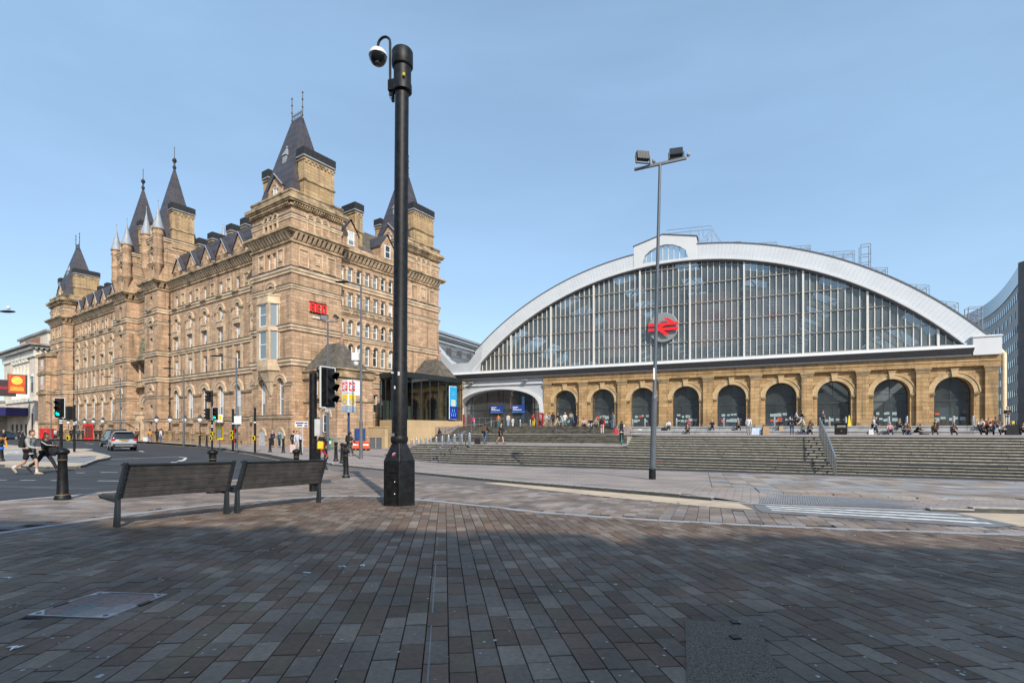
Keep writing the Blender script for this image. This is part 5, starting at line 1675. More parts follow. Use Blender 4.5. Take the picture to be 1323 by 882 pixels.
def put_window(key, s, z, depth, face, o, w, h, arch=False, rails=(.5,), mull=0, blind=None):
    k = (w, h, arch, rails, mull)
    if k not in WT: WT[k] = (win_mesh('window', w, h, arch, True, rails, mull), win_mesh('window', w, h, arch, False, rails, mull))
    light = rw.random() < .72
    fr, gm, bm_ = WT[k][0 if light else 1]
    if face == 0: loc = (o[0] + s, o[1] + depth, HZ + z)
    else: loc = (o[0] - depth, o[1] + s, HZ + z)
    wv = link('window', fr, hotel, loc, R(90) if face else 0)
    link('pane', gm, wv)
    if bm_ is not None and (blind if blind is not None else rw.random() < (.8 if face == 0 else .4)): link('blind', bm_, wv)
    return wv
def sill(s, w, z, face, o, name='sill', m=None, proud=.18, h=.16):
    b = HB(face, o); b.box(s - w / 2, s + w / 2, -proud, .1, z - h, z - .001); b.build(name, m or M_hotd, hotel)
arch_cache = {}
def hood(s, zs, r0, r1, face, o, proud=.14, m=None, label=None):
    k = (r0, r1, face, proud)
    b = HB(face, (0, 0)); b.T = Matrix.Rotation(R(90), 4, 'Z') if face else Matrix.Identity(4)
    if k not in arch_cache:
        arch_band(b, 0, 0, r0, r0 + (r1 - r0) * .6, -proud * .6, -.002, 12); arch_band(b, 0, 0, r0 + (r1 - r0) * .6, r1, -proud, -.002, 12)
        arch_cache[k] = b.mesh('window_arch', m or M_hotl)
    loc = (o[0] + s, o[1], HZ + zs) if face == 0 else (o[0], o[1] + s, HZ + zs)
    link('window_arch', arch_cache[k], hotel, loc)
def course(s0, s1, z0, z1, proud, face, o, name='string_course', m=None, ends=True):
    """moulded band in two steps"""
    b = HB(face, o); zm = z0 + (z1 - z0) * .55
    pe = proud - .004; b.box(s0 - (pe * .6 if ends else 0), s1 + (pe * .6 if ends else 0), -proud * .6, .06, z0, zm)
    b.box(s0 - (pe if ends else 0), s1 + (pe if ends else 0), -proud, .06, zm, z1)
    r_ = b.build(name, m or M_hotl, hotel)
    b = HB(face, o); e = proud if ends else 0; b.box(s0 - e - .024, s1 + e + .024, -proud - .03, .05, z1 + .002, z1 + .1); b.build('sooty_cap', M_soot, r_, loc=None)
def corbels(s0, s1, z0, z1, proud, pitch, face, o, name='corbel_row'):
    b = HB(face, o); n = max(1, int((s1 - s0) / pitch)); p = (s1 - s0) / n
    for k in range(n):
        c = s0 + p * (k + .5); w = p * .27
        b.prism([(-proud, z1), (.02, z1), (.02, z0), (-proud * .35, z0 + (z1 - z0) * .25)], 'x', c - w, c + w)
    b.build(name, M_hotl, hotel, kind='stuff')
def cornice_h(s0, s1, z, face, o, big=True, ends=True):
    """bracketed main cornice with its top at z"""
    corbels(s0, s1, z - 1.25, z - .45, .62, .55 if big else .5, face, o)
    b = HB(face, o)
    e = .794 if ends else 0; e2 = .614 if ends else 0
    b.box(s0 - e2, s1 + e2, -.62, .05, z - .45, z - .25); b.box(s0 - e, s1 + e, -.8, .05, z - .25, z)
    b.box(s0 - .156 if ends else s0, s1 + .156 if ends else s1, -.16, .05, z - 1.42, z - 1.25)
    b.build('cornice', M_hotd, hotel)
def wall(s0, s1, z0, z1, holes, face, o, depth=.55, name='wall', m=None):
    b = HB(face, o)
    holed_wall(b, s0, s1, z0, z1, holes, 0, depth)
    b.build(name, m or M_hot, hotel)
def rect(s, w, z0, z1): return [(s - w / 2, z0), (s + w / 2, z0), (s + w / 2, z1), (s - w / 2, z1)]
LEV = dict(J=1.62, I=5.0, H=7.75, G=11.45, F=15.75, E=17.65, C=21.75)
def main_strings(s0, s1, face, o, ends, skip=()):
    for nm, z0, z1, pr in (('J', 1.32, 1.62, .2), ('H', 7.05, 7.72, .26), ('G', 10.85, 11.42, .24), ('E', 17.0, 17.62, .22)):
        if nm in skip: continue
        course(s0, s1, z0, z1, pr, face, o, ends=ends)
# ---- main range bays between the towers
def bay(sc, w, o, left_pair=True):
    """one bay of the street front, five storeys of openings"""
    hl = [arch_hole(sc, 1.55, 1.65, 5.0, 10), rect(sc, 1.1, 7.78, 10.05), rect(sc, 1.1, 11.47, 13.2), arch_hole(sc, 1.15, 14.35, 15.5, 8), rect(sc - .55 * 0, .85, 17.72, 19.35)]
    wall(sc - w / 2, sc + w / 2, -2.6, 20.4, hl, 0, o, .62)
    put_window('g', sc, 1.66, .24, 0, o, 1.55, 4.12, True, (.62, .78), 1)
    put_window('1', sc, 7.79, .2, 0, o, 1.1, 2.26)
    put_window('2', sc, 11.48, .2, 0, o, 1.1, 1.72)
    put_window('3', sc, 14.36, .24, 0, o, 1.15, 1.715, True)
    put_window('a', sc, 17.73, .2, 0, o, .85, 1.62)
    hood(sc, 5.0, .8, 1.5, 0, o, .2)
    hood(sc, 15.5, .6, 1.15, 0, o, .18)
    # piers between bays carrying the arches: lighter flanks
    for sg in (-1, 1):
        b = HB(0, o); x = sc + sg * .98; b.box(x - .2, x + .2, -.1, -.002, 7.75, 15.3); b.build('pier_strip', M_hotl, hotel)
        b = HB(0, o); b.box(x - .42 if sg < 0 else x - .1, x + .1 if sg < 0 else x + .42, -.2, -.002, 15.3, 15.55); b.build('impost', M_hotd, hotel)
        b = HB(0, o); x2 = sc + sg * 1.5; b.box(x2 - .6, x2 + .6, -.16, -.002, 4.75, 5.0); b.build('impost', M_hotd, hotel)
    b = HB(0, o); b.box(sc - .72, sc + .72, -.22, .5, 13.45, 14.1); b.box(sc - .8, sc + .8, -.3, .2, 14.1, 14.34); b.build('spandrel', M_hotl, hotel)
    sill(sc, 1.5, 17.71, 0, o, proud=.4, h=.3)
    # carved panel beside the attic light
    b = HB(0, o); c = sc + w / 2
    for (x0, x1, z0, z1) in ((c - .62, c - .5, 17.75, 19.4), (c + .5, c + .62, 17.75, 19.4), (c - .62, c + .62, 19.4, 19.55)): b.box(x0, x1, -.12, -.002, z0, z1)
    b.box(c - .3, c + .3, -.1, -.002, 18.2, 18.9)
    if sc + w < RNG_END: b.build('carved_panel', M_hotl, hotel)
    # area level: small window and pier
    sill(sc, 1.9, 1.32, 0, o, 'sill_bracket', M_hotd, .34, .36)
M_RNG = [(-33.3, -7.8), (-74.8, -49.6)]
OM = (0, 1.6)
for (a, b_) in M_RNG:
    w = (b_ - a) / 6
    RNG_END = b_
    for k in range(6): bay(a + w * (k + .5), w, OM)
    main_strings(a, b_, 0, OM, False)
    cornice_h(a, b_, 21.75, 0, OM, ends=False)
    wall(a, b_, 20.4, 22.3, [], 0, OM, .3, 'parapet')
    # dormers
    for k in range(6):
        c = a + w * (k + .5)
        b = HB(0, OM)
        holed_wall(b, c - 1.5, c + 1.5, 22.3, 23.0, [], .15, .3)
        b.face([(c - 1.5, .15, 23.0), (c + 1.5, .15, 23.0), (c + .02, .15, 24.85), (c - .02, .15, 24.85)])
        b.box(c - 1.5, c - .5, .15, 4, 21.9, 23.0); b.box(c + .5, c + 1.5, .15, 4, 21.9, 23.0)
        b.box(c - .5, c + .5, .8, 4, 21.9, 23.0)
        b.box(c - .25, c + .25, .1, .2, 23.5, 23.9)
        dm = b.build('dormer', M_hot, hotel)
        b = HB(0, OM)
        for sg in (-1, 1):
            b.face([(c + sg * 1.62, -.02, 22.9), (c, -.02, 24.95), (c, .7, 24.95), (c + sg * 1.62, .7, 22.9)])
            b.face([(c + sg * 1.62, -.02, 22.75), (c, -.02, 24.8), (c, -.02, 24.95), (c + sg * 1.62, -.02, 22.9)])
        b.build('dormer_roof', M_slate, dm)
        b = HB(0, OM); b.tube([(c, -.02, 25.0), (c + 1.64, -.02, 22.85)], .06, 4); b.box(c + 1.505, c + 1.54, .4, 1.6, 22.0, 22.9); b.build('verge', M_leadw, dm)
        put_window('d', c, 21.95, .2, 0, OM, .72, 1.35, True)
        hood(c, 22.95, .38, .62, 0, (OM[0], OM[1] + .15), .1)
    # slate roof behind
    b = HB(0, OM)
    b.face([(a, .4, 22.2), (b_, .4, 22.2), (b_, 1.3, 26.0), (a, 1.3, 26.0)]); b.face([(a, 1.3, 26.0), (b_, 1.3, 26.0), (b_, 5.6, 26.6), (a, 5.6, 26.6)]); b.face([(a, 11.5, 22.2), (b_, 11.5, 22.2), (b_, 5.6, 26.6), (a, 5.6, 26.6)][::-1])
    b.build('slate_roof', M_slate, hotel)
    wall(a, b_, -2.6, 22.2, [], 0, (0, 13.2), .01, 'rear_wall')
# extra parapet return band and drain pipes
for x in (-33.45, -74.95):
    b = HB(0, OM); b.tube([(x + .3, -.12, -2.4), (x + .3, -.12, 20.3)], .09, 8)
    for z in range(0, 20, 2): b.box(x + .14, x + .46, -.25, -.02, z, z + .16)
    b.build('drainpipe', M_iron, hotel)
def chimney(x0, x1, y0, y1, z0, z1, cap=1.0, frieze=True):
    b = HB(); b.box(x0, x1, y0, y1, z0, z1)
    c = b.build('chimney', M_chim, hotel)
    b = HB(); b.T = Matrix.Translation((0, 0, HZ))
    zb = z0 + (z1 - z0) * .5
    b.box(x0 - .12, x1 + .12, y0 - .12, y1 + .12, zb - .12, zb + .06); b.build('band', M_hotd, c)
    b = HB(); b.T = Matrix.Translation((0, 0, HZ)); b.box(x0 - .1, x1 + .1, y0 - .1, y1 + .1, z1 - .34, z1 - .2)
    b.build('band', M_hotd, c)
    b = HB(); n = max(2, int((y1 - y0) / .45))
    for k in range(n):
        q = y0 + (y1 - y0) * (k + .5) / n
        for xs_ in (x0 - .1, x1): b.box(xs_, xs_ + .1, q - .1, q + .1, z1 - .62, z1 - .34)
    b.build('corbels', M_hotd, c, kind='stuff')
    b = HB(); b.box(x0 - .16, x1 + .16, y0 - .16, y1 + .16, z1, z1 + .13); b.build('flashing', M_leadw, c)
    b = HB(); b.box(x0 - .1, x1 + .1, y0 - .1, y1 + .1, z1 + .13, z1 + cap)
    n = max(2, int((y1 - y0) / .5))
    for k in range(n + 1):
        q = y0 - .1 + (y1 - y0 + .2) * k / n; b.box(x0 - .14, x1 + .14, q - .035, q + .035, z1 + .13, z1 + cap)
    b.box(x0 - .02, x1 + .02, y0, y1, z1 + cap, z1 + cap + .08)
    b.build('pot_guard', M_cap, c)
    return c
for u in (14.4, 18.5, 22.3, 27.6, 31.6): chimney(-u - .55, -u + .55, 4.6, 7.9, 22.5, 27.7)
for u in (52.5, 56.5, 60.3, 64.2, 68.1, 71.8): chimney(-u - .55, -u + .55, 4.6, 7.4, 22.5, 27.0)
# ---- corner towers
def tri_arcade(sc, face, o, blind):
    """three little arches on colonnettes in the top stage of a tower"""
    for k in (-1, 0, 1):
        s = sc + k * .92
        hood(s, 23.5, .3, .52, face, o, .14)
        if not blind: put_window('t', s, 22.25, .32, face, o, .6, 1.55, True)
    b = HB(face, o)
    for k in (-1.5, -.5, .5, 1.5):
        s = sc + k * .92
        b.box(s - .08, s + .08, -.16, -.002, 22.2, 23.25); b.box(s - .15, s + .15, -.2, -.002, 23.25, 23.5); b.box(s - .13, s + .13, -.19, -.002, 22.0, 22.2)
    b.build('colonnettes', M_hotl, hotel)
def attic_panels(sc, face, o, span, wins):
    b = HB(face, o)
    for s in ([-span, span] if wins else [-span, 0, span]):
        c = sc + s; h = .62
        for (x0, x1, z0, z1) in ((c - h, c - h + .12, 18.0, 19.75), (c + h - .12, c + h, 18.0, 19.75), (c - h, c + h, 19.75, 19.9), (c - h, c + h, 17.9, 18.0)): b.box(x0, x1, -.1, -.002, z0, z1)
        if wins or s == 0: b.lathe; b.box(c - .28, c + .28, -.12, -.002, 18.5, 19.25); b.box(c - .12, c + .12, -.18, -.002, 18.7, 19.05)
    b.build('carved_panel', M_hotl, hotel)
    if wins:
        for s in (-.55, .55): put_window('a', sc + s, 17.95, .3, face, o, .75, 1.75)
def steep_roof(cx, cy, hx, hy, z0, z1, rx, ry):
    b = HB()
    A = [(cx - hx, cy - hy, z0), (cx + hx, cy - hy, z0), (cx + hx, cy + hy, z0), (cx - hx, cy + hy, z0)]
    # slight bell at the foot
    M_ = [(cx - hx * .89, cy - hy * .89, z0 + (z1 - z0) * .16), (cx + hx * .89, cy - hy * .89, z0 + (z1 - z0) * .16), (cx + hx * .89, cy + hy * .89, z0 + (z1 - z0) * .16), (cx - hx * .89, cy + hy * .89, z0 + (z1 - z0) * .16)]
    B = [(cx - rx, cy - ry, z1), (cx + rx, cy - ry, z1), (cx + rx, cy + ry, z1), (cx - rx, cy + ry, z1)]
    for P_, Q_ in ((A, M_), (M_, B)):
        for k in range(4): b.face([P_[k], P_[(k + 1) % 4], Q_[(k + 1) % 4], Q_[k]])
    b.face(B)
    r = b.build('tower_roof', M_slate, hotel)
    return r
def cresting(cx, cy, rx, z):
    b = HB()
    for sg in (-1, 1):
        b.tube([(cx + sg * rx, cy, z - .1), (cx + sg * rx, cy, z + 3.0)], .05, 6)
        for q in (.3, 1.2, 2.1, 2.9): b.ball((cx + sg * rx, cy, z + q), .11, seg=6, rings=4)
        b.taper(cx + sg * rx, cy, z - 1.2, z - .1, .2, .2, .06, .06)
    b.tube([(cx - rx, cy, z + .15), (cx + rx, cy, z + .15)], .04, 4); b.tube([(cx - rx, cy, z + .75), (cx + rx, cy, z + .75)], .04, 4)
    n = 7
    for k in range(n): 
        x = cx - rx + 2 * rx * (k + .5) / n; b.tube([(x, cy, z + .15), (x, cy, z + 1.0)], .025, 4)
        b.tube([(x - .12, cy, z + .2), (x + .12, cy, z + .7)], .02, 4); b.tube([(x + .12, cy, z + .2), (x - .12, cy, z + .7)], .02, 4)
    b.build('roof_cresting', M_iron, hotel)
def gable(sc, face, o, w, z0, zp):
    """stone gabled dormer standing on the tower parapet"""
    b = HB(face, o)
    zs_ = z0 + (zp - z0) * .55
    b.face([(sc - w / 2, 0, z0), (sc + w / 2, 0, z0), (sc + w / 2, 0, zs_), (sc, 0, zp), (sc - w / 2, 0, zs_)])
    b.face([(sc - w / 2, 0, z0), (sc - w / 2, 0, zs_), (sc - w / 2, 2.2, zs_), (sc - w / 2, 2.2, z0)])
    b.face([(sc + w / 2, 0, z0), (sc + w / 2, 0, zs_), (sc + w / 2, 2.2, zs_), (sc + w / 2, 2.2, z0)])
    d = b.build('gable', M_hot, hotel)
    b = HB(face, o)
    for sg in (-1, 1):
        b.face([(sc + sg * (w / 2 + .15), -.15, zs_ - .12), (sc, -.15, zp + .12), (sc, 2.4, zp + .12), (sc + sg * (w / 2 + .15), 2.4, zs_ - .12)])
        b.face([(sc + sg * (w / 2 + .15), -.15, zs_ - .32), (sc, -.15, zp - .12), (sc, -.15, zp + .12), (sc + sg * (w / 2 + .15), -.15, zs_ - .12)])
    b.build('gable_roof', M_slate, d)
    b = HB(face, o); b.tube([(sc, -.2, zp + .1), (sc + w / 2 + .2, -.2, zs_ - .15)], .07, 4); b.build('verge', M_leadw, d)
    put_window('g', sc, z0 + .15, -.06, face, o, .7, (zs_ - z0) * .95, True)
    hood(sc, z0 + .15 + (zs_ - z0) * .95 - .35, .38, .58, face, (o[0] - (.1 if face == 0 else -.1) * 0, o[1]), .16)
def corner_tower(x0, x1, y0, y1, front=True, side=True, detail=0):
    """x0..x1 along the street, y0..y1 deep; front faces the street, side faces the station"""
    cx, cy = (x0 + x1) / 2, (y0 + y1) / 2
    oF, oS = (0, y0), (x1, 0)
    if side:
        wall(y0, y1, -2.6, 20.45, [], 1, oS, .3)
        wall(y0 + .002, y1, 20.45, 25.96, [], 1, oS, .3)
    wall(x0, x1, 20.45, 25.96, [arch_hole(cx + k * .92, .6, 22.25, 23.5, 8) for k in (-1, 0, 1)] if front else [], 0, oF, .4)
    b = HB(); b.box(x0, x0 + .01, y0 + .01, y1, 15, 25.96); b.box(x0, x1, y1 - .01, y1, 15, 25.96); b.box(x0 + .3, x1 - .3, y0 + .5, y1 - .3, 25.3, 25.4); b.build('tower_core', M_hot, hotel)
    for face, o, a, c, on in ((0, oF, x0, x1, True), (1, oS, y0, y1, side)):
        if not on: continue
        mid = (a + c) / 2
        cornice_h(a, c, 21.75, face, o)
        course(a, c, 22.9, 23.35, .12, face, o, m=M_hotl)
        b = HB(face, o); b.box(a - .246, c + .246, -.25, .05, 24.2, 24.4)
        n = int((c - a) / .3)
        for k in range(n): q = a + (c - a) * (k + .5) / n; b.box(q - .08, q + .08, -.4, -.25, 24.35, 24.62)
        b.box(a - .495, c + .495, -.5, .05, 24.62, 24.8); b.box(a - .615, c + .615, -.62, .05, 24.8, 25.15); b.box(a - .096, c + .096, -.1, .3, 25.15, 25.8); b.box(a - .176, c + .176, -.18, .4, 25.8, 26.0)
        b.build('upper_cornice', M_hotd, hotel)
        tri_arcade(mid, face, o, not (face == 0 and front))
    steep_roof(cx, cy, (x1 - x0) / 2 - .75, (y1 - y0) / 2 - .3, 25.4, 36.2, 1.05, .12)
    cresting(cx, cy, 1.05, 36.2)
    chimney(x1 - 1.5, x1 - .35, y0 + 1.75, y1 - .75, 25.4, 30.4)
    chimney(x0 + .2, x0 + 1.3, y0 + 1.2, y1 - 1.6, 25.4, 29.4)
    gable(cx, 0, (0, y0 + .5), 2.9, 25.7, 28.7)
    # small lead lucarne on the slope
    b = HB(); b.box(cx - .35, cx + .35, y0 + 1.55, y0 + 2.2, 30.0, 31.4); b.taper(cx, y0 + 1.9, 31.4, 32.4, .45, .45, .03, .03); b.ball((cx, y0 + 1.9, 32.5), .12, seg=6, rings=4); b.build('lucarne', M_leadw, hotel)
corner_tower(-7.8, 0.0, 0.0, 6.4)
corner_tower(-7.8, 0.0, 16.7, 23.1, front=False)
corner_tower(-82.7, -74.8, 0.0, 6.4)
# street fronts of the two end pavilions
def pavilion_front(x0, x1, oriel=True):
    cx = (x0 + x1) / 2
    o = (0, 0)
    hl = [arch_hole(cx - 1.85, 1.3, 1.65, 5.1, 10), arch_hole(cx + 1.85, 1.3, 1.65, 5.1, 10), arch_hole(cx, 1.2, 14.5, 15.45, 8), rect(cx - .55, .75, 17.95, 19.7), rect(cx + .55, .75, 17.95, 19.7)]
    wall(x0, x1, -2.6, 20.45, hl, 0, o, .6)
    for s in (-1.85, 1.85):
        put_window('g', cx + s, 1.66, .35, 0, o, 1.3, 4.09, True, (.45, .8)); hood(cx + s, 5.1, .68, 1.2, 0, o, .18)
    put_window('3', cx, 14.51, .35, 0, o, 1.2, 1.54, True); hood(cx, 15.45, .62, 1.2, 0, o, .2)
    attic_panels(cx, 0, o, 1.9, True)
    main_strings(x0, x1, 0, o, True)
    course(x0, x1, 15.3, 15.75, .16, 0, o, m=M_hotl)
    course(x0, cx - 2.6, 4.85, 5.1, .14, 0, o); course(cx + 2.6, x1, 4.85, 5.1, .14, 0, o)
    if oriel: oriel_bay(cx, o)
    # basement arches
    for s in (-1.85, 1.85):
        hood(cx + s, -.6, .62, .95, 0, o, .15)
        b = HB(0, o); b.face([(a_, -.01, b2) for a_, b2 in arch_hole(cx + s, 1.2, -2.3, -.6, 8)]); b.build('basement_door', mat('pale grey door', (0.4, 0.42, 0.43), rough=.6), hotel)
def oriel_bay(cx, o):
    def OB():
        b = HB(0, o); b.T = b.T @ Matrix.Translation((cx, 0, 0)) @ Matrix.Diagonal((.84, .84, 1, 1)) @ Matrix.Translation((-cx, 0, 0)); return b
    # oriel: corbel, two lights high, pierced parapet
    def hexr(r, k=1.0): return [(cx - 1.95 * k, 0), (cx - 1.2 * k, -1.15 * k), (cx + 1.2 * k, -1.15 * k), (cx + 1.95 * k, 0)]
    b = OB()
    for (za, ka, zb, kb) in ((3.9, .1, 5.4, .45), (5.4, .5, 6.6, .95), (6.6, 1.05, 7.1, 1.1)):
        P0 = [(q[0], q[1], za) for q in hexr(0, ka)]; P1 = [(q[0], q[1], zb) for q in hexr(0, kb)]
        for k in range(3): b.face([P0[k], P0[k + 1], P1[k + 1], P1[k]])
        b.face(P0); b.face(P1)
    b.build('oriel_corbel', M_hotl, hotel)
    b = OB()
    for (z0, z1, k) in ((7.1, 7.8, 1.08), (7.8, 14.0, .0), (10.95, 11.4, 1.1), (13.9, 14.15, 1.12), (14.15, 14.75, 1.04), (14.75, 14.9, 1.1)):
        if k: b.prism([(q[0], q[1]) for q in hexr(0, k)], 'z', z0, z1)
    for (za, zb) in ((7.8, 10.95), (11.4, 13.9)):
        for p_, w_ in ((-1.85, .2), (-1.15, .3), (1.15, .3), (1.85, .2)):
            y = 0 if abs(p_) > 1.5 else -1.08
            b.box(cx + p_ - w_, cx + p_ + w_, y - .1, y + .14, za, zb)
    b.build('oriel', M_hotl, hotel)
    b = OB()
    for (za, zb) in ((7.8, 10.95), (11.4, 13.9)):
        for P_ in (((-1.88, -.02), (-1.2, -1.06)), ((-1.2, -1.06), (1.2, -1.06)), ((1.2, -1.06), (1.88, -.02))):
            b.face([(cx + P_[0][0], P_[0][1], za), (cx + P_[1][0], P_[1][1], za), (cx + P_[1][0], P_[1][1], zb), (cx + P_[0][0], P_[0][1], zb)])
    ow = b.build('oriel_window', M_win, hotel)
    b = OB()
    for (za, zb) in ((7.8, 10.95), (11.4, 13.9)):
        zc = za + (zb - za) * .52
        b.box(cx - .85, cx + .85, -1.12, -1.05, za, za + .12); b.box(cx - .85, cx + .85, -1.12, -1.05, zb - .12, zb); b.box(cx - .85, cx + .85, -1.12, -1.05, zc - .05, zc + .05)
        for x in (-.85, .73): b.box(cx + x, cx + x + .12, -1.12, -1.05, za, zb)
        for sg in (-1, 1):
            for t in (.18, .85):
                x = cx + sg * (1.88 - .68 * t); y = -.02 - 1.04 * t
                b.box(x - .06, x + .06, y - .05, y + .03, za, zb)
    b.build('sash', M_sash, ow)
pavilion_front(-7.8, 0.0)
pavilion_front(-82.7, -74.8, False)
# return of the left pavilion and of the centre towers already come with their side walls; strings on returns
for (y0, y1, x) in ((0, 6.4, 0.0), (0, 1.6, -74.8)):
    o = (x, 0)
    main_strings(y0, y1, 1, o, True, ('J',) if x == 0 else ())
    course(y0, y1, 15.3, 15.75, .16, 1, o, m=M_hotl)
attic_panels(3.2, 1, (0, 0), 1.75, False)
attic_panels(19.9, 1, (0, 0), 1.75, False)
main_strings(16.7, 23.1, 1, (0, 0), True, ('J',)); course(16.7, 23.1, 15.3, 15.75, .16, 1, (0, 0), m=M_hotl)
# ---- centre towers either side of the entrance
def centre_tower(x0, x1):
    cx = (x0 + x1) / 2; o = (0, 0); w = x1 - x0
    hl = [rect(cx, 1.0, .9, 3.7), arch_hole(cx, 1.0, 5.2, 5.75, 8), rect(cx, 1.0, 7.78, 10.3), rect(cx, 1.0, 11.5, 13.5), arch_hole(cx, 1.1, 14.35, 15.5, 8), rect(cx, .85, 17.75, 19.6)]
    wall(x0, x1, -2.6, 20.45, hl, 0, o, .6)
    put_window('a', cx, .91, .35, 0, o, 1.0, 2.78); put_window('b', cx, 5.21, .35, 0, o, 1.0, 1.04, True); put_window('c', cx, 7.79, .35, 0, o, 1.0, 2.5); put_window('d', cx, 11.51, .35, 0, o, 1.0, 1.98)
    put_window('e', cx, 14.36, .35, 0, o, 1.1, 1.69, True); put_window('f', cx, 17.76, .35, 0, o, .85, 1.83)
    hood(cx, 5.75, .52, 1.05, 0, o, .18); hood(cx, 15.5, .57, 1.2, 0, o, .2)
    sill(cx, 1.6, 17.73, 0, o, proud=.4, h=.3)
    wall(0, 1.6, -2.6, 20.45, [], 1, (x1, 0), .2)
    b = HB(); b.box(x0, x0 + .01, 0.02, 1.6, -2.6, 20.45); b.build('wall', M_hot, hotel)
    main_strings(x0, x1, 0, o, True); main_strings(0, 1.6, 1, (x1, 0), False)
    course(x0, x1, 15.3, 15.7, .14, 0, o, m=M_hotl); course(0, 1.6, 15.3, 15.7, .14, 1, (x1, 0), m=M_hotl, ends=False)
    course(x0, x1, 4.7, 4.95, .14, 0, o); course(0, 1.6, 4.7, 4.95, .14, 1, (x1, 0), ends=False)
    cornice_h(x0, x1, 21.75, 0, o); cornice_h(0, 1.6, 21.75, 1, (x1, 0), ends=False)
    # upper stage
    y1 = 6.0
    wall(x0 + .15, x1 - .15, 20.45, 28.0, [arch_hole(cx, 1.2, 24.6, 26.4, 8), rect(cx, .7, 22.2, 24.0)], 0, (0, .15), .4)
    put_window('u', cx, 24.61, .25, 0, (0, .15), 1.2, 2.38, True); put_window('u', cx, 22.21, .25, 0, (0, .15), .7, 1.78); hood(cx, 26.4, .62, 1.1, 0, (0, .15), .16)
    wall(.15, y1, 20.45, 28.0, [], 1, (x1 - .15, 0), .2)
    b = HB(); b.box(x0 + .15, x0 + .2, .2, y1, 20.45, 28); b.box(x0 + .2, x1 - .2, y1 - .05, y1, 20.45, 28); b.box(x0 + .3, x1 - .3, .6, y1 - .1, 27.4, 27.5); b.build('tower_core', M_hot, hotel)
    for (z0, z1, pr) in ((24.2, 24.45, .12), (26.2, 26.45, .12), (27.6, 28.1, .28)):
        course(x0 + .15, x1 - .15, z0, z1, pr, 0, (0, .15)); course(.15, y1, z0, z1, pr, 1, (x1 - .15, 0), ends=False)
    for sx in (x0 + .25, x1 - .25):
        b = HB(); b.lathe([(.1, 22.3), (.62, 24.0), (.7, 24.1), (.7, 24.35), (.62, 24.4), (.62, 26.2), (.7, 26.3), (.7, 26.5), (.62, 26.55), (.62, 28.2), (.74, 28.35), (.74, 28.6), (.64, 28.6), (.64, 28.95), (.78, 29.05), (.78, 29.2)], sx, .15, 14)
        t = b.build('turret', M_hot, hotel, smooth=True)
        b = HB(); b.lathe([(.82, 29.15), (.74, 29.35), (.4, 30.7), (.06, 32.4), (.03, 33.2)], sx, .15, 12); b.ball((sx, .15, 33.3), .1, seg=6, rings=4); b.build('turret_cap', M_leadw, t, smooth=True)
    # little pierced gable between the turrets
    b = HB(0, (0, .15)); arch_band(b, cx, 29.3, .35, .62, -.05, .35, 8, 0, 2 * math.pi); b.box(cx - .75, cx + .75, -.05, .35, 28.1, 28.7); b.box(cx - .5, cx + .5, -.05, .35, 29.85, 30.15); b.build('pierced_gable', M_hotl, hotel)
    steep_roof(cx, 3.1, w / 2 - .35, 2.6, 27.5, 39.6, .1, .1)
    b = HB(); b.tube([(cx, 3.1, 39.3), (cx, 3.1, 43.0)], .05, 6); b.lathe([(.14, 39.5), (.28, 39.9), (.12, 40.2), (.12, 40.5), (.34, 40.9), (.12, 41.3)], cx, 3.1, 8)
    b.tube([(cx - .5, 3.1, 41.0), (cx + .5, 3.1, 41.0)], .07, 5); b.build('finial', M_iron, hotel)
    chimney(x1 - 1.0, x1 + .0, 1.9, 4.9, 27.0, 32.6)
    chimney(x0 + .1, x0 + .8, 2.2, 4.4, 27.0, 30.8)
centre_tower(-37.8, -33.3)
centre_tower(-49.4, -44.6)
# roofs and cornice over the recessed entrance bay
o = (0, 1.6)
xe0, xe1 = -44.6, -37.8; xc = (xe0 + xe1) / 2
hl = [arch_hole(xc, 2.6, -2.3, 3.6, 12), rect(xc - 1.1, 1.5, 7.75, 10.4), rect(xc + 1.1, 1.5, 7.75, 10.4), arch_hole(xc, 1.2, 14.4, 15.6, 8), rect(xc, .9, 17.75, 19.5)]
wall(xe0, xe1, -2.6, 20.45, hl, 0, o, 1.2)
hood(xc, 3.6, 1.32, 2.1, 0, o, .35)
put_window('e', xc, 14.41, .4, 0, o, 1.2, 1.78, True); put_window('e', xc, 17.76, .4, 0, o, .9, 1.72); hood(xc, 15.6, .62, 1.15, 0, o, .2)
for s in (-1.1, 1.1): put_window('l', xc + s, 7.76, .9, 0, o, 1.5, 2.6, False, (.7,), 1)
b = HB(0, o)
for s in (-2.1, 0, 2.1): b.lathe([(.26, 7.7), (.2, 7.95), (.19, 9.9), (.28, 10.2), (.28, 10.4)], xc + s, -.2, 10)
b.build('loggia_columns', M_hotl, hotel, smooth=True)
b = HB(0, o); b.box(xc - 2.9, xc + 2.9, -1.0, .05, 10.42, 10.7); b.box(xc - 3.1, xc + 3.1, -1.25, .05, 10.7, 11.0); b.build('loggia_hood', M_hotd, hotel)
b = HB(0, o)
for k in range(9): b.box(xc - 2.6 + .65 * k - .1, xc - 2.6 + .65 * k + .1, -.75, -.6, 7.0, 7.6)
b.box(xc - 2.8, xc + 2.8, -.8, .05, 6.7, 7.0); b.box(xc - 2.8, xc + 2.8, -.8, -.5, 7.6, 7.78); b.build('balcony', M_hotd, hotel)
b = HB(0, o)
for s in (-1.75, 1.75): b.box(xc + s - .4, xc + s + .4, -.9, .05, -2.3, 2.4); b.box(xc + s - .55, xc + s + .55, -1.1, .05, 2.4, 2.9)
b.build('portal_column', M_hotl, hotel, bevel=.05)
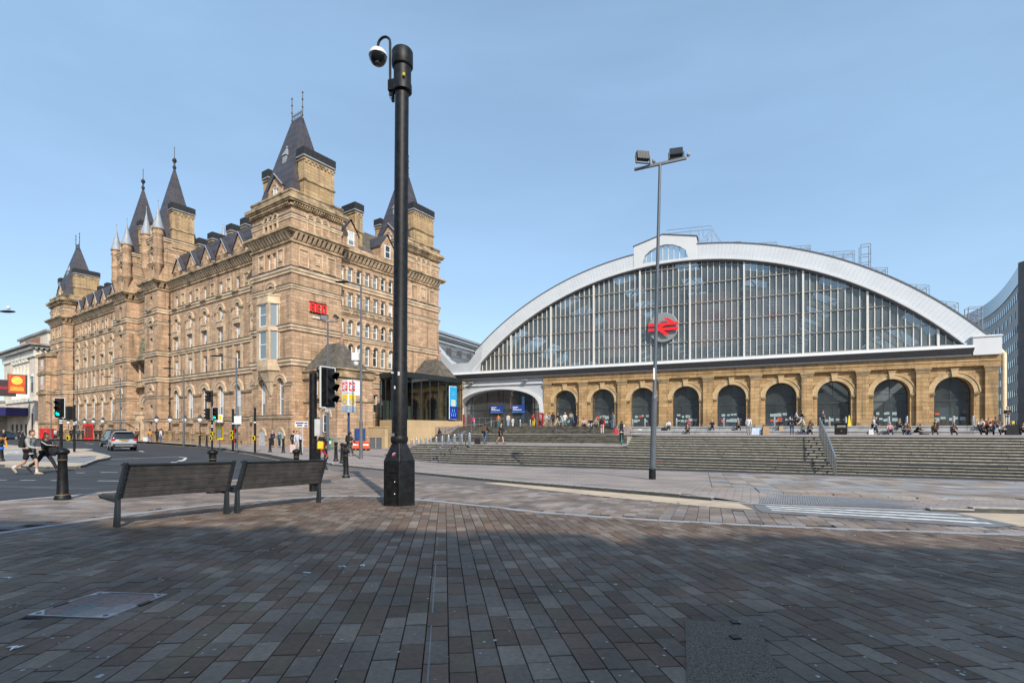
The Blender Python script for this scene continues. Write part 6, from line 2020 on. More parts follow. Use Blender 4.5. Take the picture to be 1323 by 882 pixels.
b = HB(0, o); b.face([(xc - 1.3, .9, -2.3), (xc + 1.3, .9, -2.3), (xc + 1.3, .9, 2.4), (xc - 1.3, .9, 2.4)]); b.build('entrance_door', mat('dark oak door', (0.06, 0.04, 0.03), rough=.6), hotel)
b = HB(0, o); b.face([(a_, 1.0, b2) for a_, b2 in arch_hole(xc, 2.6, 2.4, 3.6, 12)]); b.build('fanlight', M_wind, hotel)
# statue group over the loggia: two draped figures on a pedestal
b = HB(0, o)
b.box(xc - 1.2, xc + 1.2, -.9, -.05, 11.0, 11.5)
for s in (-.45, .45):
    b.lathe([(.42, 11.5), (.36, 12.2), (.3, 12.9), (.38, 13.5), (.3, 13.75), (.1, 13.85), (.17, 14.05), (.16, 14.25), (.04, 14.4)], xc + s, -.5, 8)
    b.tube([(xc + s * 1.5, -.5, 13.5), (xc + s * 2.2, -.6, 12.9), (xc + s * 1.7, -.8, 12.4)], .1, 5)
b.build('statue_group', mat('mossy carved stone', (0.16, 0.15, 0.09), rough=.95, var=.5, scale=4), hotel, smooth=True)
main_strings(xe0, xe1, 0, o, False, ('H', 'G')); cornice_h(xe0, xe1, 21.75, 0, o, ends=False)
course(xe0, xe1, 15.3, 15.7, .14, 0, o, m=M_hotl, ends=False)
b = HB(0, o); b.face([(xe0, .9, 22.2), (xe1, .9, 22.2), (xe1, 5.6, 26.6), (xe0, 5.6, 26.6)]); b.face([(xe0, 11.5, 22.2), (xe1, 11.5, 22.2), (xe1, 5.6, 26.6), (xe0, 5.6, 26.6)][::-1]); b.box(xe0, xe1, 0, .3, 20.45, 22.4); b.build('slate_roof', M_slate, hotel)
# distant white spirelets behind the roof
for (x, y) in ((-33.9, 9.5),):
    b = HB(); b.lathe([(.75, 24), (.75, 28.6), (.85, 28.8), (.7, 29), (.3, 31.2), (.04, 33.2)], x, y, 12); b.build('spirelet', M_leadw, hotel, smooth=True)
# ---- south front between the corner towers
oS = (-.8, 0)
ya, yb = 6.4, 16.7
n = 8; p = (yb - ya) / n
for k in range(n):
    c = ya + p * (k + .5); ww = .82
    hl = [rect(c, ww, 8.0 - .9, 8.0 - .9 + .01)] if 0 else []
    hl = [rect(c, .7, 2.2, 4.6), arch_hole(c, ww, 8.1, 10.1, 8), arch_hole(c, ww, 11.6, 13.0, 8), rect(c, ww, 14.9, 16.75), rect(c, ww, 18.1, 19.8)]
    wall(ya + p * k, ya + p * (k + 1), -2.6, 20.45, hl, 1, oS, .42)
    put_window('s', c, 2.21, .25, 1, oS, .7, 2.36, False, (.5,)); put_window('s', c, 8.11, .25, 1, oS, ww, 2.39, True); put_window('s', c, 11.61, .25, 1, oS, ww, 1.79, True)
    put_window('s', c, 14.91, .25, 1, oS, ww, 1.83); put_window('s', c, 18.11, .25, 1, oS, ww, 1.68)
    hood(c, 10.1, .43, .62, 1, oS, .12); hood(c, 13.0, .43, .62, 1, oS, .12)
    for (z0, z1) in ((8.0, 10.0), (11.5, 12.9), (14.85, 16.5), (18.0, 19.6)):
        q = ya + p * (k + 1)
        if k < n - 1:
            b = HB(1, oS); b.box(q - .1, q + .1, -.14, -.002, z0, z1 - .25); b.box(q - .17, q + .17, -.2, -.002, z1 - .25, z1 + .02); b.build('colonnette', M_hotl, hotel)
    for z in (14.2,):
        b = HB(1, oS); arch_band(b, c, z + .2, .12, .26, -.1, -.002, 6, 0, 2 * math.pi); b.build('rosette', M_hotl, hotel)
for (z0, z1, pr) in ((1.3, 1.6, .15), (5.4, 5.9, .2), (7.2, 7.85, .3), (10.95, 11.4, .2), (13.9, 14.05, .14), (14.55, 14.8, .2), (17.2, 17.9, .22)):
    course(ya, yb, z0, z1, pr, 1, oS, ends=False)
cornice_h(ya, yb, 21.75, 1, oS, ends=False)
wall(ya, yb, 20.45, 22.4, [], 1, oS, .3, 'parapet')
b = HB(1, oS)
b.face([(ya, .4, 22.0), (yb, .4, 22.0), (yb, 4.6, 27.0), (ya, 4.6, 27.0)]); b.face([(ya, 9, 22.0), (yb, 9, 22.0), (yb, 4.6, 27.0), (ya, 4.6, 27.0)][::-1]); b.build('slate_roof', M_mslate, hotel)
for c in (8.4, 14.2):
    b = HB(1, oS); b.face([(c - 1.15, .1, 22.4), (c + 1.15, .1, 22.4), (c + 1.15, .1, 24.0), (c, .1, 25.5), (c - 1.15, .1, 24.0)])
    b.box(c - 1.15, c - 1.1, .1, 3, 22.0, 24.0); b.box(c + 1.1, c + 1.15, .1, 3, 22.0, 24.0); b.box(c - .3, c + .3, .02, .12, 24.35, 24.9)
    dm = b.build('dormer', M_hot, hotel)
    b = HB(1, oS)
    for sg in (-1, 1): b.face([(c + sg * 1.3, -.05, 23.85), (c, -.05, 25.75), (c, 4, 25.75), (c + sg * 1.3, 4, 23.85)])
    b.build('dormer_roof', M_slate, dm)
    put_window('d', c, 22.5, .0, 1, (oS[0], 0), .95, 1.75)
chimney(-5.0, -2.6, 10.4, 11.6, 23.0, 28.0)
# porches with hipped roofs beside the towers
def porch(y0, y1, far):
    x1 = 5.8
    b = HB(); b.box(0, x1, y0, y1, -2.6, 5.6); pc = b.build('porch', M_hot, hotel)
    b = HB()
    for (z0, z1, e) in ((5.6, 5.95, .25), (5.95, 6.4, .12), (6.4, 6.55, .3), (3.1, 3.5, .16)): b.box(-.02, x1 + e, y0 - e, y1 + e, z0, z1)
    b.build('porch_cornice', M_hotd, hotel)
    b = HB(); cx, cy = x1 / 2, (y0 + y1) / 2
    A = [(0, y0 - .1, 6.55), (x1 + .1, y0 - .1, 6.55), (x1 + .1, y1 - .7, 6.55), (0, y1 - .7, 6.55)]; B = [(1.2, cy - .35, 9.6), (x1 - 2.0, cy - .35, 9.6), (x1 - 2.0, cy - .25, 9.6), (1.2, cy - .25, 9.6)]
    for k in range(4): b.face([A[k], A[(k + 1) % 4], B[(k + 1) % 4], B[k]])
    b.face(B); b.build('porch_roof', M_mslate, hotel)
    b = HB(); b.lathe([(.25, 9.3), (.2, 9.8), (.06, 10.2), (.12, 10.6), (.03, 11.6)], x1 - 2.0, cy - .3, 8); b.build('finial', mat('terracotta', (0.3, 0.17, 0.12), rough=.8), hotel)
    if not far:
        bd = HB(); bd.box(x1 - .002, x1 + .03, cy - .6, cy + .6, 3.75, 5.35); bd.build('boarded_window', M_sash, hotel)
        b = HB(); b.box(x1 - .002, x1 + .05, cy - .72, cy - .6, 3.65, 5.45); b.box(x1 - .002, x1 + .05, cy + .6, cy + .72, 3.65, 5.45); b.box(x1 - .002, x1 + .05, cy - .72, cy + .72, 5.35, 5.5); b.build('window_surround', M_hotl, hotel)
        for s in (2.0, 4.4):
            b = HB(0, (0, y0)); b.face([(s - .5, -.01, 3.8), (s + .5, -.01, 3.8), (s + .5, -.01, 5.3), (s - .5, -.01, 5.3)]); b.build('boarded_window', M_sash, hotel)
        for s in (1.3, 3.4):
            b = HB(0, (0, y0)); arch_band(b, s + .4, 1.4, .9, 1.15, -.1, -.002, 10); b.build('blind_arch', M_hotl, hotel)
            put_window('p', s + .4, -.2, -.06, 0, (0, y0), .7, 1.9)
        b = HB(1, (x1, 0)); b.box(cy - .2, cy + 1.2, -.06, -.002, -2.3, 0.2); b.build('blue_door', mat('blue door paint', (0.02, 0.06, 0.2), rough=.5), hotel)
porch(1.5, 6.2, False)
porch(17.0, 21.6, True)
# red letters on the tower, white script line below (illegible in the photograph)
sgn = thing('wall_sign', 'red raised letters reading RED fixed high on the sandstone corner tower', 'sign', hw(.12, 3.2, 12.9), HA + R(90))
def letters(text, size, m, parent, loc, ext=.06, name='letter', rot=(R(90), 0, 0), align='CENTER', each=True, sx=1.0):
    out = []
    x = 0
    for ch in (text if each else [text]):
        cu = bpy.data.curves.new('letter', 'FONT'); cu.body = ch; cu.size = size; cu.extrude = ext; cu.offset = size * .022
        if not each: cu.align_x = align
        o = bpy.data.objects.new('tmp', cu); COL.objects.link(o)
        bpy.context.view_layer.update()
        dg = bpy.context.evaluated_depsgraph_get()
        me = bpy.data.meshes.new_from_object(o.evaluated_get(dg))
        wdt = (max(v.co.x for v in me.vertices) if me.vertices else size * .3)
        bpy.data.objects.remove(o); 
        me.materials.clear(); me.materials.append(m)
        out.append((me, x)); x += wdt * sx + size * .1
    W_ = x
    for me, x in out:
        lx = loc[0] + (x - W_ / 2 if each else 0)
        link(name, me, parent, (lx, loc[1], loc[2]), rot=rot, scale=(sx, 1, 1))
for x0, boxes in ((-1.05, ((0, .17, 0, 1), (.17, .55, .85, 1), (.38, .55, .54, .85), (.17, .55, .39, .54), (.36, .55, 0, .39))), (-.3, ((0, .17, 0, 1), (.17, .52, .84, 1), (.17, .46, .42, .57), (.17, .52, 0, .16))), (.42, ((0, .17, 0, 1), (.17, .5, .85, 1), (.17, .5, 0, .15), (.4, .57, .13, .87)))):
    b = MB()
    for q in boxes: b.box(x0 + q[0], x0 + q[1], -.16, -.03, .3 + q[2], .3 + q[3])
    b.build('letter', M_red, sgn)
b = MB()
for k in range(4): b.box(-1.1, 1.1, -.04, .1, (.24, 1.4)[k % 2], (.29, 1.45)[k % 2])
b.build('sign_rail', M_iron, sgn)
b = MB(); rr = random.Random(2)
for k in range(9):
    x = -.8 + .19 * k; b.tube([(x, -.05, -.4 + rr.uniform(0, .08)), (x + .08, -.05, -.08 - rr.uniform(0, .15)), (x + .14, -.05, -.36), (x + .2, -.05, -.22)], .035, 5)
b.build('script_line', M_sash, sgn)
# area wall with piers, lamps and railings in front of the street front
M_area = ashlar('area wall stone', (0.38, 0.28, 0.16), (0.33, 0.24, 0.13), (0.2, 0.15, 0.09), .9, .35, soot=.6, joint=.014)
M_globe = mat('frosted lamp glass', (0.7, 0.74, 0.78), rough=.25, var=.05)
def gzH(x, y): q = hw(x, y); return ground(q[0], q[1])
aw = thing('area_railings', 'low stone piers and iron railings along the foot of the hotel street front', 'railings', hw(-8, -.9, gzH(-8, -.9)), HA)
def pier_lamp(x):
    y = -.9; z = gzH(x, y) + .1
    b = MB(Matrix.Translation((x + 8, 0, z - gzH(-8, -.9)))); b.box(-.45, .45, -.4, .4, -.3, 1.3); b.box(-.55, .55, -.5, .5, 1.3, 1.5); b.box(-.5, .5, -.45, .45, -.3, .25); b.build('pier', M_area, aw)
px_list = [-10 - 4.25 * k for k in range(6)] + [-51.7 - 4.2 * k for k in range(6)]
lamp0 = None
for x in px_list: pier_lamp(x)
for a, c in ((-31.4, -10), (-72.9, -51.7)):
    n = int((c - a) / .32)
    b = MB()
    for k in range(n):
        x = a + (c - a) * (k + .5) / n; z = gzH(x, -.9) - gzH(-8, -.9)
        b.tube([(x + 8, 0, z + .3), (x + 8, 0, z + 1.25)], .018, 4)
    b.build('railing_bars', M_iron, aw, kind='stuff')
    for h in (.4, 1.15):
        b = MB(); b.tube([(x + 8, 0, gzH(x, -.9) - gzH(-8, -.9) + h) for x in (a, (a + c) / 2, c)], .03, 4); b.build('rail', M_iron, aw)
    b = MB(); b.box(a + 8, c + 8, -.25, .25, gzH(a, -.9) - gzH(-8, -.9) - .4, gzH(c, -.9) - gzH(-8, -.9) + .5); b.build('dwarf_wall', M_area, aw)
for k, x in enumerate(px_list):
    z = gzH(x, -.9) + 1.6
    if lamp0 is None:
        lamp0 = thing('pier_lamp', '', 'lamp', hw(x, -.9, z), HA, 'globe lamps on the hotel piers')
        b = MB(); b.lathe([(.12, 0), (.05, .15), (.04, 1.05), (.14, 1.15)], seg=8); b.build('stem', M_iron, lamp0)
        b = MB(); b.lathe([(.12, 1.15), (.27, 1.38), (.28, 1.55), (.22, 1.7)], seg=10); b.build('globe', M_globe, lamp0, smooth=True)
        b = MB(); b.lathe([(.34, 1.68), (.3, 1.74), (.1, 1.98), (.03, 2.15)], seg=10); b.build('hood', M_iron, lamp0, smooth=True)
        o = lamp0
    else: o = copy_tree(lamp0, hw(x, -.9, z), HA)
    o['label'] = '%s black hooded globe lamp from the corner, %s half of the hotel piers' % ('first second third fourth fifth sixth'.split()[k % 6], 'nearer' if k < 6 else 'farther')
# low bay at the far end of the hotel
b = HB(0, (0, 0)); b.box(-83.9, -78.9, -1.6, .3, -2.6, 14.6); b.build('end_bay', M_hot, hotel)
for (z0, z1, e) in ((1.3, 1.7, .15), (7.0, 7.6, .2), (10.8, 11.3, .18), (14.3, 14.9, .3)):
    b = HB(); b.box(-83.9 - e, -78.9 + e, -1.6 - e, .2, z0, z1); b.build('string_course', M_hotd, hotel)
for z, h in ((8.0, 2.6), (11.8, 1.9)): put_window('x', -81.2, z, -.04, 0, (0, -1.6), 1.3, h)
# ------------------------------------------------------------------ theatre, far buildings, the tower at the right, the hall that shades the square
M_port = ashlar('pale theatre stone', (0.72, 0.67, 0.58), (0.66, 0.61, 0.53), (0.46, 0.42, 0.36), 1.6, .55, soot=.35, joint=.012)
M_portl = mat('carved pale stone', (0.7, 0.65, 0.56), rough=.85, var=.25, scale=.7)
M_portd = mat('weathered grey moulding', (0.26, 0.25, 0.235), rough=.9, var=.4, scale=.8)
TH0 = hw(-93, 0.0, 0)
th = thing('theatre', 'pale stone theatre with ionic columns and a dark canopy beyond the hotel', 'theatre', (TH0[0], TH0[1], -2.0), HA)
TZ = 2.0
def TB(): return MB(Matrix.Translation((0, 0, TZ)))
b = TB(); b.box(-25, 0, 2.6, 16, -2.4, 17.0); b.box(-25, 0, 0, 2.6, -2.4, 7.0); b.build('wall', M_port, th)
b = TB(); b.box(-25, -19.2, 0, 2.6, 7.0, 15.6); b.build('end_pavilion', M_port, th)
b = TB(); b.box(-4.2, 0.0, 0, 2.6, 7.0, 15.6); b.build('end_pavilion', M_port, th)
b = TB(); b.box(-22.5, -.9, 2.2, 14, 18.4, 21.2); b.build('attic', M_port, th)
b = TB(); b.box(-22.9, -.5, 1.8, 14.4, 21.2, 21.7); b.build('attic_cornice', M_portd, th)
b = TB(); b.box(-17, -6, 2.1, 2.198, 19.0, 20.6); b.build('terracotta_panel', mat('terracotta frieze', (0.33, 0.14, 0.08), rough=.8, var=.5, scale=3), th)
b = TB(); b.box(-25.3, .3, -.3, 16, 15.6, 17.0); b.build('entablature', M_portl, th)
b = TB(); b.box(-26.2, 1.2, -1.2, 16.5, 17.9, 18.3); b.box(-25.8, .8, -.8, 16.3, 17.4, 17.9)
for k in range(32): b.box(-25.6 + .83 * k, -25.2 + .83 * k, -1.0, -.3, 17.05, 17.4)
for k in range(18): b.box(.3, .95, -.2 + .85 * k, .2 + .85 * k, 17.05, 17.4)
b.build('cornice', M_portd, th)
for k in range(5):
    x = -17.2 + 2.75 * k
    b = TB(); b.lathe([(.85, 7.0), (.8, 7.4), (.66, 7.6), (.56, 14.6), (.75, 14.9)], x, .5, 14); b.box(x - .85, x + .85, -.25, 1.25, 14.9, 15.6)
    b.build('column', M_portl, th, smooth=True)
for k in range(6):
    x = -18.5 + 2.75 * k
    b = TB(); b.box(x - .55, x + .55, 2.55, 2.598, 8.2, 12.6); b.build('window', M_wind, th)
b = TB(); b.box(-25.1, .1, -.3, 1.3, 6.2, 7.0); b.build('string_course', M_portl, th)
for x in (-21.8, -2.1):
    b = TB(); b.box(x - .6, x + .6, -.05, .05, 8.2, 11.4); w_ = b.build('window', M_wind, th)
    b = TB(); b.box(x - .9, x + .9, -.35, 0, 11.5, 11.9); b.build('window_hood', M_portl, th)
b = TB()
for k in range(8): b.box(.02, .4, 1.5 + 1.7 * k, 2.1 + 1.7 * k, 14.0, 15.5)
b.build('side_brackets', M_portd, th, kind='stuff')
for k in range(4):
    x = -17.5 + 3.6 * k
    b = TB(); b.box(x - .8, x + .8, -.03, -.002, -2.0, 1.4); b.build('door', M_wind, th)
b = TB(); b.box(-2.6, -1.5, -.04, .06, -2.2, 3.6); b.build('side_door', mat('dark red door', (0.09, 0.03, 0.025), rough=.6), th)
b = TB(); b.box(-23, -5.0, -5.0, .0, 3.1, 4.9); cn = b.build('canopy', mat('dark bronze canopy', (0.05, 0.045, 0.045), rough=.5), th)
b = TB(); b.box(-12.0, -5.02, -5.08, -5.0, 3.3, 4.7); b.build('canopy_sign', mat('deep blue sign', (0.02, 0.02, 0.14), rough=.5), th)
b = TB(); b.box(-4.99, -4.92, -4.9, -.2, 3.3, 4.7); b.build('canopy_sign', MATS['deep blue sign'], th)
letters('EMPIRE', 1.0, M_sash, th, (-8.5, -5.12, TZ + 3.62), .02, sx=.9)
for x in (-21, -9): 
    b = TB(); b.box(x - .3, x + .3, -4.6, -4.0, -2.4, 3.1); b.build('canopy_post', M_portd, th)
# illuminated-style boards standing out from the front: a plain orange sunburst print and a dark red one
def board(name, lab, px, Y, zc, w, h, cols, motif):
    t = thing(name, lab, 'sign', (at(px, Y), Y, zc - h / 2), math.atan2(at(px, Y), Y) * -1 * 1.0)
    b = MB(); b.box(-w / 2 - .15, w / 2 + .3, 0.02, .6, -.15, h + .15); b.build('box', M_fr, t)
    b = MB(); b.box(-w / 2, w / 2, -.05, .0, 0, h); b.build('print', mat(name + ' print', cols[0], rough=.5, var=.35, scale=1.2), t)
    if motif:
        b = MB(Matrix.Translation((0, -.06, h * .7)) @ Matrix.Rotation(R(90), 4, 'X')); b.lathe([(.8, -.03), (.8, .0), (0, .0)], seg=24); b.build('sunburst', mat('sun yellow', (0.8, 0.55, 0.08), rough=.5), t)
        b = MB(); b.box(-.95, .95, -.08, -.052, h * .12, h * .36); b.build('title_band', mat('gold band', (0.65, 0.33, 0.03), rough=.5, var=.5, scale=4), t)
    else:
        b = MB(); b.box(-w * .3, w * .3, -.08, -.052, h * .4, h * .6); b.build('title_band', mat('dim red band', (0.3, 0.02, 0.03), rough=.5, var=.5, scale=4), t)
board('poster_board', 'square orange poster board with a yellow sun hung on the pale theatre front', 22, 101.0, 9.15, 2.4, 3.5, [(0.6, 0.07, 0.008)], True)
board('dark_poster_board', 'dark poster board with a red band left of the orange one', 3, 103.0, 8.6, 3.4, 3.0, [(0.05, 0.02, 0.025)], False)
# plain blocks beyond the theatre
def block(name, lab, x, y, w, d, z1, rz, m, rows, cols, cat='building'):
    t = thing(name, lab, cat, (x, y, ground(x, y) - .2), rz)
    h = z1 - (ground(x, y) - .2)
    b = MB(); b.box(0, w, 0, d, 0, h); b.build('wall', m, t)
    b = MB(); b.box(-.2, w + .2, -.2, d + .2, h, h + .5); b.build('cornice', M_portd, t)
    me = MB(); me.box(-.7, .7, -.03, .05, 0, 1.8); me = me.mesh('window', M_wind)
    for j in range(rows):
        for i in range(cols): link('window', me, t, (w * (i + .5) / cols, -.02, 2.5 + j * (h - 3.5) / rows))
    return t
block('office_block', 'dim grey office block far down the street left of the theatre', -186, 148, 38, 16, 13.5, HA, mat('grey render', (0.2, 0.21, 0.22), rough=.8), 4, 8)
block('office_block', 'low pale shop block at the far left edge beyond the poster boards', -150, 128, 30, 12, 6.5, HA, mat('pale render', (0.42, 0.4, 0.38), rough=.8), 2, 6)
# ---- curved concrete tower at the right
M_conc = mat('grey concrete panel', (0.5, 0.46, 0.425), rough=.8, var=.1, scale=.4)
M_concd = mat('dark stone pier', (0.15, 0.14, 0.14), rough=.8, var=.2, scale=.5)
M_bgl = glass('blue curtain glass', (0.09, 0.13, 0.17), .12, 1.9)
tw = thing('office_tower', 'tall grey concave office slab with rows of small windows right of the station', 'office tower', (75.0, 75.5, -2.4), 0)
P0 = Vector((0, 0)); P1 = Vector((18.8, 23.2)); P2 = Vector((21.0, 32.5))
def tq(t): return (1 - t) ** 2 * P0 + 2 * t * (1 - t) * P1 + t * t * P2
NS = 26; HT = 27.0
b = MB()
for k in range(NS):
    a, c = tq(k / NS), tq((k + 1) / NS)
    b.face([(a.x, a.y, 0), (c.x, c.y, 0), (c.x, c.y, HT - 2.4), (a.x, a.y, HT - 2.4)])
b.face([tuple(tq(k / NS)) + (HT,) for k in range(NS + 1)] + [(40, 33.5, HT), (40, 0, HT)])
b.build('curved_wall', M_conc, tw)
b = MB()
for k in range(NS):
    a, c = tq(k / NS), tq((k + 1) / NS); n = Vector((-(c - a).y, (c - a).x)).normalized() * .12
    b.face([(a.x + n.x, a.y + n.y, HT - 2.6), (c.x + n.x, c.y + n.y, HT - 2.6), (c.x + n.x, c.y + n.y, HT), (a.x + n.x, a.y + n.y, HT)])
    b.face([(a.x + n.x, a.y + n.y, HT), (c.x + n.x, c.y + n.y, HT), (c.x, c.y, HT), (a.x, a.y, HT)])
b.build('glass_parapet', M_bgl, tw)
wm = MB(); wm.box(-.5, .5, -.06, .02, -.55, .55); wm = wm.mesh('window', M_wind)
ws = MB(); ws.box(-.62, .62, -.04, .02, -.67, .67); ws = ws.mesh('window_frame', mat('pale window surround', (0.45, 0.46, 0.48), rough=.6))
for j in range(9):
    z = 3.4 + j * 2.42
    for k in range(NS):
        if j % 8 == 7 and k % 2: continue
        t = (k + .5) / NS; q = tq(t); d = (tq(t + .01) - tq(t - .01)).normalized(); a = math.atan2(d.y, d.x)
        w = link('window', wm, tw, (q.x - d.y * .02, q.y + d.x * .02, z), a + math.pi, scale=(.85 if j in (0, 7) else 1.15, 1, 1.0))
b = MB(); b.box(-.4, .5, -1.4, -.02, 0, HT + .1); b.build('end_pier', M_concd, tw)
b = MB(); b.box(.5, 30, -1.2, -.5, 0, HT - .3); b.build('side_glazing', M_bgl, tw)
b = MB()
for k in range(12):
    b.box(.8, 30, -1.3, -1.2, 1.0 + 2.2 * k, 1.5 + 2.2 * k)
b.build('side_spandrel', M_concd, tw)
b = MB(); b.box(-.6, 3, -4.5, -1.7, 0, 5.4); b.build('entrance_block', M_fr, tw)
# ---- stone hall behind the viewer: it throws the shade over the near paving
M_hall = ashlar('hall stone', (0.42, 0.38, 0.31), (0.38, 0.34, 0.28), (0.26, 0.23, 0.19), 1.8, .6, soot=.4, joint=.012)
hall = thing('stone_hall', 'large stone hall standing behind the viewer, across the square from the station', 'hall', (-2.0, -16.9, -1.2), R(-7.0))
b = MB(); b.box(-75, 55, -40, 0, 0, 17.6); b.build('wall', M_hall, hall)
b = MB(); b.box(-75.6, 55.6, -40.6, .6, 17.6, 18.6); b.build('cornice', M_hotd, hall)
for k in range(30):
    b = MB(); b.lathe([(1.0, 0), (.85, .6), (.72, 14), (1.0, 15), (1.0, 15.4)], -73 + 4.3 * k, 1.5, 12)
    b.build('column', M_hall, hall, smooth=True)
b = MB(); b.box(-75, 55, .3, 2.7, 15.4, 17.2); b.build('entablature', M_hall, hall)
rh = random.Random(4); x = -74
b = MB()
while x < 54:          # unseen blocks of uneven height, added to break up the edge of the shade
    w = rh.uniform(.5, 2.4); b.box(x, x + w, .6, 2.0, 17.2, 17.2 + rh.choice((.8, 1.0, 1.15, 1.5))); x += w + rh.uniform(.1, .8)
b.build('parapet', M_hall, hall)
# ------------------------------------------------------------------ street furniture
M_blk = mat('black street paint', (0.0095, 0.01, 0.012), rough=.5, spec=.3, var=.8, scale=9, bump=.15)
M_bst = mat('blue black bench metal', (0.022, 0.028, 0.034), rough=.45, var=.3, scale=3)
M_slat = mat('weathered dark timber', (0.06, 0.054, 0.05), rough=.75, var=.5, scale=5, bump=.5)
M_gpost = mat('slate grey post paint', (0.09, 0.105, 0.125), rough=.4, var=.15)
M_gold_p = mat('gold ring paint', (0.22, 0.15, 0.06), rough=.4)
M_lens = glass('floodlight glass', (0.35, 0.38, 0.4), .1, 1.6)
def gl(x, y): return ground(x, y)
# CCTV column
P = (-2.42, 11.0)
cc = thing('camera_column', 'tall black CCTV column on a hexagonal cabinet base in the middle of the square', 'cctv column', (P[0], P[1], gl(*P) - .03), R(-17.6))
ct = thing
LEAN = 0.075
b = MB()
hexr = .37
def hexp(r, z): return [(r * math.cos(R(60 * k + 0)), r * math.sin(R(60 * k + 0)), z) for k in range(6)]
rings = [hexp(hexr, 0), hexp(hexr, .98)]
A = [[b.p(q) for q in r] for r in rings]
for k in range(6): b.idx([A[0][k], A[0][(k + 1) % 6], A[1][(k + 1) % 6], A[1][k]])
b.idx(A[1]); b.build('cabinet', M_blk, cc, bevel=.012)
b = MB()
A = [[b.p(q) for q in r] for r in (hexp(hexr, .98), hexp(.175, 1.36))]
for k in range(6): b.idx([A[0][k], A[0][(k + 1) % 6], A[1][(k + 1) % 6], A[1][k]])
b.idx(A[1]); b.build('cabinet_top', M_blk, cc, bevel=.008)
ap = hexr * math.cos(R(30))
for ang, w in ((-90 - 30 + 0, .22),):
    pass
b = MB(Matrix.Rotation(R(-120 + 30), 4, 'Z')); b.box(ap - .002, ap + .006, -.13, .13, .12, .72); b.build('cabinet_door', M_blk, cc)
b = MB(Matrix.Rotation(R(-120 + 30), 4, 'Z')); b.box(ap + .006, ap + .014, -.16, .16, .74, .755); b.build('door_hood', M_blk, cc)
b = MB(Matrix.Rotation(R(-120 + 30), 4, 'Z'))
for z in (.3, .55): b.ball((ap + .01, .08, z), .014, seg=6, rings=4)
b.build('lock', MATS['galvanised steel'], cc)
b = MB(Matrix.Rotation(R(-120 + 30), 4, 'Z') @ Matrix.Translation((ap - .085, .02, 1.13)) @ Matrix.Rotation(R(-38), 4, 'Y')); b.T = b.T @ Matrix.Rotation(R(28), 4, 'X'); b.box(-.003, .012, -.05, .05, -.045, .045); b.build('sticker', mat('red sticker', (0.55, 0.05, 0.07), rough=.5), cc)
b = MB(Matrix.Rotation(R(-120 + 30), 4, 'Z') @ Matrix.Translation((ap - .08, .02, 1.135)) @ Matrix.Rotation(R(-38), 4, 'Y')); b.T = b.T @ Matrix.Rotation(R(28), 4, 'X'); b.box(.006, .014, -.035, .035, -.006, .006); b.build('sticker_text', M_sash, cc)
b = MB()
H = 9.05
def lx(z): return (z - 1.3) / H * LEAN
b.tube([(lx(z), 0, z) for z in (1.3, 3.0, 3.02, 5, 7, H + .3)], [.165, .16, .152, .150, .147, .145], 20); b.build('pole', M_blk, cc, smooth=True)
b = MB(); b.lathe([(.172, 1.36), (.185, 1.4), (.185, 1.46), (.172, 1.5)], 0, 0, 20); b.build('pole_collar', M_blk, cc, smooth=True)
b = MB(); b.box(-.14, -.02, -.178, -.165, 1.5, 1.56); b.build('clip_band', MATS['galvanised steel'], cc)
b = MB(); b.box(.06, .1, -.17, -.155, 2.78, 2.86); b.box(-.1, -.05, -.165, -.15, 2.83, 2.86); b.box(-.03, .0, -.17, -.16, 2.5, 2.56); b.build('paper_scrap', M_sash, cc)
b = MB(); b.lathe([(.15, H - .2), (.2, H - .18), (.2, H - .05), (.185, H), (.185, H + .32), (.215, H + .34), (.225, H + .36), (.225, H + .66), (.2, H + .7), (0, H + .7)], LEAN, 0, 20); b.build('head_sleeve', M_blk, cc, smooth=True)
b = MB(); b.box(LEAN - .33, LEAN - .15, -.06, .06, H - .12, H + .12); b.box(LEAN - .26, LEAN - .2, -.03, .03, H - .35, H - .12); b.build('bracket', M_blk, cc, bevel=.01)
b = MB(); pts = [(LEAN - .3, 0, H - .2), (LEAN - .3, 0, H + .95)] + [(LEAN - .3 - .15 + .15 * math.cos(a), 0, H + .95 + .15 * math.sin(a)) for a in [math.pi * k / 8 for k in range(1, 9)]] + [(LEAN - .6, 0, H + .85)]
b.tube(pts, .028, 8); b.build('swan_neck', M_blk, cc, smooth=True)
b = MB(); b.lathe([(.05, H + .86), (.15, H + .83), (.2, H + .76), (.2, H + .715)], LEAN - .6, 0, 16); dc = b.build('camera_housing', mat('white camera plastic', (0.75, 0.75, 0.74), rough=.35), cc, smooth=True)
b = MB(); b.lathe([(.195, H + .715), (.185, H + .65), (.14, H + .57), (.07, H + .52), (0, H + .505)], LEAN - .6, 0, 16); b.build('camera_dome', glass('smoked dome', (0.015, 0.016, 0.018), .08, 1.6), dc, smooth=True)
b = MB(); b.ball((LEAN - .58, -.05, H + .55), .06, seg=8, rings=6); b.build('lens', M_fr, dc)
b = MB(); b.box(LEAN + .12, LEAN + .16, -.2, -.17, H + .02, H + .08); b.build('yellow_tag', M_yel, cc)
b = MB(); b.tube([(LEAN - .3, -.02, H - .2), (LEAN - .27, -.05, H - .3), (LEAN - .2, -.04, H - .28)], .008, 5); b.build('cable', M_iron, cc)

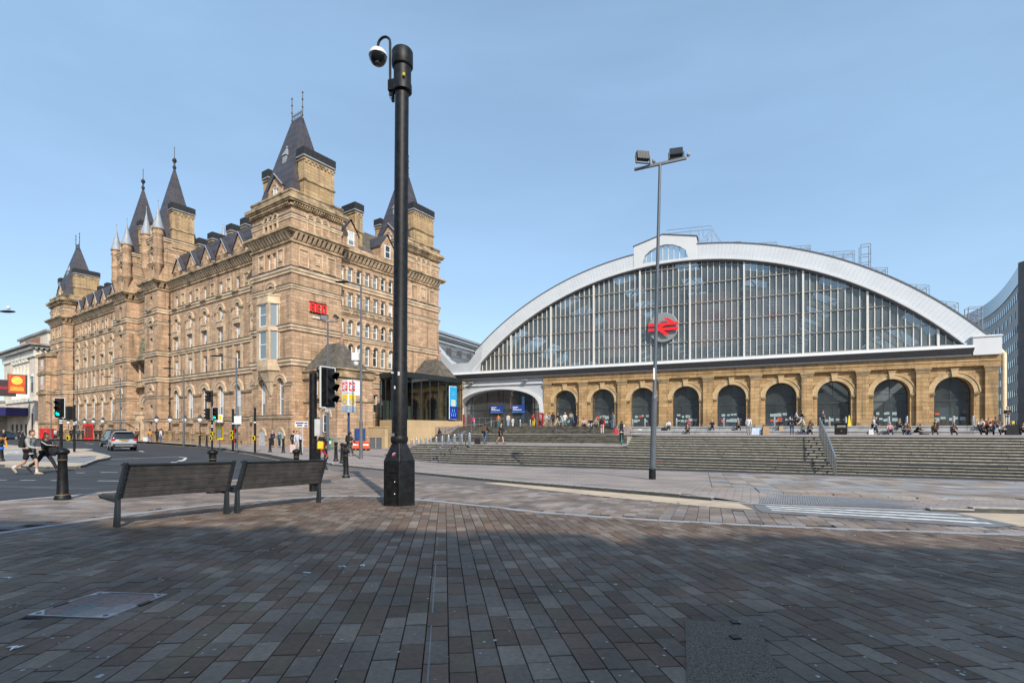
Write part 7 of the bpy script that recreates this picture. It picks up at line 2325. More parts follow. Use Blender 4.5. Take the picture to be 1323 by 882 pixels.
# benches: each a timber back and seat on two cast supports, seen from behind
def bench(name_label, A, B):
    """A, B: feet of the back legs; the seat lies to the left of A->B"""
    a = Vector(A); c = Vector(B); L = (c - a).length; ang = math.atan2(c.y - a.y, c.x - a.x)
    o = thing('bench', name_label, 'bench', (a.x, a.y, gl(*A)), ang, 'dark timber benches')
    dz = gl(*B) - gl(*A)
    o.rotation_euler = (0, -math.atan2(dz, L), ang)
    nS = 6
    for k in range(nS):           # back slats, leaning away from the seat
        z = .42 + k * .082; y = .02 - (z - .42) * .26
        b = MB(); b.T = Matrix.Translation((0, y, z)) @ Matrix.Rotation(R(14), 4, 'X'); b.box(.04, L - .04, -.018, .018, 0, .074); b.build('back_slat', M_slat, o, bevel=.004)
    b = MB(); z = .42 + nS * .082; y = .02 - (z - .42) * .26; b.T = Matrix.Translation((0, y, z)); b.box(.0, L, -.035, .05, -.004, .028); b.build('top_rail', M_bst, o, bevel=.006)
    for k in range(5):
        b = MB(); b.box(.04, L - .04, .06 + k * .088, .14 + k * .088, .42 + k * .004, .452 + k * .004); b.build('seat_slat', M_slat, o, bevel=.004)
    for x in (.0, L - .05):
        b = MB()     # rear leg, arm of the back, seat bracket in one casting
        b.prism([(-.04, 0), (.075, 0), (.062, .18), (.055, .36), (.46, .40), (.5, .455), (.42, .44), (.06, .42), (-.13, .965), (-.185, .955), (-.02, .40), (-.035, .2)], 'x', x, x + .05)
        b.build('support', M_bst, o, bevel=.006)
        b = MB()
        for q in range(4): b.ball((x + .025, -.05 - q * .03, .5 + q * .11), .014, seg=6, rings=4)
        b.build('bolt', M_iron, o)
    return o
bench('nearer dark timber bench seen from behind, its seat end showing at the left', (-5.84, 7.54), (-5.08, 9.16))
bench('farther dark timber bench seen from behind, right of the nearer bench', (-5.0, 9.28), (-4.2, 11.2))

# bollards
def bollard_meshes():
    o = thing('bollard', '', 'bollard')
    b = MB(); b.lathe([(.148, 0), (.148, .06), (.12, .1), (.105, .14), (.08, .82), (.09, .86), (.085, .9), (.085, .97), (.12, 1.0), (.128, 1.03), (.11, 1.07), (.05, 1.11), (0, 1.12)], seg=16); b.build('post', M_blk, o, smooth=True)
    b = MB(); b.lathe([(.121, .1), (.121, .118)], seg=16); b.lathe([(.093, .855), (.093, .868)], seg=16); b.build('gold_ring', M_gold_p, o)
    return o
bo = bollard_meshes()
BL = [((-9.7, 11.05), 'nearest black bollard at the road edge left of the benches'), ((-7.6, 13.0), 'black bollard showing above the back of the nearer bench'), ((-6.95, 16.5), 'black bollard showing above the back of the farther bench'), ((-6.42, 19.8), 'black bollard with a stubby cap at the right end of the benches')]
bo.location = (BL[0][0][0], BL[0][0][1], gl(*BL[0][0])); bo['label'] = BL[0][1]
for q, lab in BL[1:]: copy_tree(bo, (q[0], q[1], gl(*q)), 0, lab)
for (px, Y, ds) in ((349, 41.0, 'left of the two men by the hotel'), (366, 40.0, 'right of the two men by the hotel'), (388, 37.0, 'beside the person with the pink suitcase'), (421, 32.0, 'on the corner pavement, first from the signal pole'), (434, 29.5, 'on the corner pavement, second from the signal pole'), (442, 28.0, 'on the corner pavement, third from the signal pole'), (446.5, 26.6, 'on the corner pavement, nearest the kerb'), (258, 52, 'pair by the hotel piers, left'), (267, 51, 'pair by the hotel piers, right')):
    x = at(px, Y); copy_tree(bo, (x, Y, gl(x, Y) + .1), 0, 'small black bollard ' + ds)
x, Y = at(1.5, 26.5), 26.5
o = copy_tree(bo, (x, Y, gl(x, Y) + .02), 0, 'black bollard with a blue band at the left edge of the traffic island')
b = MB(); b.lathe([(.115, .62), (.115, .74)], seg=14); b.build('blue_band', mat('blue reflective band', (0.02, 0.15, 0.6), rough=.4), o)

# floodlight column in front of the steps
P = (5.48, 20.0)
fc = thing('floodlight_column', 'tall slate grey column carrying two floodlights on a crossbar before the steps', 'floodlight', (P[0], P[1], gl(*P) + .08))
HL = 12.3; LN = .30
def fx(z): return z / HL * LN
b = MB(); b.tube([(fx(z), 0, z) for z in (0, .3, 3.2)], [.12, .118, .105], 14); b.build('lower_pole', M_gpost, fc, smooth=True)
b = MB(); b.tube([(fx(z), 0, z) for z in (3.2, 3.3, 6, 9, HL)], [.105, .075, .07, .062, .055], 14); b.build('upper_pole', M_gpost, fc, smooth=True)
b = MB(); b.lathe([(.135, 0), (.135, .42), (.122, .44)], 0, 0, 14); b.build('base_band', M_blk, fc)
b = MB(); b.box(fx(1.3) - .03, fx(1.3) + .03, -.135, -.1, 3.9, 4.35); b.build('number_plate', M_sash, fc)
b = MB(Matrix.Translation((LN, 0, HL))); b.T = b.T @ Matrix.Rotation(R(-10), 4, 'Z') @ Matrix.Rotation(R(-8), 4, 'Y'); b.box(-.98, 1.0, -.05, .05, -.02, .07); b.build('crossbar', M_gpost, fc)
def flood(x, dz, yaw, pitch):
    Mx = Matrix.Translation((LN + x, -.05, HL + dz)) @ Matrix.Rotation(R(yaw), 4, 'Z') @ Matrix.Rotation(R(pitch), 4, 'X')
    b = MB(Mx); b.box(-.25, .25, -.1, .08, 0, .36); f = b.build('floodlight', M_bst, fc, bevel=.015)
    b = MB(Mx)
    for k in range(8): b.box(-.24 + .063 * k, -.215 + .063 * k, -.115, -.1, .02, .34)
    b.build('cooling_fins', M_bst, f)
    b = MB(Mx); b.box(-.24, .24, .081, .09, .03, .37); b.build('glass', M_lens, f)
    b = MB(Mx); b.box(-.3, -.27, -.03, .03, -.12, .2); b.box(.27, .3, -.03, .03, -.12, .2); b.box(-.3, .3, -.03, .03, -.14, -.11); b.build('yoke', M_iron, f)
    b = MB(Mx); b.lathe([(.0, -.1), (.07, -.05), (.07, .05), (.0, .1)], .45, .0, 8); b.build('junction_box', mat('grey plastic', (0.3, 0.3, 0.3), rough=.6), f)
flood(-.68, .14, 8, -12)
flood(.62, .3, -14, -24)

# traffic signals
def signal_head(parent, x, y, z, yaw, lit=None, border=True, s=1.0):
    M_ = Matrix.Translation((x, y, z)) @ Matrix.Rotation(R(yaw), 4, 'Z') @ Matrix.Scale(s, 4)
    b = MB(M_); b.box(-.14, .14, -.1, .12, 0, .98); h = b.build('signal_head', M_blk, parent, bevel=.02)
    if border:
        b = MB(M_); b.box(-.25, .25, .02, .05, -.05, 1.04); b.build('backing_board', M_blk, h)
        b = MB(M_)
        for (x0, x1, z0, z1) in ((-.26, .26, -.065, -.04), (-.26, .26, 1.03, 1.055), (-.26, -.235, -.04, 1.03), (.235, .26, -.04, 1.03)): b.box(x0, x1, .015, .055, z0, z1)
        b.build('white_border', M_sash, h)
    for k, nm in enumerate(('green', 'amber', 'red')):
        zc = .18 + .31 * k
        b = MB(M_ @ Matrix.Translation((0, -.1, zc)) @ Matrix.Rotation(R(90), 4, 'X')); b.lathe([(.1, -.01), (.1, .012), (.06, .025), (0, .03)], seg=14)
        if lit == nm: m = mat('lit green lens', (0.0, 0.6, 0.35), rough=.3, emit=(0.0, 1.0, 0.5), estr=4.0)
        else: m = mat(nm + ' lens', {'green': (0.0, .05, .035), 'amber': (.06, .03, 0.0), 'red': (.09, 0.006, .006)}[nm], rough=.25)
        b.build(nm + '_lens', m, h, smooth=True)
        b = MB(M_ @ Matrix.Translation((0, -.1, zc)))      # hooded visor
        n = 12; r = .125
        P0 = [(r * math.cos(R(-35 + 250 * i / n)), 0, r * math.sin(R(-35 + 250 * i / n))) for i in range(n + 1)]
        P1 = [(r * .97 * math.cos(R(-35 + 250 * i / n)), -.27 * (.45 + .55 * max(0, math.sin(R(-35 + 250 * i / n)))) , r * .97 * math.sin(R(-35 + 250 * i / n)) - .045) for i in range(n + 1)]
        for i in range(n): b.face([P0[i], P0[i + 1], P1[i + 1], P1[i]]); b.face([(P0[i][0] * .95, 0, P0[i][2] * .95), (P1[i][0] * .95, P1[i][1], P1[i][2] * .95), (P1[i + 1][0] * .95, P1[i + 1][1], P1[i + 1][2] * .95), (P0[i + 1][0] * .95, 0, P0[i + 1][2] * .95)])
        b.build('visor', M_blk, h)
    return h
def push_unit(parent, x, z, yaw=0):
    Mx = Matrix.Rotation(R(yaw), 4, 'Z')
    b = MB(Mx); b.box(x - .1, x + .1, -.22, -.1, z, z + .32); u = b.build('push_button_unit', M_yel, parent)
    b = MB(Mx); b.box(x - .07, x + .07, -.235, -.22, z + .04, z + .28); b.build('unit_face', M_blk, u)
sp = thing('traffic_signal', 'big black traffic signal pole behind the benches, its three hooded lamps facing right', 'traffic light', (-5.4, 13.9, gl(-5.4, 13.9)))
b = MB(); b.tube([(0, 0, 0), (0, 0, 3.2)], .1, 14); b.build('pole', M_blk, sp, smooth=True)
signal_head(sp, .42, 0.0, 2.24 + .08, 62, None)
b = MB(); b.box(.06, .34, -.03, .03, 2.45, 2.5); b.box(.06, .34, -.03, .03, 3.05, 3.1); b.build('bracket', M_blk, sp)
b = MB(); b.ball((.17, 0, 3.3), .085, seg=8, rings=6); b.box(.14, .2, -.02, .02, 3.05, 3.28); b.build('detector', M_iron, sp)
b = MB(); b.box(.02, .2, -.13, .02, .5, 1.15); b.build('pedestrian_unit', M_blk, sp)
b = MB(); b.box(.1, .24, -.16, .0, 1.5, 1.95); b.build('side_box', mat('pale side plate', (0.5, 0.5, 0.5), rough=.5), sp)
for (px, Y, lab, heads, hp, extra) in (
    (79, 28.5, 'traffic signal showing green on the island behind the nearest bollard', [(0, 0, 2.32, 14, 'green', True)], 2.4, 1),
    (96, 37.0, 'dark traffic signal pole seen from the side right of the green signal', [(-.22, 0, 2.3, -120, None, False), (-.55, .1, 2.3, -150, None, False)], 3.4, 2),
    (274, 44.0, 'traffic signal with a green light and a second head above before the hotel windows', [(.33, 0, 2.62, 10, 'green', True), (-.36, .1, 2.6, -95, None, False), (-.25, 0.05, 4.1, -95, None, False)], 5.1, 3)):
    x = at(px, Y); t = thing('traffic_signal', lab, 'traffic light', (x, Y, gl(x, Y) + .08))
    b = MB(); b.tube([(0, 0, 0), (0, 0, hp)], .075, 12); b.build('pole', M_blk, t, smooth=True)
    for (hx, hy, hz_, yaw, lit, bord) in heads: signal_head(t, hx, hy - .12, hz_, yaw, lit, bord)
    b = MB()
    for z in (1.95, 2.08): b.lathe([(.079, z), (.079, z + .07)], seg=12)
    b.build('white_bands', M_sash, t)
    if extra > 1:
        push_unit(t, .0 if extra == 3 else -.3, .85)
    if extra == 3: push_unit(t, .05, 1.25)
for (px, Y, lab, h) in ((301, 41.5, 'black pole with push button boxes and red figures before the hotel lamp posts', 3.3), (329.5, 40.5, 'plain black pole with a yellow box right of the push button pole', 3.4)):
    x = at(px, Y); t = thing('signal_pole', lab, 'pole', (x, Y, gl(x, Y) + .1))
    b = MB(); b.tube([(0, 0, 0), (0, 0, h)], .085, 12); b.ball((0, 0, h + .02), .1, rz=.12, seg=10, rings=5); b.build('pole', M_blk, t, smooth=True)
    b = MB(); b.lathe([(.089, h - 1.1), (.089, h - 1.0)], seg=12); b.build('white_band', M_sash, t)
    push_unit(t, -.02, .95)
    if px < 310:
        push_unit(t, -.02, 1.35)
        for z in (.7, 1.5):
            b = MB(); b.box(.1, .24, -.1, .08, z, z + .32); u = b.build('red_man_unit', M_blk, t); b = MB(); b.box(.12, .22, -.112, -.1, z + .06, z + .26); b.build('red_lens', mat('lit red figure', (.5, .01, .01), rough=.3), u)
        b = MB(); b.box(.12, .7, -.06, -.02, 2.2, 2.85); b.build('notice_plate', M_sash, t)
# street lamps
def street_lamp(px, Y, lab, h, arm, group='slim street lamps', dz=.1, base=None):
    x = at(px, Y); t = thing('street_lamp', lab, 'street lamp', (x, Y, gl(x, Y) + dz), 0, group)
    b = MB(); b.tube([(0, 0, 0), (0, 0, 2.4)], [.12, .11], 12); b.build('base_pole', base or M_gpost, t, smooth=True)
    b = MB(); b.tube([(0, 0, 2.4), (0, 0, 2.5), (0, 0, h)], [.11, .08, .06], 12); b.build('pole', M_gpost, t, smooth=True)
    b = MB(); b.tube([(0, 0, h - .1), (arm * .55, 0, h + .12), (arm * .8, 0, h + .16)], .035, 8); b.build('arm', M_gpost, t)
    b = MB(); b.ball((arm * .9, 0, h + .18), abs(arm) * .22 + .18, .17, .07, 10, 6); b.build('lantern', M_blk, t, smooth=True)
    return t
l1 = street_lamp(466.5, 33.0, 'slim grey street lamp beside the station totem with its lantern reaching left', 11.2, -1.35, base=M_postd)
b = MB(); b.box(-.55, -.1, -.25, .2, 6.3, 6.8); b.box(-.35, -.25, -.1, 0, 6.8, 7.15); b.lathe([(.12, 6.0), (.18, 6.15), (.18, 6.3)], -.32, 0, 10); b.build('camera_box', M_sash, l1, bevel=.02)
for (px, Y, h, lab) in ((305.5, 46, 8.2, 'first street lamp along the hotel pavement from the corner'), (237.5, 56, 8.2, 'second street lamp along the hotel pavement from the corner'), (155.5, 72, 8.8, 'third street lamp along the hotel pavement, near the car'), (100, 86, 9.0, 'fourth street lamp along the hotel pavement, far down the street'), (66, 96, 8.8, 'fifth and farthest street lamp, against the pale theatre')):
    street_lamp(px, Y, lab, h, -2.0)
lx_, lY = -33.5, 30.5
lp = thing('street_lamp', 'street lamp reaching in from the left edge with a white ball on its lantern', 'street lamp', (lx_, lY, gl(lx_, lY)), 0)
b = MB(); b.tube([(0, 0, 0), (0, 0, 8.3)], [.1, .06], 12); b.tube([(0, 0, 8.3), (1.5, 0, 8.62), (3.0, 0, 8.66)], .035, 8); b.build('pole', M_gpost, lp, smooth=True)
b = MB(); b.ball((3.45, 0, 8.62), .48, .17, .075, 12, 6); b.build('lantern', M_blk, lp, smooth=True)
b = MB(); b.ball((3.5, 0, 8.84), .1, seg=10, rings=6); b.build('white_ball', M_sash, lp, smooth=True)
# twin flood column near the hotel corner
x, Y = at(423.5, 45.0), 45.0
tf = thing('floodlight_column', 'slim grey column with twin small floodlights before the hotel porch', 'floodlight', (x, Y, gl(x, Y) + .1))
b = MB(); b.tube([(0, 0, 0), (0, 0, 11.4)], [.13, .075], 12); b.build('pole', M_gpost, tf, smooth=True)
b = MB(); b.box(-.5, .9, -.04, .04, 11.3, 11.4); b.build('crossbar', M_gpost, tf)
for (sx, yaw, pit) in ((-.32, 20, 35), (.72, -60, 60)):
    Mx = Matrix.Translation((sx, 0, 11.75)) @ Matrix.Rotation(R(yaw), 4, 'Z') @ Matrix.Rotation(R(pit), 4, 'X')
    b = MB(Mx); b.box(-.35, .35, -.08, .08, -.22, .22); f = b.build('floodlight', M_blk, tf, bevel=.02); b = MB(Mx); b.box(-.3, .3, -.09, -.081, -.17, .17); b.build('glass', M_lens, f)
b = MB(); b.box(-.45, .45, -.1, -.06, 4.35, 4.8); b.build('finger_sign', M_gpost, tf)
b = MB(); b.box(-.2, .12, -.12, -.08, 3.4, 3.9); b.build('notice_plate', mat('grey plate', (0.35, 0.37, 0.38), rough=.5), tf)
# station totem
x, Y = at(450.5, 40.0), 40.0
tt = thing('station_totem', 'square station totem with red and yellow symbol panels on a navy post', 'sign', (x, Y, gl(x, Y) + .1), R(-32))
hz0 = (556 - 533) / 661.5 * Y - (gl(x, Y) + .1); hz1 = (556 - 491) / 661.5 * Y - (gl(x, Y) + .1)
b = MB(); b.tube([(0, 0, 0), (0, 0, hz0)], .09, 12); b.build('post', mat('navy post', (0.02, 0.05, 0.14), rough=.4), tt)
hh = hz1 - hz0; wq = .37
M_wpan = mat('white sign panel', (0.72, 0.72, 0.72), rough=.45, var=.05)
for (a, c, m) in ((0, .19, mat('silver panel', (0.35, 0.42, 0.46), rough=.35)), (.2, .58, M_wpan), (.59, 1.0, M_wpan)):
    b = MB(); b.box(-wq, wq, -wq, wq, hz0 + hh * a, hz0 + hh * c); b.build('sign_block', m, tt, bevel=.015)
M_ryel = mat('sign yellow', (0.85, 0.55, 0.0), rough=.45, var=.05); M_gr = mat('sign grey', (0.3, 0.36, 0.5), rough=.45)
for a in range(4):
    Rm = Matrix.Rotation(R(90 * a), 4, 'Z')
    z0 = hz0 + hh * .66; z1 = hz0 + hh * .93
    b = MB(Rm); b.box(-wq * .78, wq * .78, -wq - .012, -wq - .003, z0, z1); p = b.build('red_panel', M_red, tt)
    zc = (z0 + z1) / 2; s = wq * .6
    b = MB(Rm @ Matrix.Translation((0, 0, zc)))      # double arrow
    for q in ([(-s, .05), (s, .05), (s, .14), (-s, .14)], [(-s, -.14), (s, -.14), (s, -.05), (-s, -.05)], [(-.02, .3), (.3, .141), (.14, .141), (-.18, .3)], [(-.1, .049), (.1, .049), (0, -.049), (-.2, -.049)], [(.02, -.3), (-.3, -.141), (-.14, -.141), (.18, -.3)]):
        b.prism(q, 'y', -wq - .022, -wq - .0125)
    b.build('double_arrow', M_wpan, p)
    z0 = hz0 + hh * .24; z1 = hz0 + hh * .55
    b = MB(Rm); b.box(-wq * .78, wq * .78, -wq - .012, -wq - .003, z0, z1); p = b.build('yellow_panel', M_ryel, tt)
    b = MB(Rm); arch_band(b, 0, z0 + .2, .17, .27, -wq - .022, -wq - .0125, 10, R(-20), R(200), 1.05); b.box(-.17, .17, -wq - .022, -wq - .0125, z0 + .04, z0 + .12); b.build('underground_symbol', M_gr, p)
    b = MB(Rm); b.box(-wq * .7, wq * .6, -wq - .012, -wq - .003, hz0 + hh * .05, hz0 + hh * .14); b.build('text_line', M_gr, tt)
# wayfinding and bus stop signs
x, Y = at(391, 42), 42
ws_ = thing('street_sign', 'white and navy street sign on a thin grey post at the hotel corner', 'sign', (x, Y, gl(x, Y) + .1))
b = MB(); b.tube([(0, 0, 0), (0, 0, 2.5)], .04, 8); b.build('post', mat('pale post', (0.45, 0.45, 0.46), rough=.5), ws_)
b = MB(); b.box(-.62, .45, -.05, .0, 2.05, 2.5); pl = b.build('plate', M_wpan, ws_)
for k, (a, c, z) in enumerate(((-.55, .1, 2.32), (-.45, .0, 2.13), (.16, .42, 2.1), (.16, .42, 2.3))):
    b = MB(); b.box(a, c, -.062, -.051, z, z + .11); b.build('text_line', M_banner_b, pl)
x, Y = at(284, 46), 46
bs = thing('bus_stop_flag', 'bus stop post with a white flag and a yellow timetable panel', 'bus stop', (x, Y, gl(x, Y) + .1))
b = MB(); b.tube([(0, 0, 0), (0, 0, 3.1)], .045, 8); b.build('post', M_gpost, bs)
b = MB(); b.box(-.28, .28, -.06, -.02, 2.4, 3.1); b.build('flag', M_wpan, bs)
b = MB(); b.box(-.2, .2, -.075, -.062, 2.6, 3.0); b.build('flag_symbol', M_ryel, bs)
b = MB(); b.box(-.32, .32, -.08, -.03, .85, 2.0); p = b.build('timetable_case', M_ryel, bs); b = MB(); b.box(-.2, .2, -.095, -.082, 1.0, 1.8); b.build('timetable', M_wpan, p)
# telephone box, bins, barriers
x, Y = at(113.5, 80), 80
tb = thing('telephone_box', 'red telephone box on the pavement far down the street', 'telephone box', (x, Y, gl(x, Y) + .1), HA)
M_tred = mat('telephone box red', (0.55, 0.015, 0.015), rough=.4)
for (sx, sy) in ((-1, -1), (1, -1), (1, 1), (-1, 1)):
    b = MB(); b.box(sx * .45 - .06, sx * .45 + .06, sy * .45 - .06, sy * .45 + .06, 0, 2.1); b.build('corner_post', M_tred, tb)
b = MB(); b.box(-.52, .52, -.52, .52, 2.1, 2.32); b.taper(0, 0, 2.32, 2.46, .5, .5, .3, .3); b.build('roof', M_tred, tb)
b = MB(); b.box(-.5, .5, -.5, .5, 0, .25); b.build('plinth', M_tred, tb)
for a in range(4):
    Rm = Matrix.Rotation(R(90 * a), 4, 'Z')
    b = MB(Rm); b.box(-.39, .39, -.45, -.43, .25, 2.1); g_ = b.build('pane', M_wind, tb)
    b = MB(Rm)
    for k in range(8): b.box(-.39, .39, -.465, -.45, .25 + .23 * k, .28 + .23 * k)
    for q in (-.14, .14): b.box(q - .015, q + .015, -.466, -.451, .25, 2.1)
    b.build('glazing_bar', M_tred, g_)
b = MB(); b.box(-.3, .3, -.48, -.467, .7, 1.6); b.build('green_poster', mat('pale green poster', (0.25, 0.6, 0.35), rough=.5), tb)
x, Y = at(60.5, 98), 98
o = tag(MB().build('red_box', M_tred) if 0 else link('utility_box', (lambda b: (b.box(-1.0, 1.0, -.5, .5, 0, 1.9), b.box(-1.05, 1.05, -.55, .55, 1.9, 2.0), b.mesh('utility_box', M_tred, False, .03))[2])(MB()), None, (x, Y, gl(x, Y))), 'plain red box at the kerb before the theatre', 'box')
M_grn = mat('green plastic', (0.02, 0.26, 0.05), rough=.5, var=.3)
for k, (px, dx) in enumerate(((419.5, 0), (425.5, 0))):
    Y = 47 + k; x = at(px, Y)
    t = thing('wheelie_bin', ['green wheeled bin, left one of two by the hotel porch', 'green wheeled bin, right one of two by the hotel porch'][k], 'bin', (x, Y, gl(x, Y) + .1), R(20), 'green bins by the porch')
    b = MB(); b.taper(0, 0, .12, 1.05, .24, .26, .32, .36); b.build('tub', M_grn, t, bevel=.02)
    b = MB(); b.box(-.36, .36, -.42, .38, 1.06, 1.14); b.tube([(-.3, .44, 1.06), (.3, .44, 1.06)], .03, 6); b.build('lid', M_grn, t, bevel=.02)
    for s in (-1, 1):
        b = MB(Matrix.Rotation(R(90), 4, 'Y')); b.lathe([(.11, -.03), (.11, .03)], -.12, .28, 10); b.build('wheel', M_blk, t, loc=(s * .3, 0, 0))
    b = MB(); b.box(-.2, .2, -.345, -.33, .55, .85); b.build('sticker', M_wpan, t)
M_orange = mat('orange barrier plastic', (0.75, 0.09, 0.02), rough=.5)
for k, px in enumerate((431, 438.5, 446)):
    Y = 47.5; x = at(px, Y)
    t = thing('crowd_barrier', 'grey steel crowd barrier before the hotel porch, %s of three' % ('left', 'middle', 'right')[k], 'barrier', (x, Y, gl(x, Y) + .1), R(-4), 'grey crowd barriers before the porch')
    b = MB(); b.tube([(-.75, 0, .2), (-.75, 0, 1.05), (-.65, 0, 1.12), (.65, 0, 1.12), (.75, 0, 1.05), (.75, 0, .2)], .03, 6); b.tube([(-.75, 0, .3), (.75, 0, .3)], .025, 6); b.build('frame', M_rail, t)
    b = MB()
    for q in range(9): b.tube([(-.6 + .15 * q, 0, .3), (-.6 + .15 * q, 0, 1.1)], .012, 4)
    b.build('bars', M_rail, t)
    for s in (-.55, .55):
        b = MB(); b.tube([(s, -.3, .02), (s, 0, .25), (s, .3, .02)], .025, 5); b.build('foot', M_rail, t)
for k, px in enumerate((459.5, 473)):
    Y = 47.5; x = at(px, Y)
    t = thing('plastic_barrier', ['orange plastic barrier left of the grey street lamp', 'orange plastic barrier right of the grey street lamp'][k], 'barrier', (x, Y, gl(x, Y) + .1), 0, 'orange barriers')
    b = MB(); b.box(-.3, .3, -.06, .06, .15, .8); b.box(-.34, .34, -.1, .1, .7, .85); b.build('panel', M_orange, t, bevel=.03)
    for s in (-.2, .2):
        b = MB(); b.box(s - .08, s + .08, -.25, .25, 0, .15); b.build('foot', M_blk, t)
    b = MB(); b.box(-.25, .25, -.075, -.061, .45, .6); b.build('reflective_strip', M_wpan, t)
for k, px in enumerate((481, 489.5)):
    Y = 52; x = at(px, Y)
    tag(link('bollard_post', (lambda b: (b.box(-.22, .22, -.2, .2, 0, 1.1), b.box(-.26, .26, -.24, .24, 1.1, 1.16), b.mesh('bollard_post', M_gpost, False, .02))[2])(MB()), None, (x, Y, gl(x, Y) + .1)), ['squat grey cabinet against the cream wall, left one', 'squat grey cabinet against the cream wall, right one'][k], 'cabinet', 'grey cabinets by the pavilion')
yw = thing('yard_wall', 'low cream wall between the hotel porch and the glass pavilion', 'wall', (at(478, 56), 56, gl(at(478, 56), 56)), HA)
b = MB(); b.box(-2.2, 2.4, 0, .4, 0, 2.3); b.build('wall_stones', M_base, yw); b = MB(); b.box(-2.3, 2.5, -.05, .45, 2.3, 2.42); b.build('coping', M_base, yw)
# low steps before the porch corner
# litter bin on the landing
q = stw(30.9, -8.2, ZL)
lb = thing('litter_bin', 'black double litter bin with gold band on the landing before the arches', 'litter bin', q, ST_RZ)
b = MB(); b.box(-.5, .5, -.3, .3, .05, .92); b.box(-.46, .46, -.26, .26, 0, .05); b.build('cabinet', M_blk, lb, bevel=.02)
b = MB(); b.box(-.54, .54, -.34, .34, 1.0, 1.12); b.box(-.5, .5, -.3, .3, .92, 1.0); b.build('top', M_blk, lb, bevel=.03)
b = MB(); b.box(-.36, .36, -.31, -.301, .73, .88); b.build('aperture', M_sash if 0 else mat('aperture grey', (0.25, 0.26, 0.27), rough=.5), lb)
b = MB(); b.box(-.51, .51, -.312, -.3, .66, .69); b.build('gold_band', M_gold_p, lb)
b = MB(Matrix.Translation((0, -.305, .35)) @ Matrix.Rotation(R(90), 4, 'X')); b.lathe([(.06, -.005), (.06, .006), (0, .006)], seg=10); b.build('crest', M_gold_p, lb)
# yellow caution sign standing on the terrace
q = stw(32.5, -2.0, TER)
cs = thing('caution_cone', 'tall yellow caution cone on the terrace by the seventh arch', 'caution cone', q, ST_RZ)
b = MB(); b.taper(0, 0, 0.04, 1.15, .17, .17, .05, .05); b.build('cone', M_yel, cs, bevel=.02); b = MB(); b.box(-.24, .24, -.24, .24, 0, .04); b.build('foot', M_yel, cs)
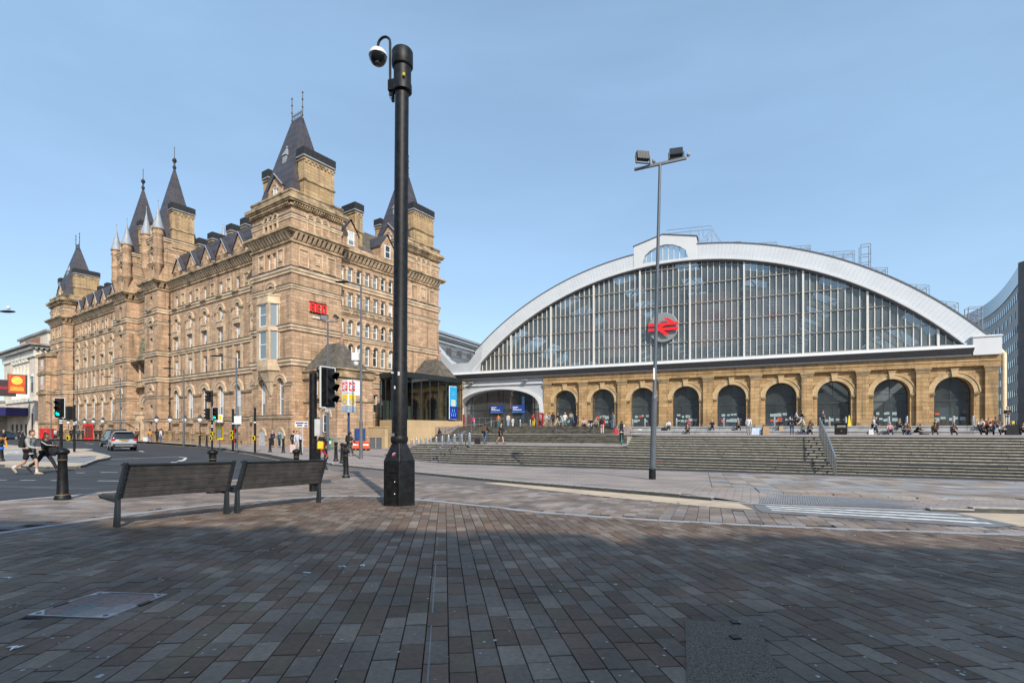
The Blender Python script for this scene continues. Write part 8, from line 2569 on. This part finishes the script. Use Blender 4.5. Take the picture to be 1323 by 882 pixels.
# e-scooter, lying bottle-green, ridden up to the steps
# ------------------------------------------------------------------ vehicles
M_sil = mat('silver car paint', (0.48, 0.5, 0.53), rough=.25, metal=.45, var=.04)
M_dkcar = mat('dark car paint', (0.02, 0.028, 0.035), rough=.2, metal=.2, var=.05)
M_blcar = mat('navy car paint', (0.02, 0.035, 0.06), rough=.2, metal=.2, var=.05)
M_cg = glass('car glass', (0.012, 0.016, 0.018), .03, 1.6)
M_tyre = mat('tyre rubber', (0.012, 0.012, 0.013), rough=.9)
M_rim = mat('alloy rim', (0.4, 0.41, 0.42), rough=.3, metal=.7)
M_tail = mat('red tail lamp', (0.55, 0.01, 0.012), rough=.2, var=.1)
M_plate = mat('yellow number plate', (0.75, 0.5, 0.02), rough=.4)
M_trim = mat('black car trim', (0.018, 0.018, 0.019), rough=.6)
def car(label, loc, ang, paint, L=4.3, Wd=1.8, H=1.66, plate=True):
    """x forward; built from lofted cross sections: body below the waist, glasshouse above"""
    t = thing('car', label, 'car', loc, ang)
    k = L / 4.3
    # stations: x, half width low, half width waist, z bottom, z waist
    ST_ = [(-2.15, .70, .74, .42, .72), (-2.1, .80, .84, .34, .98), (-1.9, .86, .88, .3, 1.04), (-1.2, .89, .9, .26, 1.03), (0, .9, .9, .26, 1.0), (1.0, .89, .9, .26, .97), (1.55, .87, .87, .28, .9), (1.95, .82, .8, .3, .8), (2.15, .66, .64, .38, .66)]
    b = MB(); rings = []
    for (x, wl, ww, zb, zw) in ST_:
        x *= k
        q = [(x, -wl * .86, zb), (x, -wl, zb + .1), (x, -ww * 1.0, (zb + zw) / 2 + .05), (x, -ww * .985, zw - .08), (x, -ww * .93, zw), (x, ww * .93, zw), (x, ww * .985, zw - .08), (x, ww, (zb + zw) / 2 + .05), (x, wl, zb + .1), (x, wl * .86, zb)]
        rings.append([b.p(p) for p in q])
    for A, B in zip(rings, rings[1:]):
        n = len(A)
        for i in range(n): b.idx([A[i], A[(i + 1) % n], B[(i + 1) % n], B[i]])
    b.idx(rings[0]); b.idx(rings[-1][::-1])
    b.build('body', paint, t, smooth=True)
    G = [(-2.02, .74, 1.0, 1.02), (-1.78, .7, 1.03, H - .12), (-1.5, .66, 1.03, H - .02), (-.6, .68, 1.0, H), (.25, .68, .98, H - .04), (.55, .7, .98, H - .2), (1.15, .76, .95, .99)]
    b = MB(); rings = []
    for (x, wt, zb, zt) in G:
        x *= k
        q = [(x, -.86, zb - .04), (x, -(wt + (.84 - wt) * .45), zb + (zt - zb) * .6), (x, -wt * .93, zt - .03), (x, -wt * .7, zt + .01), (x, wt * .7, zt + .01), (x, wt * .93, zt - .03), (x, (wt + (.84 - wt) * .45), zb + (zt - zb) * .6), (x, .86, zb - .04)]
        rings.append([b.p(p) for p in q])
    for A, B in zip(rings, rings[1:]):
        n = len(A)
        for i in range(n - 1):
            b.idx([A[i], A[i + 1], B[i + 1], B[i]])
    b.idx(rings[0]); b.idx(rings[-1][::-1])
    b.build('glasshouse', M_cg, t, smooth=True)
    b = MB(); rr = [(-1.86, .66, H - .1), (-1.5, .67, H + .005), (-.6, .69, H + .025), (.3, .68, H - .02), (.5, .66, H - .1)]
    R_ = [[b.p((x * k, s * w, z + (0 if abs(s) == 1 else .02))) for s in (-1, -.5, .5, 1)] for (x, w, z) in rr]
    for A, B in zip(R_, R_[1:]):
        for i in range(3): b.idx([A[i], A[i + 1], B[i + 1], B[i]])
    b.build('roof', paint, t, smooth=True)
    for s in (-1, 1):
        b = MB()
        for (x0, z0, x1, z1, w) in ((-1.95, 1.03, -1.62, H - .08, .09), (-.55, 1.0, -.5, H, .05), (.5, H - .12, 1.12, 1.0, .05)):
            y0, y1 = s * .865, s * (.86 - .2)
            b.face([(x0 * k - w, y0, z0), (x0 * k + w, y0, z0), (x1 * k + w, y1, z1), (x1 * k - w, y1, z1)])
        b.build('pillar', paint, t)
        b = MB(); b.tube([(-1.5 * k, s * .62, H + .05), (.1 * k, s * .64, H + .05)], .025, 5); b.build('roof_rail', M_trim, t)
        b = MB(); b.ball((.72 * k, s * 1.0, 1.03), .1, .09, .08, 8, 5); b.build('door_mirror', paint, t)
        b = MB(); b.box(-2.13 * k, -1.88 * k, s * .6 if s > 0 else -.87, .87 if s > 0 else s * .6, .84, 1.02); b.build('tail_lamp', M_tail, t, bevel=.03)
        b = MB(); b.box(1.8 * k, 2.06 * k, s * .45 if s > 0 else -.75, .75 if s > 0 else s * .45, .64, .76); b.build('headlight', M_globe, t, bevel=.03)
        b = MB(); b.box(-.05, .1, s * .9 - .012, s * .9 + .012, .82, .86); b.build('door_handle', M_trim, t)
        for x in (-1.32, 1.36):
            w = MB(Matrix.Translation((x * k, s * .8, .33)) @ Matrix.Rotation(R(90), 4, 'X')); w.lathe([(.24, -.1), (.32, -.1), (.335, -.05), (.335, .05), (.32, .1), (.24, .1)], seg=18); wh = w.build('wheel', M_tyre, t, smooth=True)
            w = MB(Matrix.Translation((x * k, s * .9, .33)) @ Matrix.Rotation(R(90), 4, 'X')); w.lathe([(.22, -.02), (.22, .02), (.1, .03), (0, .03)], seg=14); w.build('rim', M_rim, wh)
            a = MB(Matrix.Translation((x * k, s * .895, .33))); arch_band(a, 0, 0, .35, .44, -.02, .02, 10, R(-5), R(185)); a.build('arch_trim', M_trim, t)
    b = MB(); b.box(-2.2 * k, -1.95 * k, -.8, .8, .36, .62); b.build('rear_bumper', M_trim, t, bevel=.04)
    b = MB(); b.box(-2.215 * k, -2.19 * k, -.6, .6, .4, .52); b.build('bumper_insert', M_rim, t)
    b = MB(); b.box(-2.15 * k - .02, -2.1 * k, -.27, .27, .79, .9); pl = b.build('number_plate', M_plate, t)
    b = MB()
    for q in range(6): b.box(-2.15 * k - .026, -2.15 * k - .019, -.22 + .075 * q, -.175 + .075 * q, .81, .88)
    b.build('plate_marks', M_trim, pl)
    b = MB(); b.box(-2.16 * k, -2.1 * k, -.34, .34, .935, .965); b.build('tailgate_strip', M_trim, t)
    # rear screen sits on the glasshouse end, wiper across it
    b = MB(); b.box(-2.0 * k, -1.7 * k, -.6, .6, H - .05, H + .02); b.build('spoiler', paint, t, bevel=.02)
    b = MB(); b.box(-2.1 * k, -2.0 * k, -.012, .012, 1.02, 1.3); b.build('rear_wiper', M_trim, t)
    return t
CA = math.atan2(.567, -.824)
def road_z(x, y): return ground(x, y) - .1
x, Y = at(157.5, 45), 45
car('silver five door hatchback driving away along the street in front of the hotel', (x, Y, road_z(x, Y)), CA - .24, M_sil)
x, Y = at(148, 53), 53
car('dark car half hidden ahead of the silver car', (x, Y, road_z(x, Y)), CA - .1, M_dkcar, 4.6, 1.85, 1.75)
x, Y = at(15, 92), 92
car('dark blue car side on before the theatre canopy', (x, Y, road_z(x, Y)), R(8), M_blcar, 4.5, 1.8, 1.5)
# ------------------------------------------------------------------ people
CL = {}
def cloth(c, name=None):
    k = tuple(round(v, 3) for v in c)
    if k not in CL: CL[k] = mat('cloth %d' % len(CL), c, rough=.85, var=.22, scale=6)
    return CL[k]
BK = (0.012, 0.012, 0.015); NAVY = (0.015, 0.022, 0.05); DEN = (0.05, 0.09, 0.19); WHT = (0.6, 0.6, 0.6); GRY = (0.22, 0.23, 0.24); KHA = (0.33, 0.27, 0.18); OLV = (0.05, 0.05, 0.03); RED = (0.45, 0.03, 0.03); BRN = (0.12, 0.06, 0.035); TEAL = (0.02, 0.2, 0.2); ORG = (0.7, 0.28, 0.01); PNK = (0.55, 0.3, 0.33); DRED = (0.25, 0.03, 0.03); PALE = (0.5, 0.48, 0.45); CYAN = (0.02, 0.3, 0.55); GRN = (0.12, 0.25, 0.17); YEL = (0.7, 0.5, 0.03)
def cloth_obj(name, me, parent, m):
    o = link(name, me, parent)
    o.material_slots[0].link = 'OBJECT' if o.material_slots else 'DATA'
    if o.material_slots: o.material_slots[0].material = m
    return o
for f in FIG.values():
    for k in ('top', 'legs'):
        if not f[k].materials: f[k].materials.append(M_blk0)
def person(pose, loc, yaw, label, top, legs, shoes=BK, hair='b', skin=0, group=None, long_hair=False, pack=None, scale=1.0, hood=None):
    """yaw: degrees, 0 faces +y (away from the viewer), counter-clockwise"""
    f = FIG[pose]
    t = thing('person', label, 'person', loc, R(yaw), group)
    t.scale = (scale,) * 3
    cloth_obj('body', f['body'], t, M_skin2 if skin else M_skin)
    cloth_obj('top', f['top'], t, cloth(top)); cloth_obj('trousers' if 'shorts' not in pose else 'shorts', f['legs'], t, cloth(legs)); cloth_obj('shoes', f['shoes'], t, cloth(shoes))
    cloth_obj('hair', f['hairl' if long_hair else 'hair'], t, {'b': M_hairb, 'k': M_hairk, 'g': M_hairg}[hair] if not hood else cloth(hood))
    link('face', f['face'], t)
    if pack:
        p = cloth_obj('backpack', f['pack'], None, cloth(pack[1])); p.location = loc; p.rotation_euler = (0, 0, R(yaw)); p.scale = t.scale
        tag(p, pack[0], 'backpack')
    return t
def gpt(px, Y, dz=0.0):
    x = at(px, Y); return (x, Y, ground(x, Y) + dz)
YAWR = -90   # walking to the right of the picture
# the two men crossing at the left
pa = person('walk_shorts', gpt(38, 20.3, -.1), -82, 'person in a grey hoodie and black shorts with a rucksack, striding right over the road', (0.3, 0.31, 0.29), BK, (0.35, 0.3, 0.22), 'b', pack=('black rucksack on the back of the person in the grey hoodie', BK), scale=1.04)
J = FIG['walk_shorts']['J']
mb = MB()
for sd in 'LR':
    a, k = J['ank' + sd], J['knee' + sd]; mb.tube([a.lerp(k, -.02), a.lerp(k, .12), a.lerp(k, .32)], [.046, .046, .052], 8)
mb.build('socks', cloth(WHT), pa)
mb = MB(); c = J['head']; q = J['neck']; mb.ball((q.x, q.y - .07, q.z + .0), .12, .09, .075, 10, 6); mb.build('hood', cloth((0.3, 0.31, 0.29)), pa)
pb = person('stride', gpt(58, 21.4, -.1), -86, 'person in a black tracksuit with white sleeve stripes striding right beside the grey hoodie', BK, BK, BK, 'k', 1, scale=1.0)
J = FIG['stride']['J']
mb = MB()
for sd, s in (('L', -1), ('R', 1)):
    p0, p1, p2 = J['sh' + sd], J['elb' + sd], J['wri' + sd]
    o_ = Vector((s * .062, .02, .02)); mb.tube([p0 + o_, p1 + o_ * .8, p2 + o_ * .6], .014, 5)
mb.build('sleeve_stripes', cloth(WHT), pb)
jl = gpt(69, 21.3, -.1)
mb = MB(); mb.ball((0, 0, .25), .2, .13, .27, 10, 7); mb.tube([(-.12, 0, .45), (0, -.06, .66), (.1, 0, .46)], .02, 5); tag(mb.build('holdall', cloth(BK), None, loc=(jl[0] + .02, jl[1], jl[2] + .72), bevel=.04), 'black holdall carried in front by the person in the tracksuit', 'bag')
# street, left
S_ = [('walk', 4, 46, -100, 'person at the left edge in black carrying something orange', BK, ORG, {}), ('walk', 58, 84, -80, 'person in a dark suit walking past the red box', BK, BK, {}),
 ('stand', 24, 76, 20, 'dark dressed person crossing before the theatre, left of a pair', BK, NAVY, {}), ('walk', 29, 77, -60, 'dark dressed person with a white shirt front crossing before the theatre, right of a pair', NAVY, BK, {}),
 ('walk', 72, 80, 70, 'person with a pale jacket walking left past the traffic signal', PALE, BK, {}), ('walk_b', 76, 82, 100, 'person in black walking behind the pale jacket', BK, BK, {}),
 ('stand', 92, 72, 0, 'person in black standing by the second traffic signal pole', BK, BK, {}), ('stand', 101, 76, 30, 'person in dark green standing left of the telephone box', (0.02, 0.05, 0.05), NAVY, {}), ('stand', 107, 75, -20, 'person in a long dark coat with a pale strap beside the telephone box', BK, BK, {}),
 ('stand', 124, 78, 10, 'person in black right of the telephone box', BK, BK, {}), ('coat_stand', 129.5, 78, 10, 'person in a black coat right of the telephone box, nearer the hotel', BK, BK, {}), ('stand', 177, 66, 0, 'person in dark brown by the hotel entrance', BRN, BK, {}),
 ('coat', 193.5, 66, 60, 'person in an orange coat with blue jeans on the hotel pavement', ORG, DEN, dict(long_hair=True)), ('coat_stand', 203, 66, 0, 'person in a long black coat with long hair by the hotel piers', BK, BK, dict(long_hair=True, hair='k')), ('stand', 207.5, 65, -30, 'person in a white top and blue jeans by the hotel piers', WHT, DEN, {}),
 ('stand', 352.3, 53, 170, 'person in a navy jacket over a pale shirt standing by the hotel basement arch', NAVY, BK, dict(hair='g')), ('stand', 361, 52.5, 160, 'person in a black coat and teal top by the hotel basement arch', (0.02, 0.1, 0.1), BK, dict(hair='g', scale=.95)),
 ('coat', 384, 38.5, -120, 'person in a pale blue coat with a strap across, pulling a pink suitcase', (0.5, 0.54, 0.62), PALE, dict(hair='k')), ('stand', 379.5, 42, 10, 'person in black partly hidden behind the pale blue coat', BK, BK, {}),
 ('walk', 416.5, 31, 150, 'person in dark top and bright red trousers behind the signal pole', BK, RED, {}), ('walk', 452, 36, -40, 'person in an olive jacket with a black rucksack walking toward the totem', OLV, OLV, dict(hair='k', pack=('black rucksack on the olive jacket', BK)))]
for (pose, px, Y, yaw, lab, top, legs, kw) in S_:
    person(pose, gpt(px, Y, -.1 if px < 60 else .1), yaw, lab, top, legs, **kw)
q = gpt(188.5, 65.5, .1)
mb = MB(); mb.box(-.28, .28, -.12, .12, .12, .62); mb.tube([(-.15, 0, .6), (-.1, 0, .85), (.1, 0, .85), (.15, 0, .6)], .015, 5); tag(mb.build('carrier_bag', cloth(WHT), None, loc=q, bevel=.04), 'big white carrier bag held by the person in orange', 'bag')
q = gpt(378.5, 38.2, .1)
sc_ = thing('suitcase', 'pink wheeled suitcase pulled by the person in pale blue', 'suitcase', q, R(20))
mb = MB(); mb.box(-.22, .22, -.14, .14, .08, .7); mb.build('shell', cloth((0.5, 0.38, 0.37)), sc_, bevel=.05); mb = MB(); mb.tube([(-.1, .1, .7), (-.1, .12, 1.0), (.1, .12, 1.0), (.1, .1, .7)], .012, 5); mb.build('handle', M_iron, sc_)
for s in (-1, 1):
    mb = MB(Matrix.Translation((s * .17, .1, .05)) @ Matrix.Rotation(R(90), 4, 'Y')); mb.lathe([(.05, -.02), (.05, .02)], seg=8); mb.build('wheel', M_blk, sc_)
q = gpt(414, 30.8, .1)
mb = MB(); mb.box(-.17, .17, -.09, .09, .62, 1.1); tag(mb.build('yellow_bag', cloth(YEL), None, loc=q, bevel=.04), 'yellow bag carried by the person in red trousers', 'bag')
# steps and terrace: positions in the station frame
def atst(px, y):
    """station-frame x of a column of the photograph on the line y = const"""
    k = (px - 661.5) / 661.5
    # X = 7.25 + .907 x + .42 y ; Y = 70 - .42 x + .907 y
    return (k * (70 + .907 * y) - 7.25 - .42 * y) / (.907 + .42 * k)
def spt(px, y, z): x = atst(px, y); return stw(x, y, z)
SR = math.degrees(ST_RZ)
IN, OUT = SR, SR + 180
T_ = [
 ('walk', 627, -29.5, ZM, IN, 'person in black with a brown rucksack climbing at the left of the steps', BK, DEN, dict(pack=('brown rucksack worn by the person in black on the steps', BRN), hair='k')),
 ('shorts', 647, -29.0, ZM, IN - 100, 'person in a black top and black shorts crossing the left landing', BK, BK, dict(hair='b')),
 ('stand', 540.5, -14, -1.5, OUT, 'small figure in a pale blue top behind the steel bollards', (0.35, 0.5, 0.6), DEN, dict(hair='k', long_hair=True, scale=.85)),
 ('coat_stand', 568, -14, -1.4, IN, 'person in a dark red skirt behind the steel bollards', BK, DRED, dict(hair='k', long_hair=True, scale=.95)),
 ('stand', 644, -4, TER, IN, 'person in an orange and teal jacket under the steel arch', (0.6, 0.16, 0.02), TEAL, {}),
 ('stand', 656.5, -6, TER, IN, 'person in a cream jacket and pale jeans at the station doors', (0.6, 0.55, 0.5), (0.25, 0.36, 0.5), {}),
 ('stand', 662.5, -6.4, TER, IN, 'child in white beside the cream jacket', WHT, WHT, dict(scale=.72)),
 ('coat_stand', 612, -2, TER, IN + 60, 'person in bright pink behind the terrace railing', (0.75, 0.03, 0.22), BK, dict(scale=.95)),
 ('stand', 689.5, -8, TER, IN, 'person with a red rucksack and yellow shorts by the doors', NAVY, (0.65, 0.42, 0.02), dict(pack=('small red rucksack worn by the doors', RED))),
 ('stand', 698, -8.5, TER, IN + 150, 'person in a pink jacket and dark jeans in the crowd', (0.55, 0.22, 0.22), NAVY, dict(long_hair=True)),
 ('walk', 705, -8, TER, IN - 40, 'person in a white top and khaki trousers in the crowd', WHT, KHA, dict(hair='g')),
 ('stand', 710, -7, TER, IN, 'person in grey with blue jeans behind the khaki trousers', GRY, DEN, {}),
 ('coat_stand', 714.5, -9, TER, IN + 30, 'person in a black coat with long hair in the crowd', BK, BK, dict(long_hair=True)),
 ('walk', 720, -9.3, TER, IN - 60, 'person in a black jacket and cream trousers in the crowd', BK, (0.5, 0.42, 0.3), {}),
 ('stand', 727, -9.4, TER, IN, 'child in white and grey in the crowd', WHT, GRY, dict(scale=.72)),
 ('walk', 730, -8.5, TER, IN + 20, 'person in a white top and pale green trousers in the crowd', WHT, (0.3, 0.42, 0.35), dict(hair='g')),
 ('stand', 738, -9.3, TER, IN, 'person in a bright blue jacket with an orange rucksack', CYAN, NAVY, dict(pack=('orange rucksack on the bright blue jacket', (0.6, 0.2, 0.03)))),
 ('stand', 745, -9.0, TER, IN - 60, 'person in navy at the right end of the crowd', NAVY, BK, dict(scale=.92)),
 ('sit_low', 754, -12.7, ZI + .72, OUT + 20, 'person in pale pink sitting at the top of the old steps', (0.5, 0.35, 0.4), BK, dict(hair='b', long_hair=True)),
 ('sit_low', 763.5, -12.7, ZI + .6, OUT, 'person with pale jeans sitting at the top of the old steps', BK, (0.4, 0.47, 0.55), dict(hair='k')),
 ('sit_long', 769.5, -12.7, ZI + .55, OUT - 30, 'person in a beige top leaning back on the old steps', (0.42, 0.36, 0.28), BK, {}),
 ('coat_stand', 778, -17.2, ZI, IN + 10, 'person in a red dress with a black rucksack on the steps', RED, (0.5, 0.4, 0.34), dict(hair='b', pack=('black rucksack on the red dress', BK))),
 ('stand', 791.5, -13.9, ZI + .45, IN - 20, 'person in a grey vest and blue jeans on the steps', GRY, (0.12, 0.2, 0.34), dict(pack=('dark grey rucksack on the grey vest', (.05, .05, .05)))),
 ('sit', 864, -4.9, TER - .5, OUT, 'person in a white shirt sitting on the seat wall below the fourth arch', WHT, BK, dict(hair='k')),
 ('sit_fwd', 888.5, -6.3, -.5, OUT, 'person in black bent forward on the lower seat tier', BK, OLV, dict(hair='b')),
 ('sit_low', 888, -4.6, TER, OUT + 40, 'person in dark red with blue jeans sitting on top of the seat wall', DRED, DEN, dict(hair='b', long_hair=True)),
 ('sit', 920, -4.9, TER - .5, OUT, 'person in black with a red shirt sitting below the fifth arch', BK, NAVY, dict(hair='g')),
 ('sit_fwd', 954, -4.9, TER - .5, OUT, 'person in black sitting with folded arms on the seat wall', BK, BK, {}),
 ('stand', 967, -13.0, ZL, IN, 'person in a white and black jacket and grey trousers standing with back turned', WHT, GRY, dict(hair='b')),
 ('sit_fwd', 975, -14.5, ZL - .3, OUT, 'person with auburn hair sitting at the top of the steps', (0.3, 0.12, 0.07), (0.3, 0.42, 0.5), dict(long_hair=True)),
 ('sit_fwd', 986.5, -15.0, ZL - .3, OUT, 'person with long black hair sitting at the top of the steps', BK, BK, dict(hair='k', long_hair=True)),
 ('sit', 1008, -4.9, TER - .5, OUT, 'person in black with a brown bag on the seat wall below the sixth arch', BK, BK, dict(skin=1, hair='k')),
 ('stand', 1023, -10.0, ZL, IN, 'person in a black jacket and blue jeans standing before the seat wall', BK, (0.03, 0.06, 0.14), dict(hair='k')),
 ('walk', 1028, -2.6, TER, IN - 90, 'person in a pale hoodie walking right along the terrace', (0.5, 0.5, 0.55), BK, dict(hair='k')),
 ('walk', 1035.5, -2.8, TER, IN - 90, 'person in a black jacket and white trousers walking right along the terrace', BK, WHT, dict(hair='k')),
 ('sit_fwd', 1037, -6.3, -.5, OUT, 'person in green sitting on the lower seat tier', GRN, DEN, dict(long_hair=True)),
 ('sit_fwd', 1045.5, -6.3, -.5, OUT, 'person in dark teal with black hair on the lower seat tier', (0.02, 0.05, 0.07), BK, dict(hair='k', long_hair=True)),
 ('stand_fold', 1063, -1.4, TER, OUT, 'person in dark uniform with folded arms in front of the seventh arch', (0.03, 0.04, 0.06), BK, {}),
 ('walk', 1128, -9.4, ZL, OUT + 60, 'person in a pale grey jacket walking past the litter bin', (0.4, 0.43, 0.5), BK, dict(hair='g')),
 ('walk_b', 1131, -8.0, ZL, OUT + 60, 'person in black walking behind the pale grey jacket', BK, BK, dict(hair='k')),
 ('sit', 1149, -6.6, -.5, OUT, 'person in a pink shirt sitting right of the litter bin', PNK, NAVY, dict(hair='g')),
 ('sit_fwd', 1160.5, -4.9, TER - .5, OUT, 'person in dark clothes sitting on the upper seat tier', BK, BK, dict(hair='b')),
 ('sit_fwd', 1168, -7.0, -.52, OUT, 'person in grey with fair hair, left of a seated pair', GRY, BK, dict(hair='g')),
 ('sit_fwd', 1174, -7.2, -.52, OUT - 20, 'person in a tan jacket, right of a seated pair', (0.3, 0.18, 0.08), DEN, dict(long_hair=True)),
 ('sit_fwd', 1183, -7.0, -.55, OUT + 60, 'person in black lying against the seat wall', BK, BK, {}),
 ('sit_fwd', 1206, -6.8, -.5, OUT, 'person in a dark coat sitting hunched before the last arch', BK, OLV, dict(hair='k', skin=1)),
 ('coat_stand', 1209, -6.0, -.5, OUT + 30, 'person in black leaning over the hunched one', BK, BRN, dict(hair='k', scale=.9)),
 ('sit_fwd', 1230.5, -7.4, -.55, OUT, 'person with bowed black hair sitting low before the last arch', BK, BK, dict(hair='k', long_hair=True)),
 ('sit_fwd', 1265.5, -4.9, TER - .5, OUT, 'person in white with black sleeves, first of three on the upper tier', WHT, BK, dict(hair='k')),
 ('sit_fwd', 1275, -4.9, TER - .5, OUT, 'person in red and white, second of three on the upper tier', RED, DEN, dict(hair='k')),
 ('sit', 1285.5, -4.9, TER - .5, OUT, 'person in dark brown, third of three on the upper tier', BRN, DEN, dict(hair='k', skin=1)),
 ('sit_fwd', 1268, -7.2, -.55, OUT, 'person in dark navy sitting low at the right', NAVY, BK, dict(hair='k')),
 ('sit_fwd', 1279, -8.0, -.5, OUT + 160, 'person in a black coat seen from behind at the right', BK, BK, dict(hair='k', scale=1.1)),
 ('sit_fwd', 1293, -8.0, -.5, OUT, 'person in a pale grey jacket bent over at the right', (0.45, 0.48, 0.52), BK, dict(hair='k')),
 ('stand_fold', 1301, -4.4, TER, OUT, 'person in a black T-shirt and white trousers standing at the right end of the terrace', BK, (0.5, 0.5, 0.48), dict(hair='g')),
 ('sit_fwd', 1319, -8.0, -.5, OUT, 'person in black at the right edge of the picture', BK, BK, dict(hair='b')),
]
for (pose, px, y, z, yaw, lab, top, legs, kw) in T_:
    if 'sit' not in pose and px > 600: z = stepz(atst(px, y), y) if y < -6.4 or atst(px, y) < XB else z
    if pose in ('sit_low', 'sit_long') and px < 800: z = TER - .02
    person(pose, spt(px, y, z), yaw, lab, top, legs, **kw)
# bags and other things set down among them
def bag(px, y, z, w, h, c, lab, name='bag'):
    mb = MB(); mb.taper(0, 0, 0, h, w / 2, .14, w / 2 * .85, .09); mb.tube([(-w * .2, 0, h * .95), (-w * .12, 0, h * 1.3), (w * .12, 0, h * 1.3), (w * .2, 0, h * .95)], .012, 5)
    tag(mb.build(name, cloth(c), None, loc=spt(px, y, z), rz=ST_RZ, bevel=.03), lab, 'bag')
bag(978, -15.3, ZL, .95, .62, (0.5, 0.6, 0.72), 'large pale blue carrier bag at the top of the steps')
bag(989.5, -15.6, ZL, .55, .7, (0.4, 0.26, 0.14), 'brown paper bag beside the long black hair')
bag(1009, -6.0, -.02, .42, .5, (0.4, 0.3, 0.2), 'brown bag on the lower seat tier below the sixth arch')
bag(858, -6.0, -.02, .7, .35, BK, 'black bag on the lower seat tier left of the white shirt')
bag(1125, -9.6, ZL, .4, .5, WHT, 'white carrier bag beside the pale grey jacket')
bag(1307, -8.4, ZL, .9, .85, BK, 'big black bag at the right end of the landing')
bag(1315, -8.0, ZL, .3, .9, BK, 'tall black bag with a yellow top at the right end of the landing')
bag(617, -30, ZM, .45, .45, BK, 'black bag held by the rucksack wearer on the steps')
mb = MB(); mb.box(-.12, .12, -.1, .1, 0, .25); tag(mb.build('yellow_cup', cloth(YEL), None, loc=spt(1307.5, -7.9, ZL + .95), bevel=.02), 'yellow cup on the big black bag at the right', 'cup')
mb = MB(); mb.ball((0, 0, .1), .3, .16, .1, 8, 5); tag(mb.build('white_bag', cloth(WHT), None, loc=spt(826, -6.0, -.02), rz=ST_RZ), 'crumpled white bag lying on the lower seat tier', 'bag')
mb = MB(); mb.ball((0, 0, .08), .18, .1, .08, 8, 5); tag(mb.build('red_wrapper', cloth((0.6, 0.1, 0.1)), None, loc=spt(854, -35.4, zs[2] + .01)), 'crumpled red wrapper on the lower steps by the floodlight column', 'litter')
mb = MB(); mb.ball((0, 0, .06), .22, .08, .06, 8, 5); tag(mb.build('red_wrapper', cloth((0.5, 0.04, 0.02)), None, loc=spt(1022, -32.4, zs[-1] + .45)), 'flat red wrapper half way up the right steps', 'litter')
# rider with a turquoise electric scooter
x0 = atst(803, -26.5); q = stw(x0, -26.5, ZM)
person('scoot', (q[0], q[1], q[2] + .12), IN + 12, 'person in a white hoodie standing on a turquoise scooter with a black rucksack', WHT, BK, BK, 'b', pack=('black rucksack on the white hoodie of the scooter rider', BK))
bl = spt(796, -26.6, ZM + .82)
mb = MB(); mb.taper(0, 0, 0, .42, .2, .13, .14, .09); tag(mb.build('red_bag', cloth(RED), None, loc=bl, bevel=.04), 'red bag hanging from the hand of the scooter rider', 'bag')
es = thing('electric_scooter', 'turquoise electric scooter under the rider in the white hoodie', 'scooter', q, R(IN + 12))
M_tq = mat('turquoise paint', (0.02, 0.45, 0.33), rough=.4)
mb = MB(); mb.box(-.08, .08, -.4, .35, .09, .15); mb.build('deck', M_tq, es, bevel=.02)
mb = MB(); mb.tube([(0, .42, .12), (0, .36, .6), (0, .3, 1.05)], .032, 8); mb.build('stem', M_tq, es)
mb = MB(); mb.tube([(-.25, .3, 1.05), (.25, .3, 1.05)], .016, 6); mb.build('handlebar', M_blk, es)
for y in (-.48, .46):
    mb = MB(Matrix.Translation((0, y, .11)) @ Matrix.Rotation(R(90), 4, 'Y')); mb.lathe([(.11, -.03), (.11, .03), (.05, .035), (.05, -.035)], seg=12); mb.build('wheel', M_blk, es)
mb = MB(); mb.box(-.07, .07, -.6, -.36, .2, .24); mb.build('mudguard', M_tq, es, bevel=.01)
